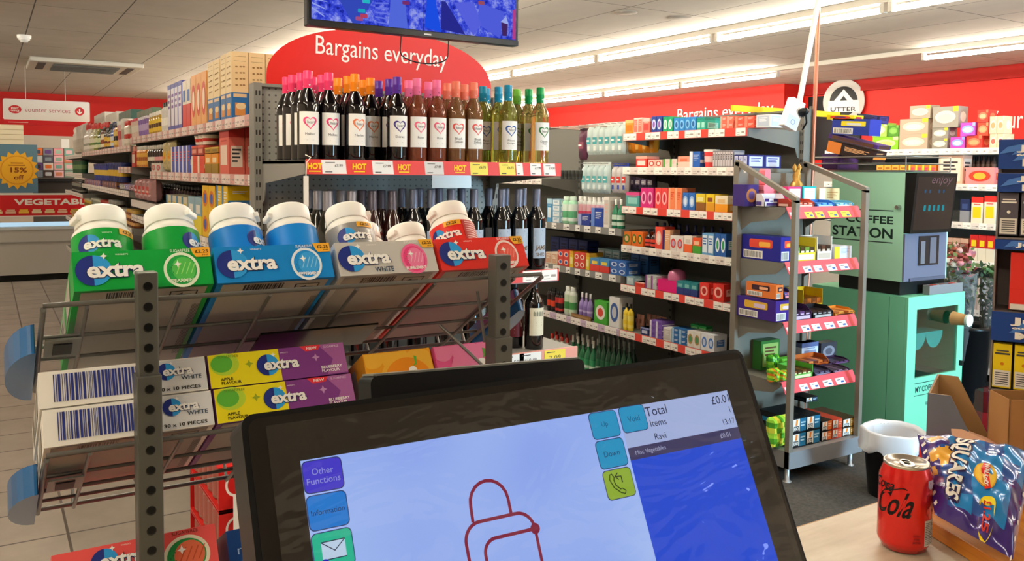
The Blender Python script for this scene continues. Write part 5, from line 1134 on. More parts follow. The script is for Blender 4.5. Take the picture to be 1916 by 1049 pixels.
row('on the sixth toiletries shelf', 0, q, .53, [
 (1312, 1337, 625, 2, 'carton', 'white and blue round-marked box', 'e6e9ee 4a7ac0 c9d4e6', 3), (1286, 1311, 620, 2, 'carton', 'white box with brown mark', 'e6e2da a88a5a 4a8a5a', 3), (1257, 1285, 615, 2, 'carton', 'blue stacked box', '2f6aa8 9fc4e2 e6eef4', 2, {'lay': 3}), (1241, 1256, 613, 1, 'carton', 'white slim box', 'e9e6e0 c4c0bc d9d6d2', 4), (1216, 1239, 600, 2, 'carton', 'purple and white box', '7a5ab0 e0daea 5a3a90', 2, {'lay': 3}), (1199, 1214, 612, 1, 'carton', 'navy small box', '26306a 8a94c4 c9cfe6', 1),
 (1164, 1180, 568, 2, 'bottle', 'yellow lotion bottle', 'efd23a 2a2a20 f4e06a', 1)], depth=.1)
row('behind on the sixth toiletries shelf', 0, q+.1, .53, [(1188, 1202, 588, 2, 'tube', 'peach squeeze tube', 'efb09a f0c0a8 a86a5a', 0), (1205, 1243, 590, 4, 'tube', 'brown squeeze tube', 'a87a6a b98a7a 6a4a44', 0), (1292, 1322, 608, 2, 'carton', 'green packet', '2a9a4a 7fcf8a 1f7a3a', 4)], depth=.05)
row('on the middle bay upper shelf', 0, q, 1.185, [
 (1142, 1162, 372, 2, 'bottle', 'green mouthwash bottle', '1f7a58 e9ece6 c9e0d2 14543c', 2), (1130, 1140, 368, 1, 'carton', 'white tall box', 'efe9e2 c9c2bd d9b4a8', 4), (1106, 1129, 389, 1, 'carton', 'royal blue box', '1f3f9a 6a8ad0 e6eaf6', 2), (1081, 1104, 400, 1, 'carton', 'navy low box', '2a3a8a 9faad9 d9deef', 2),
 (1060, 1071, 367, 1, 'bottle', 'pale green bottle', '9fd9b4 d9f0e0 e6f4ea 5aa87a', 0), (1049, 1059, 367, 1, 'bottle', 'pale green bottle', '9fd9b4 d9f0e0 e6f4ea 5aa87a', 0), (1034, 1048, 373, 1, 'carton', 'pale blue box', '9fc4d9 eef4f6 6aa0c4', 4, {'lay': 4}), (1024, 1033, 371, 1, 'carton', 'sky blue slim box', '5a9fd0 b9dcf0 e6f2f8', 1)], depth=.1)
row('behind on the middle bay upper shelf', 0, q+.13, 1.185, [(1078, 1140, 368, 7, 'bottle', 'clear bottle with pink band', 'd9dcd6 f0eee8 e6b4bd d94a6a', 0)])
row('on the middle bay toothpaste shelf', 0, q, .88, [
 (1142, 1172, 488, 2, 'carton', 'blue and white carton', '3a6ab8 c9d9f0 2a4a90', 3, {'lay': 2}), (1104, 1140, 484, 2, 'carton', 'blue, red and yellow carton', '4a8ac0 d9443a f0d04a', 5), (1096, 1103, 473, 1, 'carton', 'yellow end carton', 'e9cc3a d9a02a f4e6a0', 1), (1074, 1095, 473, 2, 'carton', 'red and cream carton', 'd9483f f0e0d2 c9302a', 3, {'lay': 2}), (1066, 1073, 469, 1, 'carton', 'yellow slim carton', 'e9cc3a d9a02a f4e6a0', 1), (1044, 1065, 468, 2, 'carton', 'red carton', 'd9483f f7c9bd 2a5aa0', 3, {'lay': 2}), (1021, 1043, 472, 2, 'carton', 'cream carton', 'efdcc6 d9a88a f6ece0', 4)], depth=.12)
row('behind on the middle bay second toiletries shelf', 0, q+.16, .88, [(1180, 1214, 474, 2, 'carton', 'dark blue toothbrush box', '1f4a86 3a6aa8 14305a', 4), (1118, 1160, 466, 3, 'carton', 'pale teal box', '9fc4c4 d9e6e4 7aa0a8', 4), (1030, 1100, 446, 4, 'carton', 'deep navy box', '1a2a6a 2a3a80 101a48', 4)], depth=.1)
row('on the middle bay third toiletries shelf', 0, q, .53, [
 (1140, 1160, 556, 1, 'carton', 'white box with blue arc', 'e6e6e6 3a5a9a c4c9d4', 3), (1112, 1136, 563, 1, 'carton', 'green, white and red box', '4aa83a f0ece4 e04a3a', 3), (1081, 1104, 548, 3, 'bottle', 'lilac bottle with white cap', '9a86c4 efeaf0 8a74b8 c4b4de', 2, {'dz': .012}), (1053, 1072, 536, 2, 'bottle', 'white and green spray bottle', 'dfe6da e9ece6 c9dcc0 3f8a4a', 0), (1037, 1050, 545, 2, 'bottle', 'dark bottle with red foot', '2a1a1a 1a1a1a c93a3a', 0), (1022, 1036, 538, 2, 'bottle', 'black bottle with red label', '1a1416 1a1a1a 2a1a1a d9482e', 0)], depth=.11)
row('by the lilac bottles', 0, q-.008, .53, [(1068, 1106, 596, 1, 'carton', 'low brown card tray edge', '9a7448 8a6438 a8845a', 1, {'d': .003, 'wm': .6})])
for (x0, x1, yt, n, ds, pl, st) in ((1112, 1178, 633, 7, 'dark green bottle with grey cap', '14402a 6a7470 1f5a3c 9fb8a8', 2), (1062, 1110, 632, 5, 'green bottle with white cap', '1f6a44 d9d6d0 2f8a5a c9e0d0', 2), (1022, 1060, 628, 4, 'white bottle with red cap', 'd9d2c8 b03a34 e6dcd2 a83a3a', 1)):
    row('on the lowest toiletries shelf', 0, q, .14, [(x0, x1, yt, n, 'bottle', ds, pl, st)])
    row('behind on the lowest toiletries shelf', 0, q+.1, .14, [(x0+8, x1+8, yt-4, n, 'bottle', ds, pl, st)])
row('on the far bay toiletries shelf', 0, q+.08, 1.50, [(1046, 1088, 318, 6, 'tub', 'dark glass tumbler', '3a3c3a 4a4c4a 2a2c2a', 0)])
# packs hanging on pegs above the middle bay
def pegs(px0, px1, yt, yb, n, desc, pal, P, shelf='on pegs above the middle bay'):
    a = on_x(px0, (yt+yb)/2, P); c_ = on_x(px1, (yt+yb)/2, P); w = (a.y-c_.y)/n; zt = on_x((px0+px1)/2, yt, P).z; zb = on_x((px0+px1)/2, yb, P).z; h = zt-zb
    proto = None
    for i in range(n):
        y = a.y-w*(i+.5)
        if proto is None: proto = o = hangpack(w*.93, .05, h*.89, pal, 0); o.name = 'hanging_pack'
        else: o = copy_tree(proto)
        o.location = (P, y, zb); o.rotation_euler = (R(0), 0, NEG)
        if i == 0 or True:
            t = MB(CHROME); t.tube([(P-.02, y, zb+h*.955), (3.955, y, zb+h*.955)], .0035, None, 6)
            k = t.build('display_peg'); tag(k, 'metal peg of the %s, %s from far end' % (desc, ORD[i+1]), 'peg', 'display pegs')
        tag(o, '%s, %s from far end %s' % (desc, ORD[i+1], shelf), 'hanging pack', desc+'s '+shelf)
pegs(1096, 1166, 229, 289, 6, 'pale teal cotton pack', 'c4d4d0 3f9aa0 e6ece6', 3.62)
pegs(1086, 1138, 303, 361, 5, 'lower pale teal pack', 'bcd0d0 4fa4a8 dfe9e6', 3.62)
pegs(1142, 1172, 305, 361, 3, 'red, white and blue pack', 'c9c4c4 c93a36 2a3f9a', 3.62)
pegs(1080, 1094, 238, 299, 1, 'maroon pack', '5a2f44 8a4a5a 3a1f30', 3.64)
pegs(1172, 1226, 230, 286, 4, 'orange sponge pack', 'ef9a26 e07f1a f7c060', 3.70)
pegs(1176, 1222, 320, 358, 4, 'dark striped razor pack', '4a3f58 c9c0cc 2a2438', 3.72)
for i, px in enumerate((1056, 1072, 1090, 1110, 1130)):
    p = on_x(px, 240-3*i, 3.62); b = MB(M('d9b4a8', .4)); b.tube([(3.5, p.y, 1.875), (3.955, p.y, 1.862)], .004, None, 6)
    tag(b.build('display_peg'), 'empty peg above the hanging packs, %s from the far end' % ORD[i+1], 'peg', 'empty pegs')
# hanging socket on its conduit, copper pipe
p0 = on_y(1529, 0, 3.242)+Vector((.014, 0, 0)); p1 = on_y(1516, 345, 3.242)+Vector((.014, 0, 0))
b = MB(M('a86a52', .35, .7)); pz0 = p0+(p0-p1)*((CEIL-p0.z)/(p0.z-p1.z)); pz1 = p1+(p0-p1)*((0.001-p1.z)/(p0.z-p1.z))
b.tube([tuple(pz1), tuple(pz0-(pz0-pz1)*.0005)], .011, None, 10); tag(b.build('copper_pipe'), 'thin copper pipe rising from the shelving to the ceiling', 'pipe')
t0 = on_y(1524, 40, 2.9); t1 = on_y(1495, 195, 2.9); d = (t1-t0); top = t0-d*((CEIL-t0.z)/(t1.z-t0.z)*-1) if False else t0+d*((CEIL-.001-t0.z)/d.z)
t = thing('hanging_socket', tuple(top), (0, 0, 0), 'white socket box with black plug hanging on a slanted white conduit', 'socket')
b = MB(M('e6dfd4', .4)); b.tube([(0, 0, -.002), tuple(t1-top)], .014, None, 10); b.build('conduit', t)
bc = on_y(1482, 214, 2.9)-top
Ts = Matrix.Translation(bc) @ Matrix.Rotation(R(-8), 4, 'Z') @ Matrix.Rotation(R(22), 4, 'Y')
b = MB(M('e9e7e3', .35)); b.box(-.042, .042, -.022, .022, -.075, .075, None, Ts); b.build('socket_box', t, bevel=.004)
b = MB(M('c4d2e8', .4)); b.box(-.036, .036, -.0235, -.022, -.07, -.012, None, Ts); b.disc(0, 0, .014, None, M('8a94b8', .4), .0242, Ts @ Matrix.Translation((0, 0, -.042)) @ Matrix.Rotation(R(90), 4, 'X'), inner=.7); b.build('face_plate', t)
b = MB(BLACK); b.lathe([(.02, 0), (.022, .02), (.014, .04), (0, .042)], None, 14, Ts @ Matrix.Translation((.03, -.024, .018)) @ Matrix.Rotation(R(70), 4, 'X')); b.tube([tuple(Ts @ Vector((.035, -.055, .012))), tuple(Ts @ Vector((.06, -.05, -.02))), tuple(Ts @ Vector((.075, -.02, -.05)))], .005); b.build('plug', t)
b = MB(M('f0cf1e', .4)); pa = on_y(1380, 212, 3.6); pb = on_y(1560, 205, 3.6)
pa = on_y(1372, 208, 3.62); pb = on_y(1572, 212, 3.62); b.box(0, pb.x-pa.x, 0, .02, 0, .035); tag(b.build('yellow_strip', None, (pa.x, 3.62, 1.921)), 'long yellow strip lying along the top of the toiletries shelving', 'strip')

# ================================================================ CANDY RACK (faces the till)
CX0, CX1, CY0, CY1 = 3.374, 3.945, 2.834, 3.25
t = thing('candy_rack', (CX0, CY0, 0), (0, 0, 0), 'grey open-sided rack of chocolate and snack boxes left of the coffee cabinet', 'display rack')
CG = M('7d766b', .42, .1)
W = CX1-CX0; DP = CY1-CY0
for x in (0, W-.035):
    b = MB(CG); b.box(x, x+.028, 0, .028, .085, 1.425+(.05 if x else 0)); b.build('front_post', t)
    b = MB(CG); b.box(x, x+.035, DP-.035, DP, .085, 1.615); b.build('rear_post', t)
    b = MB(CG); zt = 1.425+(.05 if x else 0); n = 1
    b.add([(x+q, yy, zz) for q in (0, .026) for yy, zz in ((0.0, zt-.012), (DP-.01, 1.60), (DP-.01, 1.628), (0.0, zt+.014))], [(3, 2, 1, 0), (4, 5, 6, 7)]+[(k, (k+1) % 4, 4+(k+1) % 4, 4+k) for k in range(4)]); b.build('top_bar', t)
b = MB(CG); b.box(.035, W-.035, DP-.02, DP-.008, .1, 1.56); b.build('back_panel', t)
CS = [(1.385, 'y'), (1.108, 'w'), (.805, 'w'), (.50, 'w')]
for i, (z, k) in enumerate(CS):
    b = MB(M('6f6d67', .45)); b.box(.03, W-.006, .09, DP-.022, z-.012, z)
    for x in (.029, W-.033):
        b.add([(x+q, yy, zz) for q in (0, .004) for yy, zz in ((.09, z-.001), (DP-.03, z-.001), (DP-.03, z-.13), (DP-.10, z-.085), (.14, z-.06), (.09, z-.02))], [(5, 4, 3, 2, 1, 0), (6, 7, 8, 9, 10, 11)]+[(m, (m+1) % 6, 6+(m+1) % 6, 6+m) for m in range(6)])
    so = b.build('shelf', t)
    b = MB(M('dc5560', .4)); T = Matrix.Translation((.03, .088, z)) @ Matrix.Rotation(R(-28), 4, 'X')
    b.box(0, W-.01, -.004, 0, -.062, .004, None, T); F = T @ Matrix.Translation((0, -.004, -.062)) @ face('F', 1, 1, 1)
    for x, w in ((.01, .05), (.12, .06), (.2, .06), (.3, .07), (.4, .07)):
        c = 'efd84a' if k == 'y' and x > .05 else 'f4f0ea'; b.poly([(x, .003), (x+w, .003), (x+w-.004, .036), (x-.004, .036)], M(c, .5), .0006, F)
        b.rect(x+.008, x+w*.5, .024, .028, INKS, .001, F); b.rect(x+w*.5, x+w*.85, .01, .02, M('3a5a9a', .5), .001, F)
    b.build('price_rail', so)
b = MB(M('8f9094', .4, .2)); b.box(0, W, -.004, DP, .085, .17); b.build('base', t)
for x in (.04, W-.04):
    for y in (.04, DP-.04):
        b = MB(M('b4b4b4', .3, .6)); b.lathe([(.022, 0), (.022, .01), (.012, .014), (.012, .085)], None, 14, Matrix.Translation((x, y, 0))); b.build('foot', t)
KY = CY0+.095
CR = 'on the candy rack top shelf'
row(CR, 0, KY, 1.385, [(1483, 1525, 372, 1, 'tray', 'red and brown bar tray', 'a83a2a f0c4b4 8a2a20 c95a3a', 0), (1528, 1562, 374, 1, 'tray', 'blue bar tray', '2a6ac0 9fd0f4 1f4f9a 3a8ad9', 0), (1564, 1598, 375, 1, 'tray', 'light blue bar tray', '5aa8d0 e6f2f8 2a86b8 8accd9', 0)], 'Y', .1, 'left')
row(CR, 0, KY+.11, 1.385, [(1430, 1470, 362, 1, 'tray', 'purple and white bar tray', 'd9d4dc 4a3a80 3a2a70 e6e2ea', 0), (1474, 1500, 349, 1, 'carton', 'pink egg carton', 'd93a7a f7d0dc f4ece6', 4), (1502, 1528, 348, 1, 'carton', 'turquoise egg carton', '2aa8a8 eef4f2 e6d9b0', 4), (1532, 1572, 352, 1, 'carton', 'cream and tan carton', 'd9c090 f0e2c4 a87a4a', 2)], 'Y', .06, 'left')
# moulded figures on the top shelf
def figure(px, py, P, z, col, lab, gold=False):
    p = on_y(px, py, P); t = thing('chocolate_figure', (p.x, P+.045, z+GAP), (0, 0, 0), lab, 'chocolate figure')
    b = MB(M(col, .25, .4 if gold else 0)); s = .045; h = on_y(px, py, P).z-z
    if gold: b.lathe([(s*.7, 0), (s, h*.1), (s*1.02, h*.35), (s*.7, h*.52), (s*.42, h*.6), (s*.5, h*.7), (s*.34, h*.84), (0, h*.87)], None, 16); b.build('body', t); e = MB(M(col, .25, .4)); [e.lathe([(.006, h*.8), (.015, h*.9), (0, h)], None, 10, Matrix.Translation((q*.018, 0, 0))) for q in (-1, 1)]; e.build('ears', t)
    else:
        b.box(-s, s, -.03, .03, 0, h*.45); b.prism(rr(-s*1.1, s*1.1, h*.4, h*.56, .006), -.032, .032, None, Matrix.Rotation(R(90), 4, 'X')); b.build('body', t)
        e = MB(M(col, .25)); e.prism(rr(-.03, .012, h*.55, h, .012), -.02, .02, None, Matrix.Rotation(R(90), 4, 'X')); e.build('ears', t)
figure(1446, 316, KY+.176, 1.385, 'f2828f', 'pink bunny-shaped egg box on the candy rack top shelf')
figure(1504, 306, KY+.176, 1.385, 'b8863a', 'gold foil bunny on the candy rack top shelf', True)
row('at the back of the candy rack top', 0, KY+.20, 1.385, [(1393, 1420, 345, 1, 'carton', 'dark purple egg carton', '3a2a70 a86a3a 5a4a90', 3)], 'Y', .08, 'left')
CR = 'on the candy rack second shelf'
row(CR, 0, KY, 1.108, [(1489, 1528, 446, 1, 'tray', 'yellow bar tray', 'e6d23a f4efd9 6a8a3a 4a3a20', 1), (1529, 1558, 442, 1, 'tray', 'white bar tray', 'efece6 c9b9a8 3a2a20 5a3a2a', 1), (1561, 1594, 460, 1, 'carton', 'white and yellow packet', 'd9dce9 efd23a b4bcd9', 2)], 'Y', .12, 'left')
row(CR, 0, KY+.02, 1.108, [(1461, 1488, 443, 1, 'carton', 'big navy chocolate case', '24258a d94a3a f0b04a', 8, {'d': .26, 'wm': .6})], 'Y', .26, 'left')
CR = 'on the candy rack third shelf'
row(CR, 0, KY, .805, [(1486, 1520, 572, 1, 'tray', 'dark purple bar tray', '3a2348 c9b4d0 2a1a30 5a3a6a', 0), (1521, 1560, 574, 1, 'tray', 'black and silver bar tray', '1f1c20 b4b4b4 2a2428 3a3034', 0), (1562, 1600, 578, 1, 'tray', 'orange bar tray', 'd9862a 5a2a14 a8501e e6a04a', 0)], 'Y', .12, 'left')
row(CR, 0, KY+.02, .805, [(1451, 1484, 562, 1, 'carton', 'purple chocolate case', '3a2280 e0b03a d9c4e6', 8, {'d': .26, 'wm': .6})], 'Y', .26, 'left')
z0 = on_y(1450, 562, KY+.02).z
row('stacked on the purple chocolate case', 0, KY+.03, z0, [(1452, 1466, 533, 1, 'carton', 'orange chocolate box', 'e07a3a 3a1f30 f4b48a', 8, {'d': .2}), (1468, 1482, 540, 1, 'tray', 'blue and pink bar tray', '3a3a80 d98a9a 5a5aa0 c96a7a', 0, {'d': .1})], 'Y', .2, 'left')
row('at the back of the third candy shelf', 0, KY+.14, .805, [(1502, 1540, 541, 1, 'tray', 'bright yellow bar tray', 'f2c81e 8a4a1a 6a3a14 a85a20', 1)], 'Y', .12, 'left')
CR = 'on the candy rack fourth shelf'
row(CR, 0, KY, .50, [(1484, 1522, 684, 1, 'tray', 'green bar tray', '5aa83a d9e6b0 7a4a2a 4a2f1a', 1), (1524, 1556, 690, 1, 'tray', 'purple-black bar tray', '2a2438 8a86a0 3a3048 4a3a5a', 0), (1558, 1590, 688, 1, 'tray', 'plum bar tray', '3f2a44 b49ab8 2f2034 5a3f5a', 0)], 'Y', .11, 'left')
row(CR, 0, KY+.0, .50, [(1446, 1463, 690, 1, 'bag', 'lime packet', 'a8d62a e07a2a 5aa82a', 2, {'d': .05}), (1465, 1480, 694, 1, 'bag', 'lime packet', 'a8d62a e07a2a 5aa82a', 2, {'d': .05})], 'Y', .05, 'left')
row('further back on the fourth candy shelf', 0, KY+.13, .50, [(1444, 1462, 664, 1, 'bag', 'green snack packet', '4fae2a 8ad03a 2f7a2a', 2, {'d': .05}), (1464, 1482, 668, 1, 'bag', 'bright green packet', '6ac03a 3a7a2a a8d95a', 0, {'d': .05}), (1496, 1552, 668, 1, 'tray', 'orange and brown tray', 'c9682a 8a3a1a e08a4a 6a2f1a', 0), (1556, 1590, 672, 1, 'tray', 'dark plum tray', '3a2440 6a4a78 2a1a30 4a2f50', 0)], 'Y', .1, 'left')
row('at the back of the fourth candy shelf', 0, KY+.232, .50, [(1424, 1460, 636, 1, 'carton', 'dark green snack box', '3a7a34 a8c46a 6a4a2a', 4), (1500, 1532, 640, 1, 'carton', 'pale blue box', 'c9d4e9 5a6a9a 8a94b4', 1), (1536, 1566, 640, 1, 'carton', 'dark grey box', '3a3a44 8a8a98 5a5a68', 3)], 'Y', .06, 'left')
CR = 'on the candy rack base'
def kind_box(px0, px1, pal, lab):
    row(CR, 0, CY0+.035, .17, [(px0, px1, 778, 1, 'carton', lab, pal, 9, {'lay': 2, 'd': .22})], 'Y', .22, 'left')
kind_box(1483, 1535, '10161a 1f6f9a b9dcea', 'dark and blue bar box')
row(CR, 0, CY0+.035, .17, [(1538, 1557, 786, 1, 'carton', 'black and orange bar box', '1a1412 e06a2a f4c49a', 9, {'lay': 2, 'd': .22})], 'Y', .22, 'left')
row(CR, 0, CY0+.035, .17, [(1558, 1576, 783, 1, 'carton', 'red snack bar box', 'c9402a e8603f f4b49a', 9, {'lay': 2, 'd': .22})], 'Y', .22, 'left')
row(CR, 0, CY0+.035, .17, [(1577, 1603, 781, 1, 'carton', 'brown snack bar box', '3a2818 a8702a e6c08a', 9, {'lay': 2, 'd': .22})], 'Y', .22, 'left')
row(CR, 0, CY0+.06, .17, [(1448, 1481, 780, 1, 'bag', 'lime green snack bag', '9ad03a e0e04a 4f9a2a', 2, {'d': .07})], 'Y', .07, 'left')
row('above the snack bar boxes', 0, CY0+.2, .17+on_y(1510, 778, CY0+.035).z-.17+.002, [(1508, 1530, 742, 1, 'carton', 'dark snack bar box', '10161a 2a3a4a b9dcea', 9, {'d': .1})], 'Y', .1, 'left')
# ================================================================ COFFEE CABINET AND MACHINE
KX0, KX1, KY0, KY1, KH = 4.518, 5.085, 2.971, 3.645, 0.852
TEAL = M('80d6b2', .38); TEALI = M('1f6a60', .5); MINT = M('b0e8cc', .35)
t = thing('coffee_cabinet', (KX0, KY0, 0), (0, 0, 0), 'green metal coffee cabinet with a glazed cup window, under the coffee machine', 'cabinet')
kw, kd = KX1-KX0, KY1-KY0
b = MB(TEAL); b.box(0, .012, .02, kd, 0, KH); b.box(kw-.012, kw, .02, kd, 0, KH); b.box(.012, kw-.012, .02, kd, KH-.012, KH); b.box(.012, kw-.012, kd-.012, kd, 0, KH-.012); b.box(.012, kw-.012, .02, kd-.012, 0, .34)
b.box(-.0006, 0, .12, .123, 0.02, KH-.01, M('2f7a60', .5)); b.build('body', t)
wx0, wx1, wz0, wz1 = .085, .50, .37, .775
b = MB(TEAL); b.box(0, kw, 0, .019, 0, wz0); b.box(0, kw, 0, .019, wz1, KH); b.box(0, wx0, 0, .019, wz0, wz1); b.box(wx1, kw, 0, .019, wz0, wz1)
F = face('F', 1, 1, 1); ink = M('1d4a44', .5)
for z, w in ((.335, .40), (.262, .40)): b.rect(.285-w/2, .285+w/2, z, z+.004, ink, .0006, F)
b.text('MY COFFEE STATION', .285, .30, .38, .034, ink, .0006, F, bold=.02); b.text('FRESHLY GROUND', .30, .205, .2, .022, ink, .0006, F); b.text('COFFEE', .30, .155, .13, .026, ink, .0006, F, bold=.02)
for a, q in (((-.35, .1), 1),): pass
dr = b.build('door', t)
b = MB(M('1a1f20', .4)); b.box(.53, .545, -.02, 0, .40, .43); b.build('lock', dr)
b = MB(CLEAR); b.box(wx0+.002, wx1-.002, .008, .011, wz0+.002, wz1-.002); b.build('window_pane', dr)
b = MB(TEALI); b.box(.013, kw-.013, .3, .31, .345, KH-.013); b.box(.013, kw-.013, .03, .3, .341, .345); b.build('inner_panel', t)
b = MB(M('4fd8d2', .35))
for x in (.13, .30):
    T = Matrix.Translation((x+.06, .06, .615)) @ Matrix.Rotation(R(90), 4, 'X') @ Matrix.Rotation(R(180), 4, 'Z')
    b.prism([(.085*math.cos(R(a)), .10*math.sin(R(a))) for a in range(0, 181, 12)], -.12, 0, None, T)
b.build('cup_chute', t)
def cup_stack(x, y, z, rx, lab, n=5):
    o = thing('paper_cups', (KX0+x, KY0+y, z), (rx, 0, 0), lab, 'cup stack')
    b = MB(M('b98a58', .6)); b.lathe([(.03, 0), (.042, .1)], None, 18)
    for k in range(n): b.lathe([(.041, .1+k*.012), (.0445, .108+k*.012), (.0445, .111+k*.012), (.041, .112+k*.012)], None, 18, cap=False)
    b.build('cups', o); b = MB(WHITE); b.lathe([(.036, -.004), (.0365, .012), (.02, .012)], None, 18); b.build('base_cup', o)
cup_stack(.19, .12, .62, 0, 'brown paper cups in the left chute of the coffee cabinet')
o = cup_stack(.43, -.112, .70, R(-90), 'brown and white paper cup lying out of the coffee cabinet window', 0)
t = thing('coffee_machine', (KX0, 3.0, KH+.0012), (0, 0, 0), 'mint green coffee machine with black slanted display on the cabinet', 'coffee machine')
mh = 1.571-KH; mw, md = .44, .52; z0 = .935-KH
b = MB(M('1b1d1e', .4)); b.box(.03, mw-.03, .05, md-.05, 0, z0); b.build('plinth', t)
b = MB(MINT); b.box(0, mw, .02, md, z0, mh)
L_ = Matrix(((0, 0, -1, -.0006), (-1, 0, 0, 0), (0, 1, 0, 0), (0, 0, 0, 1)))
pa = on_x(1672, 395, KX0); pb = on_x(1672, 455, KX0); pc = on_x(1557, 448, KX0); pm = 3.0
def Lx(p): return -(p.y-3.0)
def Lz(p): return p.z-KH
ink = M('16302a', .5); xr, xl = Lx(pa), Lx(pc)
b.rect(Lx(on_x(1585, 394, KX0)), xr, Lz(pa)-.003, Lz(pa)+.003, ink, 0, L_); b.rect(xl, xr, Lz(pb)-.003, Lz(pb)+.003, ink, 0, L_)
q = on_x(1672, 413, KX0); b.text('COFFEE', (Lx(on_x(1583, 413, KX0))+xr)/2, Lz(q), xr-Lx(on_x(1583, 413, KX0)), .046, ink, 0, L_, bold=.025)
q = on_x(1670, 434, KX0); b.text('STATION', (xl+xr)/2, Lz(on_x(1616, 434, KX0)), xr-xl, .062, ink, 0, L_, bold=.025)
b.build('body', t)
b = MB(M('141414', .3)); zt, zb = mh-.002, Lz(on_x(1695, 437, KX0))
b.add([(x, y, z) for x in (0.0, .40) for y, z in ((.019, zb), (.019, zt), (-.052, zt), (-.022, zb))], [(0, 1, 2, 3), (7, 6, 5, 4), (0, 4, 5, 1), (1, 5, 6, 2), (2, 6, 7, 3), (3, 7, 4, 0)])
hood = b.build('display_hood', t)
sl = math.atan2(.03, zt-zb); T = Matrix.Translation((0, -.022, zb)) @ Matrix.Rotation(sl, 4, 'X') @ face('F', 1, 1, 1); hl = math.hypot(.03, zt-zb)
b = MB(M('1a0f10', .08, coat=.6)); b.rect(.02, .385, .02, hl-.02, None, 0, T)
CY_ = EM('3fb8c8', .55)
for i in range(5): b.rrect(.10+.045*i, .122+.045*i, .13, .165, .005, CY_, .0006, T)
for i in (0, 1, 3, 4): b.rrect(.09+.045*i, .108+.045*i, .235, .255, .005, EM('5a86b4', .4), .0006, T)
b.text('enjoy', .25, .305, .2, .06, M('5a3f42', .5), .0005, T, slant=.3); b.build('display', hood)
b = MB(M('767c94', .3, .3)); b.box(0.001, .41, .008, .0195, z0+.002, zb-.004); b.box(.05, .40, .0, .008, z0+.002, z0+.02, M('55586a', .4)); b.build('front_panel', t)
b = MB(M('1c1a20', .15, coat=.5)); b.box(.13, .33, .004, .008, z0+.09, zb-.02); b.box(.15, .19, .002, .004, z0+.1, zb-.05, M('9aa0b0', .2, .6)); b.box(.24, .30, .002, .004, z0+.1, zb-.03, M('8a8fa4', .2, .6)); b.build('cup_bay', t)
b = MB(CHROME); b.lathe([(.012, 0), (.012, .03)], None, 12, Matrix.Translation((0, .05, Lz(on_x(1683, 388, KX0)))) @ Matrix.Rotation(R(-90), 4, 'Y')); b.build('knob', t)
# sachet tray between cabinet and machine
t = thing('sachet_tray', (KX0+.2, KY0-.0, KH+.0012), (0, 0, 0), 'clear tray of coloured sachets on the cabinet below the coffee machine', 'tray')
for x, wid in ((0, .36),):
    b = MB(M('c9ccd0', .1, trans=.6)); b.box(0, .34, .0, .003, 0, .055); b.box(0, .34, .04, .043, 0, .055); b.box(0, .34, .003, .04, 0, .003); b.box(0, .003, .003, .04, 0.003, .055); b.box(.337, .34, .003, .04, .003, .055); b.build('case', t)
    for i, c in enumerate(('b03a34', 'c94a3a', 'e6e2da', '8a4a3a', '5a7ab0', 'b03a34', 'd9d0c0')):
        b = MB(M(c, .5)); b.box(.01+.047*i, .05+.047*i, .006, .037, .0035, .05+.004*(i % 2)); b.build('sachet', t)
# wire crate of snack cases above the machine
t = thing('wire_crate', (KX0, 3.02, 1.5735), (0, 0, 0), 'grey wire crate on top of the coffee machine holding snack cases', 'crate')
b = MB(M('8a8780', .35, .6)); 
for z in (.004, .05, .09): b.tube([(.0, .0, z), (.44, .0, z), (.44, .66, z), (.0, .66, z)], .004, None, 6, True)
for x, y in ((0, 0), (.44, 0), (.44, .66), (0, .66)): b.tube([(x, y, .004), (x, y, .09)], .004, None, 6)
for i in range(6): b.tube([(0, .06+.1*i, .004), (.44, .06+.1*i, .004)], .003, None, 6)
b.build('frame', t); b = MB(M('55534e', .5)); b.box(.01, .43, .01, .65, .008, .012); b.build('base_plate', t)
def snack(px, py, w, d, h, z, pal, st, tilt, lab, X=KX0+.03, name='snack_case'):
    p = on_x(px, py, X); o = carton(w, d, h, pal, st); o.name = name; o.location = (X, p.y, z); o.rotation_euler = (0, tilt, NEG)
    o.rotation_euler = (Matrix.Rotation(NEG, 4, 'Z') @ Matrix.Rotation(tilt, 4, 'Y')).to_euler(); tag(o, lab, 'snack case')
snack(1552, 313, .12, .2, .10, 1.587, '3a2050 4a2a60 2a1a3a', 4, 0, 'dark purple snack case at the left end of the wire crate')
snack(1588, 284, .34, .12, .07, 1.665, '2a1a1a f08a3a f7c08a', 2, R(13), 'tilted orange and black snack case above the wire crate')
snack(1594, 269, .36, .13, .025, 1.748, '4a2a78 5a3a20 3a2050', 4, R(13), 'flat tilted purple snack case on the orange one')
snack(1590, 240, .27, .11, .10, 1.80, '24389a f2dc1e d9dce6', 8, R(4), 'blue snack case with barcode and yellow lid')
snack(1572, 218, .2, .09, .03, 1.897, 'f2dc1e d93a2a 5a2a60', 3, R(4), 'flat yellow snack case with red marks on the blue one')
snack(1622, 226, .16, .1, .05, 1.88, '1f2048 3a3a7a 14142a', 4, R(8), 'dark navy snack bag box right of the yellow one', KX0+.17)

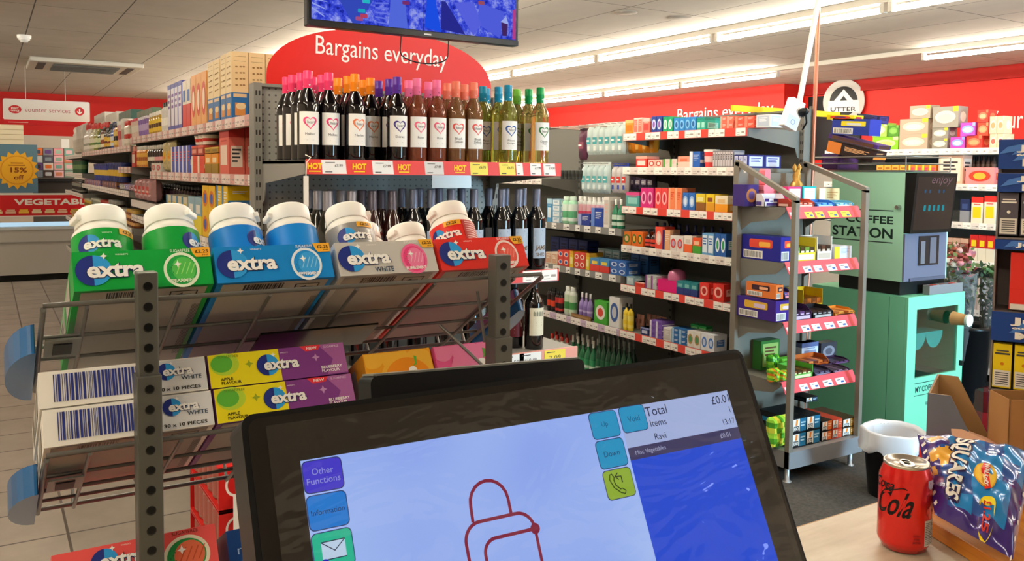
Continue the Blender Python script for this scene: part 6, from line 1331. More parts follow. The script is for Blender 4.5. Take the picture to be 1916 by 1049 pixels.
# ================================================================ SECOND AISLE behind the coffee machine
SX = 6.0
bay('tissue_shelving', (SX, 4.75, 0), NEG, 2.1, .45, 1.80, [(1.752, 'w', .44), (1.495, 'w', .44), (1.22, 'w', .44), (.95, 'w', .44), (.6, 'w', .44), (.2, 'w', .44)], 'shelving of tissue boxes against the red wall behind the coffee machine', 'shelving', (1,), back=M('55534f', .6))
TS = 'on the tissue shelf'
q = SX+.02
row(TS, 0, q, 1.752, [
 (1852, 1880, 250, 2, 'carton', 'cream tissue box', 'e0cca6 f0e2c6 d9685a', 7, {'lay': 1}), (1808, 1838, 253, 1, 'carton', 'red tissue box', 'e83f34 f27a5a f4a070', 7), (1778, 1806, 256, 1, 'carton', 'purple tissue box', 'c04ab8 8aa4ea d9d4f4', 7),
 (1744, 1772, 240, 1, 'carton', 'silver tissue box', 'a89f94 e6ded0 c9bfb0 e', 7, {'lay': 2, 'wm': .4} ) if False else (1744, 1774, 239, 1, 'carton', 'silver tissue box', '948b7e d9d0c0 efe6d4 efd03a', 7, {'lay': 2}),
 (1683, 1738, 222, 1, 'carton', 'beige and pink tissue box', 'bda68f e6d2b8 f4e6d2 efd03a', 7, {'lay': 2, 'wm': .5}), (1632, 1682, 256, 1, 'carton', 'lime tissue box', '86c62a f0f0a0 e6e070', 7, {'wm': .5})], depth=.12)
zt = on_x(1710, 222, q).z; zl = on_x(1655, 256, q).z
row('on the pink tissue boxes', 0, q, zt, [(1702, 1742, 197, 1, 'carton', 'pale beige tissue box', 'b3a18c e6d8c2 e6d6bd efd03a', 7, {'wm': .4})], depth=.12)
row('on the silver tissue boxes', 0, q, on_x(1759, 239, q).z, [(1745, 1795, 199, 1, 'carton', 'grey and cream tissue box', 'a0978b e2d8c6 d9cdbd efd03a', 7, {'wm': .4})], depth=.12)
row('on the lime tissue box', 0, q, zl, [(1632, 1660, 230, 1, 'carton', 'light green tissue box', 'a8d65a eef4b0 f4f7c9', 7), (1662, 1682, 234, 1, 'carton', 'dark green tissue box', '4f8a2a 7ab04a 8ac45a', 7)], depth=.12)
row('stacked on the small tissue boxes', 0, q, on_x(1795, 256, q).z+.001, [(1797, 1826, 229, 1, 'carton', 'violet tissue box', 'b84fc0 9ab0f0 d9d4f4', 7), (1829, 1850, 229, 1, 'carton', 'orange-red tissue box', 'ee4a34 f4906a f4a878', 7)], depth=.12)
row('topmost of the small tissue boxes', 0, q, on_x(1840, 229, q).z+.002, [(1829, 1850, 205, 1, 'carton', 'bright red tissue box', 'ea3f34 f27a5a f6b08a', 7)], depth=.11)
row('on the cream tissue boxes', 0, q, on_x(1866, 250, q).z, [(1852, 1880, 217, 2, 'carton', 'tall cream tissue box', 'e0cda8 f2e6cc d9a070', 7)], depth=.1)
row('on the second tissue shelf', 0, q, 1.495, [(1806, 1862, 313, 1, 'carton', 'pink box with red oval', 'f0908f e8402e f0b03a', 3, {'wm': .5}), (1756, 1803, 290, 1, 'carton', 'tall peach box with brush lettering', 'f0b698 f7d9c4 3a3030', 4, {'wm': .5}), (1700, 1752, 306, 4, 'carton', 'bright mixed packet', 'e07a2a c9d04a d93a7a', 2), (1640, 1698, 305, 4, 'carton', 'amber packet', 'd98a26 f0b04a a85a1a', 4)], depth=.12)
row('behind the pink box', 0, q+.16, 1.495, [(1815, 1862, 292, 5, 'bottle', 'brown bottle', '5a4238 3a2c28 7a5a4a', 0)])
row('on the third tissue shelf', 0, q, 1.22, [(1818, 1840, 368, 1, 'carton', 'red and cream tub box with yellow lid', 'f0e2cc d9302a f0d01e', 1), (1842, 1864, 366, 1, 'carton', 'red and cream box nearer the vape stand', 'f0e2cc d9302a f0d01e', 1), (1797, 1815, 372, 1, 'carton', 'navy and grey box', '1f2a50 8a8a90 3a4a7a', 5)], depth=.12)
row('on the fourth tissue shelf', 0, q, .95, [(1815, 1862, 440, 3, 'carton', 'red and yellow packet with white foot', 'c92a2a e9dcc6 f0d02a', 5), (1770, 1812, 445, 3, 'carton', 'dull red packet', '8a3a34 c9a08a 5a2a24', 1)], depth=.12)
row('on the fifth tissue shelf', 0, q, .6, [(1800, 1862, 520, 4, 'carton', 'pale mixed packet', 'b9a8a4 d9c4bd 8a7a78', 2)], depth=.12)

# ---- flower bucket
p = on_y(1829, 640, 3.05)
t = thing('flower_bucket', (p.x, 3.12, .0012), (0, 0, 0), 'tall black bucket of wrapped flowers right of the coffee cabinet', 'bucket')
b = MB(M('111214', .3)); b.lathe([(.10, 0), (.15, .57), (.157, .575), (.157, .6), (.148, .6), (.14, .55), (.09, .05), (0, .05)], None, 24); b.build('bucket', t)
rnd = random.Random(5)
for k, (dx, dy, hh, c, lab) in enumerate(((-.075, -.03, .47, ('8a3a3a', 'c9808a', '6a7a4a'), 'left bunch of dusky red flowers in the black bucket'), (.07, -.05, .40, ('3f5a34', '5a7a4a', '2f4428'), 'leafy green bunch at the front of the black bucket'), (.01, .085, .52, ('b05a4a', 'd9a8a0', '7a8a54'), 'rear bunch of pink flowers in the black bucket'))):
    o = thing('flower_bunch', (p.x+dx, 3.12+dy, .08), (R(rnd.uniform(-4, 4)), R(dx*60), 0), lab, 'flowers')
    b = MB(M('3f5a30', .6))
    for i in range(7): b.tube([(rnd.uniform(-.02, .02), rnd.uniform(-.02, .02), 0), (rnd.uniform(-.06, .06), rnd.uniform(-.06, .06), .45+hh*.55)], .004, None, 5)
    b.build('stems', o); b = MB()
    for i in range(150):
        a = rnd.random()*6.28; rr_ = .07*math.sqrt(rnd.random()); z = .52+hh*rnd.uniform(.05, 1.0); s = rnd.uniform(.01, .024); f_ = .5+.6*(z-.5)/hh
        T = Matrix.Translation((rr_*f_*1.3*math.cos(a), rr_*f_*1.3*math.sin(a), z)) @ Matrix.Rotation(rnd.random()*6, 4, 'X') @ Matrix.Rotation(rnd.random()*6, 4, 'Y')
        m = M(c[rnd.choice((0, 1, 2, 2, 2))], .6)
        b.add([(0, -s, 0), (s*.7, 0, s*.3), (0, s*1.3, 0), (-s*.7, 0, s*.3)], [(0, 1, 2, 3)], m, True, T)
    b.build('blooms', o)
    for i in range(8):
        a = rnd.random()*6.28; rr_ = .07*rnd.random(); b = MB(); b.lathe([(.006, -.012), (.02, 0), (.022, .012), (.012, .022), (0, .018)], M(c[i % 2], .5), 9, Matrix.Translation((rr_*math.cos(a), rr_*math.sin(a), .52+hh*rnd.uniform(.75, .98)))); b.build('flower_head', o)
    b = MB(M('e6eaea', .08, trans=.9, ior=1.08)); b.lathe([(.03, .3), (.06, .45+hh*.35), (.085, .5+hh*.8)], None, 14, cap=False); b.build('clear_wrap', o)
p = on_y(1826, 730, 2.9)
o = bag(.2, .16, .30, '5a1014 8a1a20 3a0a10', 1); o.name = 'gift_bag'; o.location = (p.x, 2.72, .0012); tag(o, 'dark red glossy bag on the floor before the flower bucket', 'bag')

# ---- waste bin
bx, by = 3.72, 2.50
t = thing('waste_bin', (bx, by, .0065), (0, 0, 0), 'black waste bin with a white liner folded over its rim', 'bin')
b = MB(M('0e0f10', .35)); b.lathe([(.105, 0), (.138, .305), (.142, .31), (.135, .31), (.1, .01), (0, .01)], None, 28); b.build('bin', t)
b = MB(M('d9dde6', .35, trans=.15)); n = 48; v = []; rnd = random.Random(2)
ph = [rnd.uniform(0, 6.28) for _ in range(6)]
def wob(i, k): a = 2*math.pi*i/n; return math.sin(3*a+ph[0])*.4+math.sin(5*a+ph[1]+k)*.35+math.sin(9*a+ph[2]+2*k)*.25
for k, (r, z, am, az) in enumerate(((.088, .05, .004, .01), (.112, .2, .004, .01), (.128, .30, .003, .004), (.142, .326, .004, .006), (.150, .316, .005, .004), (.153, .26, .007, .012), (.158, .24, .010, .024), (.157, .22, .012, .05))):
    for i in range(n): a = 2*math.pi*i/n; rr_ = r+am*wob(i, k); v.append((rr_*math.cos(a), rr_*math.sin(a), z+az*wob(i, k*.6)))
b.add(v, [(k*n+i, k*n+(i+1) % n, (k+1)*n+(i+1) % n, (k+1)*n+i) for k in range(7) for i in range(n)], None, True); b.build('liner', t)

# ================================================================ THINGS ON THE COUNTER
CT = 1.0612
# can
p = on_z(1690, 1022, 1.06)
t = thing('drink_can', (p.x, p.y, CT), (0, 0, R(-40)), 'red drink can with black script standing on the counter', 'can')
CANR = M('e02018', .22, .35, coat=.4); r = .033
b = MB(CANR); b.lathe([(.024, .002), (.0275, .001), (.0325, .011), (r, .014), (r, .094), (.0318, .099), (.0275, .1105)], None, 40, cap=False); b.lathe([(0, .006), (.018, .006), (.024, .002)], M('cfc8bb', .28, .9), 30, cap=False); b.build('body', t)
b = MB(M('cfc8bb', .28, .9)); b.lathe([(.0275, .1105), (.0282, .1125), (.0278, .115), (.0262, .115), (.0258, .1115), (.0, .1108)], None, 36, cap=False); b.build('lid', t)
b = MB(M('d9d2c4', .25, .9)); b.disc(0, -.004, .0085, .0125, None, .1128, n=20, inner=.55); b.disc(0, .006, .006, .006, None, .1128, n=16); b.tube([(.014*math.cos(R(a)), -.004+.014*math.sin(R(a)), .1115) for a in range(200, 341, 14)], .0006, None, 5); b.build('ring_pull', t)
re = r+.0002; fn = lambda a0: (lambda x, y, z: ((re+z)*math.sin(x/re+a0), -(re+z)*math.cos(x/re+a0), y))
KB = M('140c0c', .4); b = MB(KB)
b.text('Cola', -.0225, .066, .050, .034, KB, .0003, None, .016, fn(0), .35); b.text('Coca', -.039, .0885, .034, .014, KB, .0003, None, .012, fn(0), .3)
for s_ in (0,):
    pts = [fn(0)(-.036+.0022*i, .0905-.004*math.sin(i*.4)-.0006*i, .0004) for i in range(14)]; b.tube(pts, .0007, None, 5)
for i, l in enumerate(('SCAN', 'FOR', 'MORE')): b.text(l, .0065, .027-.0045*i, None, .003, M('7a1010', .5), .0003, None, .02, fn(0))
f = fn(.82); W = M('d9d3cb', .45)
b.add([f(x, y, .0003) for x, y in [(-.010+.004*i, .012) for i in range(6)]+[(.010-.004*i, .046) for i in range(6)]], [tuple(range(12))], W)
for k in range(13): b.add([f(x, y, .0005) for x, y in [(-.0088+.0036*i, .0145+k*.0023) for i in range(6)]+[(.0092-.0036*i, .0145+k*.0023+random.choice((.0005, .0012))) for i in range(6)]], [tuple(range(12))], M('4a4644', .5))
for k in range(11): b.add([f(x, y, .0004) for x, y in ((-.008, .052+k*.0026), (.009, .052+k*.0026), (.009, .0532+k*.0026), (-.008, .0532+k*.0026))], [(0, 1, 2, 3)], M('a82a24', .5))
b.add([f(.000+.0065*math.cos(R(a)), .0925+.0065*math.sin(R(a)), .0004) for a in range(180, 361, 15)]+[f(.0065, .0975, .0002), f(-.0065, .0975, .0002)], [tuple(range(15))], M('c9b9d0', .4))
b.build('print', t)
# orange board under the crisps
c1 = on_z(1740, 972, 1.083); c2 = on_z(1868, 1050, 1.083); dv = (c2-c1); dv.z = 0; dl = dv.length
ang = math.atan2(dv.y, dv.x)+R(90)         # local -y runs towards the cashier
def woodm():
    m, nt, b = nodes('orange_wood'); v = coords(nt, 'Object', (30, 2, 30)); n = noise(nt, v, 2, 4, .6)
    nt.links.new(ramp(nt, n.outputs[0], [(.3, 'b86a20'), (.7, 'e0942f')]), b.inputs['Base Color']); b.inputs['Roughness'].default_value = .4; return m
b = MB(woodm()); b.box(0, .26, -.26, .06, 0, .0215)
tag(b.build('wooden_board', None, (c1.x, c1.y, CT), (0, 0, ang), bevel=.002), 'orange wooden board on the counter under the crisp packet', 'board')
# crisp packet
def at(px, py, D): return EYE+ray(px, py)*D
Q = [at(1716, 812, 1.215), at(1935, 846, 1.17), at(1749, 962, 1.085), at(1895, 1046, 1.02)]       # TL TR BL BR
org = (Q[0]+Q[1]+Q[2]+Q[3])/4
nrm = ((Q[1]-Q[0]).cross(Q[0]-Q[2])).normalized()
def bag_h(u, v):
    e = max(0, 1-(2*u-1)**4)*max(0, 1-(2*v-1)**4)
    wr_ = .0045*math.sin(9*u+4*v)*math.sin(7*v-3*u+1)+.003*math.sin(23*u-11*v)+.0018*math.sin(31*v+17*u)
    return .028*e**.75+wr_*.75*min(1, e*2)
def bagP(u, v, s=1, o=0): return Q[0]*(1-u)*v+Q[1]*u*v+Q[2]*(1-u)*(1-v)+Q[3]*u*(1-v)+nrm*(s*(bag_h(u, v) if s > 0 else .55*bag_h(u, v))+o)-org
t = thing('crisp_packet', tuple(org), (0, 0, 0), 'blue and purple crisp packet lying on its side by the red can', 'crisp packet')
FOIL = dict(p=M('3a2478', .22, .15, coat=.6), b=M('1d86d0', .22, .15, coat=.6), d=M('24509c', .22, .15, coat=.6), y=M('f2b23a', .3, .1, coat=.5), w=M('c4d6ea', .25))
def zone(u, v):
    if u < .045 or u > .95: return 'p'
    for (x, y, s) in ((.13, .86, .055), (.10, .62, .06), (.20, .60, .085), (.04, .44, .05)):
        if abs((u-x)*.97+(v-y)*.25) < s and abs((v-y)*.97-(u-x)*.25) < s*1.1: return 'y'
    k = int(u*6.5+.3*v)*7+int(v*4.2)*3
    if v < .07+.07*u or (u > .84 and v < .55): return 'p'
    if u < .24: return 'p' if (v > .72 or k % 3 == 0) else 'd'
    return 'd' if k % 4 == 1 else 'b'
NU, NV = 84, 64; b = MB()
vs = [tuple(bagP(i/NU, j/NV)) for j in range(NV+1) for i in range(NU+1)]
b.v = list(vs); 
for j in range(NV):
    for i in range(NU):
        a = j*(NU+1)+i; b.f.append((a, a+1, a+NU+2, a+NU+1)); b.m.append(b.mi(FOIL[zone((i+.5)/NU, (j+.5)/NV)])); b.sm.append(True)
n0 = len(b.v); N2 = 20
b.v += [tuple(bagP(i/N2, j/N2, -1)) for j in range(N2+1) for i in range(N2+1)]
for j in range(N2):
    for i in range(N2): a = n0+j*(N2+1)+i; b.f.append((a, a+N2+1, a+N2+2, a+1)); b.m.append(b.mi(FOIL['p'])); b.sm.append(True)
b.build('packet', t)
def on_bag(u0, v0, k, off=.0012, sh=0.0): return lambda x, y, z: tuple(bagP(u0+y*k-sh*x, v0-x*k*1.02, 1, off+z))
b = MB(); DK = M('2a1a50', .4); CW = M('f7f1e6', .35)
f = on_bag(.285, .50, 1, .0014, .27)
b.text('SQUARES', 0, 0, .78, .225, DK, 0, None, .09, f); b.text('SQUARES', 0, 0, .74, .19, CW, .0008, None, .035, f); b.build('lettering', t)
f = on_bag(.575, .47, 1); b = MB()
ring = lambda rx, ry, off, m, a0=0, a1=360: b.add([f(rx*math.cos(R(a)), ry*math.sin(R(a)), off) for a in range(a0, a1, 12)], [tuple(range(len(range(a0, a1, 12))))], m)
ring(.135, .115, 0, M('f4b52a', .3)); ring(.125, .105, .0006, M('f7c93f', .3))
b.add([f(x, y, .0012) for x, y in ((-.13, -.02), (-.10, .045), (0, .03), (.12, .065), (.15, .0), (.06, -.035), (-.05, -.045))], [tuple(range(7))], M('d9261c', .35)); b.text('WALKERS', .01, .01, .21, .05, CW, .0018, None, .03, f, .1); b.build('badge', t)
f = on_bag(.62, .15, 1); b = MB(M('f7dc1a', .35))
b.add([f(*q, 0) for q in rr(-.125, .15, -.085, .085, .07, 6)], [tuple(range(28))]); b.text('\u00a31.25', .01, 0, .22, .085, M('c9301a', .4), .0008, None, .03, f); b.build('price_flash', t)
f = on_bag(.025, .5, 1); b = MB(CW)
for i in range(9): x = -.42+.1*i; b.add([f(x, -.018, 0), f(x+.035, -.012, 0), f(x+.02, .018, 0), f(x-.015, .012, 0)], [(0, 1, 2, 3)])
b.build('seam_print', t); b = MB(CW)
f = on_bag(.975, .35, 1)
for i in range(7): x = -.3+.13*i; b.add([f(x+.02*math.cos(R(a)), .010*math.sin(R(a)), 0) for a in range(0, 360, 30)], [tuple(range(12))])
b.build('seam_print', t)
# red box, grey display box, brown carton, vape stand
def stand_at(px, py, D): p = at(px, py, D); return p
p = on_z(1800, 905, CT); 
b = MB(M('c9201e', .4)); b.box(-.045, .045, -.03, .03, 0, .088)
p = at(1792, 845, 1.30); tag(b.build('red_box', None, (p.x, p.y, CT), (0, 0, R(-28)), bevel=.002), 'red box on the counter behind the crisp packet', 'box')
p = at(1800, 790, 1.36)
t = thing('display_box', (p.x, p.y, CT), (0, 0, R(-63)), 'empty grey display box with slanted sides, brown inside, on the counter', 'box')
hh = at(1765, 722, 1.36).z-CT
GB = M('6a6f7a', .5); BR = M('b08a5c', .8); w2 = .075; dd = .085
def sidep(x, m, o): 
    T = Matrix(((0, 0, 1, x), (1, 0, 0, 0), (0, 1, 0, 0), (0, 0, 0, 1))); b.prism([(-dd/2, 0), (dd/2, 0), (dd/2, hh), (dd/2-.03, hh), (-dd/2, hh*.32)], 0, .0015, m, T)
b = MB(GB); T0 = Matrix.Rotation(R(90), 4, 'Z'); b.T = T0
sidep(-w2, GB, 0); sidep(w2-.0015, GB, 0); b.box(-w2, w2, dd/2, dd/2+.0015, 0, hh); b.box(-w2, w2, -dd/2-.0015, -dd/2, 0, hh*.32); b.box(-w2, w2, -dd/2, dd/2, 0, .0015); b.build('outer', t)
b = MB(BR); b.T = T0; sidep(-w2+.0017, BR, 0); sidep(w2-.0035, BR, 0); b.box(-w2+.004, w2-.004, dd/2-.002, dd/2-.0003, .002, hh); b.box(-w2+.004, w2-.004, -dd/2+.0003, -dd/2+.0015, .002, hh*.32); b.build('lining', t)
p = at(1932, 800, 1.27); hc = at(1893, 748, 1.24).z-CT
t = thing('brown_carton', (p.x, p.y, CT), (0, 0, R(-35)), 'open brown cardboard carton with a raised flap at the right edge', 'carton')
b = MB(CARD); cw, ch = .05, .06
b.box(-cw, cw, -ch/2, -ch/2+.002, 0, hc); b.box(-cw, cw, ch/2-.002, ch/2, 0, hc); b.box(-cw, -cw+.002, -ch/2, ch/2, 0, hc); b.box(cw-.002, cw, -ch/2, ch/2, 0, hc); b.box(-cw, cw, -ch/2, ch/2, 0, .002); b.box(-.025, -.022, -ch/2-.0006, -ch/2, 0, hc, M('8a6238', .8)); b.build('box', t)
b = MB(M('d9a98a', .8)); b.add([(-cw, -ch/2, hc*.55), (-cw, ch/2, hc*.55), (-cw-.055, ch/2, hc*.55+.02), (-cw-.065, -ch/2+.02, hc*.42)], [(0, 1, 2, 3)]); b.build('flap', t, solid=.0015)
# vape stand, turned towards the cashier
DV = 1.46; ang = R(-63.6); ax = Vector((math.cos(ang), math.sin(ang), 0)); ay = Vector((-math.sin(ang), math.cos(ang), 0))
pl = at(1849, 740, DV); o0 = Vector((pl.x, pl.y, CT))
def lev(y): return at(1855, y, DV).z-CT
t = thing('vape_stand', tuple(o0), (0, 0, ang), 'blue and grey counter stand of vape boxes at the right edge', 'display stand')
SW, SD = .20, .10
b = MB(M('7a706c', .5)); b.box(0, .003, .012, SD, 0, lev(262)); b.box(SW-.003, SW, .012, SD, 0, lev(262)); b.box(.003, SW-.003, SD-.003, SD, 0, lev(262))
for y in (728, 580, 442, 315+8): b.box(.003, SW-.003, .004, SD-.003, lev(y)-.003, lev(y))
b.build('frame', t)
def blue_head(y0, y1, words, nm, z=0.0):
    b = MB(M('1c3f86', .35)); za, zb = lev(y1), lev(y0); b.box(0, SW, z, z+.004, za, zb); T = Matrix.Translation((0, z, 0)) @ face('F', 1, 1, 1); rnd = random.Random(y0)
    for k in range(5):
        x = rnd.uniform(.0, .06); yy = za+(zb-za)*rnd.uniform(.1, .8); b.poly([(x, yy), (x+.03, yy+.006), (x+.045, yy+.02 if yy+.02 < zb else zb-.001), (x+.012, yy+.012 if yy+.012 < zb else zb-.001)], M('4a7ac4', .35), .0004+.0001*k, T)
    for (wd, cx, cy, w, h) in words: b.text(wd, cx, za+(zb-za)*cy, w, (zb-za)*h, CW, .0012, T, bold=.04)
    b.build(nm, t)
blue_head(262, 316, (('Juce', .068, .68, .084, .26), ('BAR', .140, .68, .05, .22), ('6000 PUFF', .066, .48, .08, .08), ('MAX', .080, .22, .09, .26)), 'header'); blue_head(324, 358, (('Juice', .072, .70, .088, .34), ('MAX', .080, .24, .088, .34)), 'header')
blue_head(446, 464, (('Juce BAR', .085, .5, .11, .55),), 'shelf_strip'); blue_head(580, 634, (('Juce', .070, .70, .085, .30), ('BAR', .14, .70, .05, .26), ('6000 PUFF', .07, .48, .08, .07), ('MAX', .085, .22, .10, .24)), 'header'); blue_head(730, 752, (('Juce BAR', .09, .5, .10, .6),), 'shelf_strip')
def vape(x, w, y0, y1, cols, lab, st, idx):
    z0_, z1_ = lev(y1)+.0015, lev(y0); b = MB(M(cols[0], .35)); b.box(-w/2, w/2, 0, .02, 0, z1_-z0_); F = face('F', w, .02, z1_-z0_); h = z1_-z0_
    if st == 0:
        b.rect(-w*.45, w*.45, h*.03, h*.40, M('e6e0d4', .5), .0003, F); [b.rect(-w*.35, w*.35, h*(.08+.05*k), h*(.10+.05*k), INKS, .0006, F) for k in range(6)]
        b.rect(-w*.4, w*.4, h*.76, h*.80, INKS if cols[1] == 'k' else CW, .0006, F); b.rect(-w*.34, w*.34, h*.83, h*.86, INKS if cols[1] == 'k' else CW, .0006, F); b.disc(0, h*.55, w*.1, None, M('d97a1a', .4) if cols[1] == 'k' else CW, .0006, F, 12)
    else:
        b.rect(-w*.48, w*.48, 0, h*.1, M('e6e0d4', .5), .0003, F); b.text('Juce\nBAR', 0, h*.88, w*.5, h*.09, CW, .0006, F, bold=.03); b.rrect(-w*.12, w*.06, h*.28, h*.78, w*.03, M('7a1410', .4), .0006, F); b.rect(-w*.08, w*.02, h*.66, h*.7, M('2a1010', .4), .0008, F); b.disc(w*.24, h*.55, w*.08, None, M('2a1010', .4), .0006, F, 12); b.rect(-w*.5, w*.5, h*.36, h*.362, M('a81a14', .4), .0008, F)
    o = b.build('vape_box'); q = o0+ax*x+ay*.012; o.location = (q.x, q.y, CT+z0_); o.rotation_euler = (0, 0, ang); tag(o, lab, 'vape box')
for i in range(6): vape(.018+.0315*i, .0275, 360, 440, ('57525c', 'w'), 'grey vape box, %s from the left on the upper row of the stand' % ORD[i+1], 0, i)
for i in range(2): vape(.062+.086*i, .076, 470, 577, ('e0332a', 'w'), 'tall red vape box, %s of the pair on the stand' % ['left', 'right'][i], 1, i)
for i in range(6): vape(.018+.0315*i, .0275, 642, 726, ('f2d322' if i < 2 else '2f86b8', 'k'), '%s vape box on the lower row of the stand, %s from the left' % ('yellow' if i < 2 else 'blue', ORD[i+1]), 0, i)

# ================================================================ BACK OF THE SHOP, LEFT
t = thing('chest_freezer', (-1.6, 13.3, 0), (0, 0, 0), 'long pale chest freezer under the vegetables sign at the back', 'freezer')
b = MB(M('d0cdc6', .35)); b.box(0, 3.4, 0, .55, .09, .70); b.box(0, 3.4, -.01, 0, .52, .54, M('a8a5a0', .4)); b.build('body', t)
b = MB(M('161616', .6)); b.box(.03, 3.37, .04, .54, 0, .09); b.build('plinth', t)
b = MB(M('dfe6ea', .25)); b.box(0, 3.4, -.012, .55, .70, .74); b.build('rim', t)
b = MB(EM('c4e4f7', .9)); b.box(0.05, 3.35, .02, .06, .745, .80); b.build('light_strip', t)
b = MB(M('c9dfe9', .05, trans=.8, ior=1.1)); b.box(.02, 3.38, .08, .53, .745, .755); b.build('glass_lid', t)
t = thing('freezer_sign', (-1.6, 13.36, .80), (0, 0, 0), 'red board reading VEGETABLES standing on the chest freezer', 'sign')
b = MB(M('d8262a', .45)); b.box(0, 3.4, 0, .02, .085, .375); b.box(0, 3.4, -.004, 0, .37, .395, M('f0e9df', .4)); b.box(0, 3.4, -.01, .0, .075, .09, M('e9e2d9', .4)); b.build('board', t)
F = face('F', 1, 1, 1); b = MB(CW); b.text('VEGETABLES', 2.445, .275, 1.06, .085, None, .001, F, bold=.035); b.text('FROZEN', 1.2, .275, .5, .085, None, .001, F, bold=.035) if False else None; b.build('lettering', t)
for i in range(9):
    b = MB(M(('f2d9a0', 'f0c0a0', 'f2c24a', 'f0d9b0')[i % 4], .5)); x = 1.66+i*.155; b.box(x, x+.12, -.008, -.0005, .12, .15); b.box(x+.01, x+.11, -.008, -.0005, .155, .175); b.build('price_tag', t)
for i in range(2): b = MB(M('8a8780', .4)); b.box(.3+2.6*i, .33+2.6*i, .005, .02, -.044, .08); b.build('leg', t)
t = thing('hanging_sign', (.184, 11.5, 2.04), (0, 0, 0), 'white and red counter services sign hanging from the ceiling', 'sign')
b = MB(M('f0ebe4', .45)); F = face('F', 1, 1, 1); b.prism(rr(0, .9, .055, .295, .02), -.015, 0, None, F); b.build('board', t)
b = MB(M('d9232a', .45)); b.box(.01, .89, -.001, .014, 0, .056); b.rect(.05, .25, .024, .028, CW, .0015, F); b.build('lower_strip', t)
b = MB(M('cf2a30', .45)); b.disc(.12, .175, .065, .048, None, .0006, F); b.text('POST', .12, .188, .075, .02, CW, .0012, F, bold=.03); b.text('OFFICE', .12, .16, .085, .02, CW, .0012, F, bold=.03)
b.disc(.79, .18, .05, .05, None, .0006, F); b.poly([(.783, .21), (.797, .21), (.797, .165), (.817, .185), (.817, .168), (.79, .143), (.763, .168), (.763, .185), (.783, .165)][::-1], CW, .0012, F)
b.text('counter services', .455, .178, .47, .05, M('c06a78', .5), .0008, F); b.build('print', t)
for x in (.23, .64): b = MB(M('d9d4cc', .4)); b.tube([(x, .007, .295), (x, .007, CEIL-2.04-.001)], .003, None, 6); b.build('wire', t)
p = on_y(32, 318, 13.7)
t = thing('offer_poster', (p.x-.55, 13.72, 1.24), (0, 0, 0), 'blue poster with a golden sun offering 15% off at the back', 'poster')
b = MB(M('55788a', .5)); b.box(0, .8, 0, .02, -.05, .62); b.build('board', t)
sxc, szc = .55, p.z-1.24; b = MB(M('e0a82a', .45)); pts = []
for k in range(32): a = 2*math.pi*k/32; r_ = .27 if k % 2 == 0 else .215; pts.append((sxc+r_*math.cos(a), szc+r_*math.sin(a)))
b.prism(pts, .001, .004, None, F); b.disc(sxc, szc, .20, None, M('c98a1e', .45), .0046, F, 36, inner=.93); ink = M('7a3a10', .5)
b.text('15%', sxc+.02, szc-.0, .2, .07, ink, .005, F, bold=.03); b.text('off', sxc+.02, szc-.1, .12, .06, ink, .005, F, bold=.02)
for k, w in ((.09, .15), (.06, .2)): b.rect(sxc-w/2, sxc+w/2, szc+k, szc+k+.012, ink, .005, F)
b.build('sun', t)
p0 = on_y(60, 276, 13.9); p1 = on_y(140, 332, 13.9)
t = thing('card_rack', (p0.x, 13.95, 1.0), (0, 0, 0), 'dark rack of greeting cards at the back beside the sun poster', 'rack')
zz = p0.z-1.0; zb = p1.z-1.0; cwid = p1.x-p0.x
b = MB(M('6a665e', .5)); b.box(0, cwid, 0, .03, -1.0, zz); b.box(0, cwid, -.06, 0, zb-.06, zb-.02, DARK); b.box(0, cwid, -.02, 0, zb-.24, zb-.07, M('3a3834', .5)); b.build('panel', t)
cc = ['ef7a3a', '8a8f9a', 'f0a0a8', '7fb0a4', 'c9d4d9', '5a5a6a', 'f2c4c9', 'd98a6a', '6a4a8a', 'e9e0d6', 'f0b0b4', 'a9c9b4', '8a9aa4', '4a3a34', 'f4c9d0', '9ab8a8']
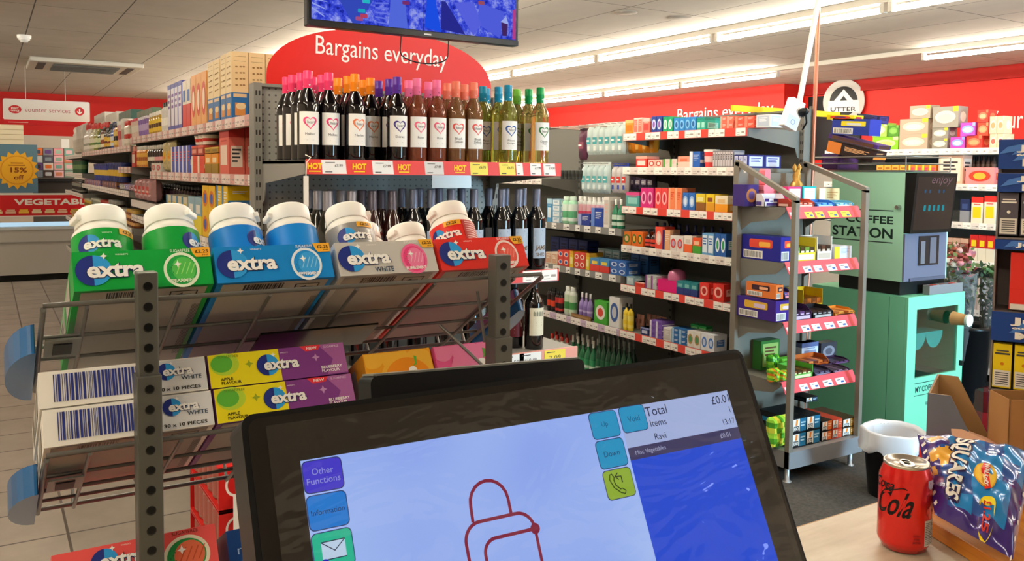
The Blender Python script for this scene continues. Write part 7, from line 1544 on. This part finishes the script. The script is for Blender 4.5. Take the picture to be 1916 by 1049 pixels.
for r_ in range(4):
    for k in range(4):
        b = MB(M(cc[(r_*4+k) % 16], .5)); w = cwid/4; h = (zz-zb)/4; b.box(-w*.46, w*.46, 0, .008, 0, h*.93); b.rrect(-w*.3, w*.3, h*.2, h*.7, .01, M(cc[(r_*4+k*3+5) % 16], .5), .0006, face('F', 1, 1, 1))
        o = b.build('greeting_card', None, (p0.x+w*(k+.5), 13.94, 1.0+zb+h*(3-r_)+.002)); tag(o, 'greeting card in the %s row, %s column of the card rack' % (ORD[r_+1], ORD[k+1]), 'card', 'greeting cards')
p = on_y(20, 255, 14.2); b = MB(M('efe4c4', .6))
for k in range(6): b.box(-.5, .16, 0, .02, .07*k, .07*k+.064)
b.box(-.5, .16, .02, .03, 0, .42, M('cfc09a', .6)); tag(b.build('slat_panel', None, (p.x, 14.25, p.z-.25)), 'cream slatted panel above the sun poster at the far left', 'panel')
p = on_y(122, 268, 13.97); b = MB(WHITE); b.box(-.05, .05, 0, .03, 0, .13); tag(b.build('white_box', None, (p.x, 13.95, 1.0+zz+.002)), 'small white box on top of the card rack', 'box')

# ---- daylight through the shop door behind the till, right
DX = 4.7
t = bpy.data.objects.new('door_1', None); COL.objects.link(t); t.location = (DX, YF+.02, 0); struct(t)
b = MB(M('3a3f42', .4, .4)); 
for x in (-.55, .5): b.box(x, x+.05, 0, .05, 0, 2.15)
b.box(-.5, .5, 0, .05, 2.1, 2.15); b.box(-.5, .5, 0, .05, 0, .08); b.build('door_frame', t)
b = MB(EM('dcebff', 5.0)); b.box(-.5, .5, .015, .02, .08, 2.1); b.build('door_glass', t)
ld = bpy.data.lights.new('daylight', 'AREA'); ld.shape = 'RECTANGLE'; ld.size = 1.0; ld.size_y = 2.0; ld.energy = 90; ld.color = (.4, .76, 1.0); ld.spread = R(80)
lo = bpy.data.objects.new('daylight', ld); COL.objects.link(lo); lo.location = (DX, YF+.06, 1.1); lo.rotation_euler = (R(90), 0, 0)
dup_ = {k: v for k, v in LABELS.items() if len(v) > 1}
for k, v in dup_.items(): print('DUPLABEL', k, len(v))
for k in LABELS:
    if not 4 <= len(k.split()) <= 16: print('LABELLEN', len(k.split()), k)
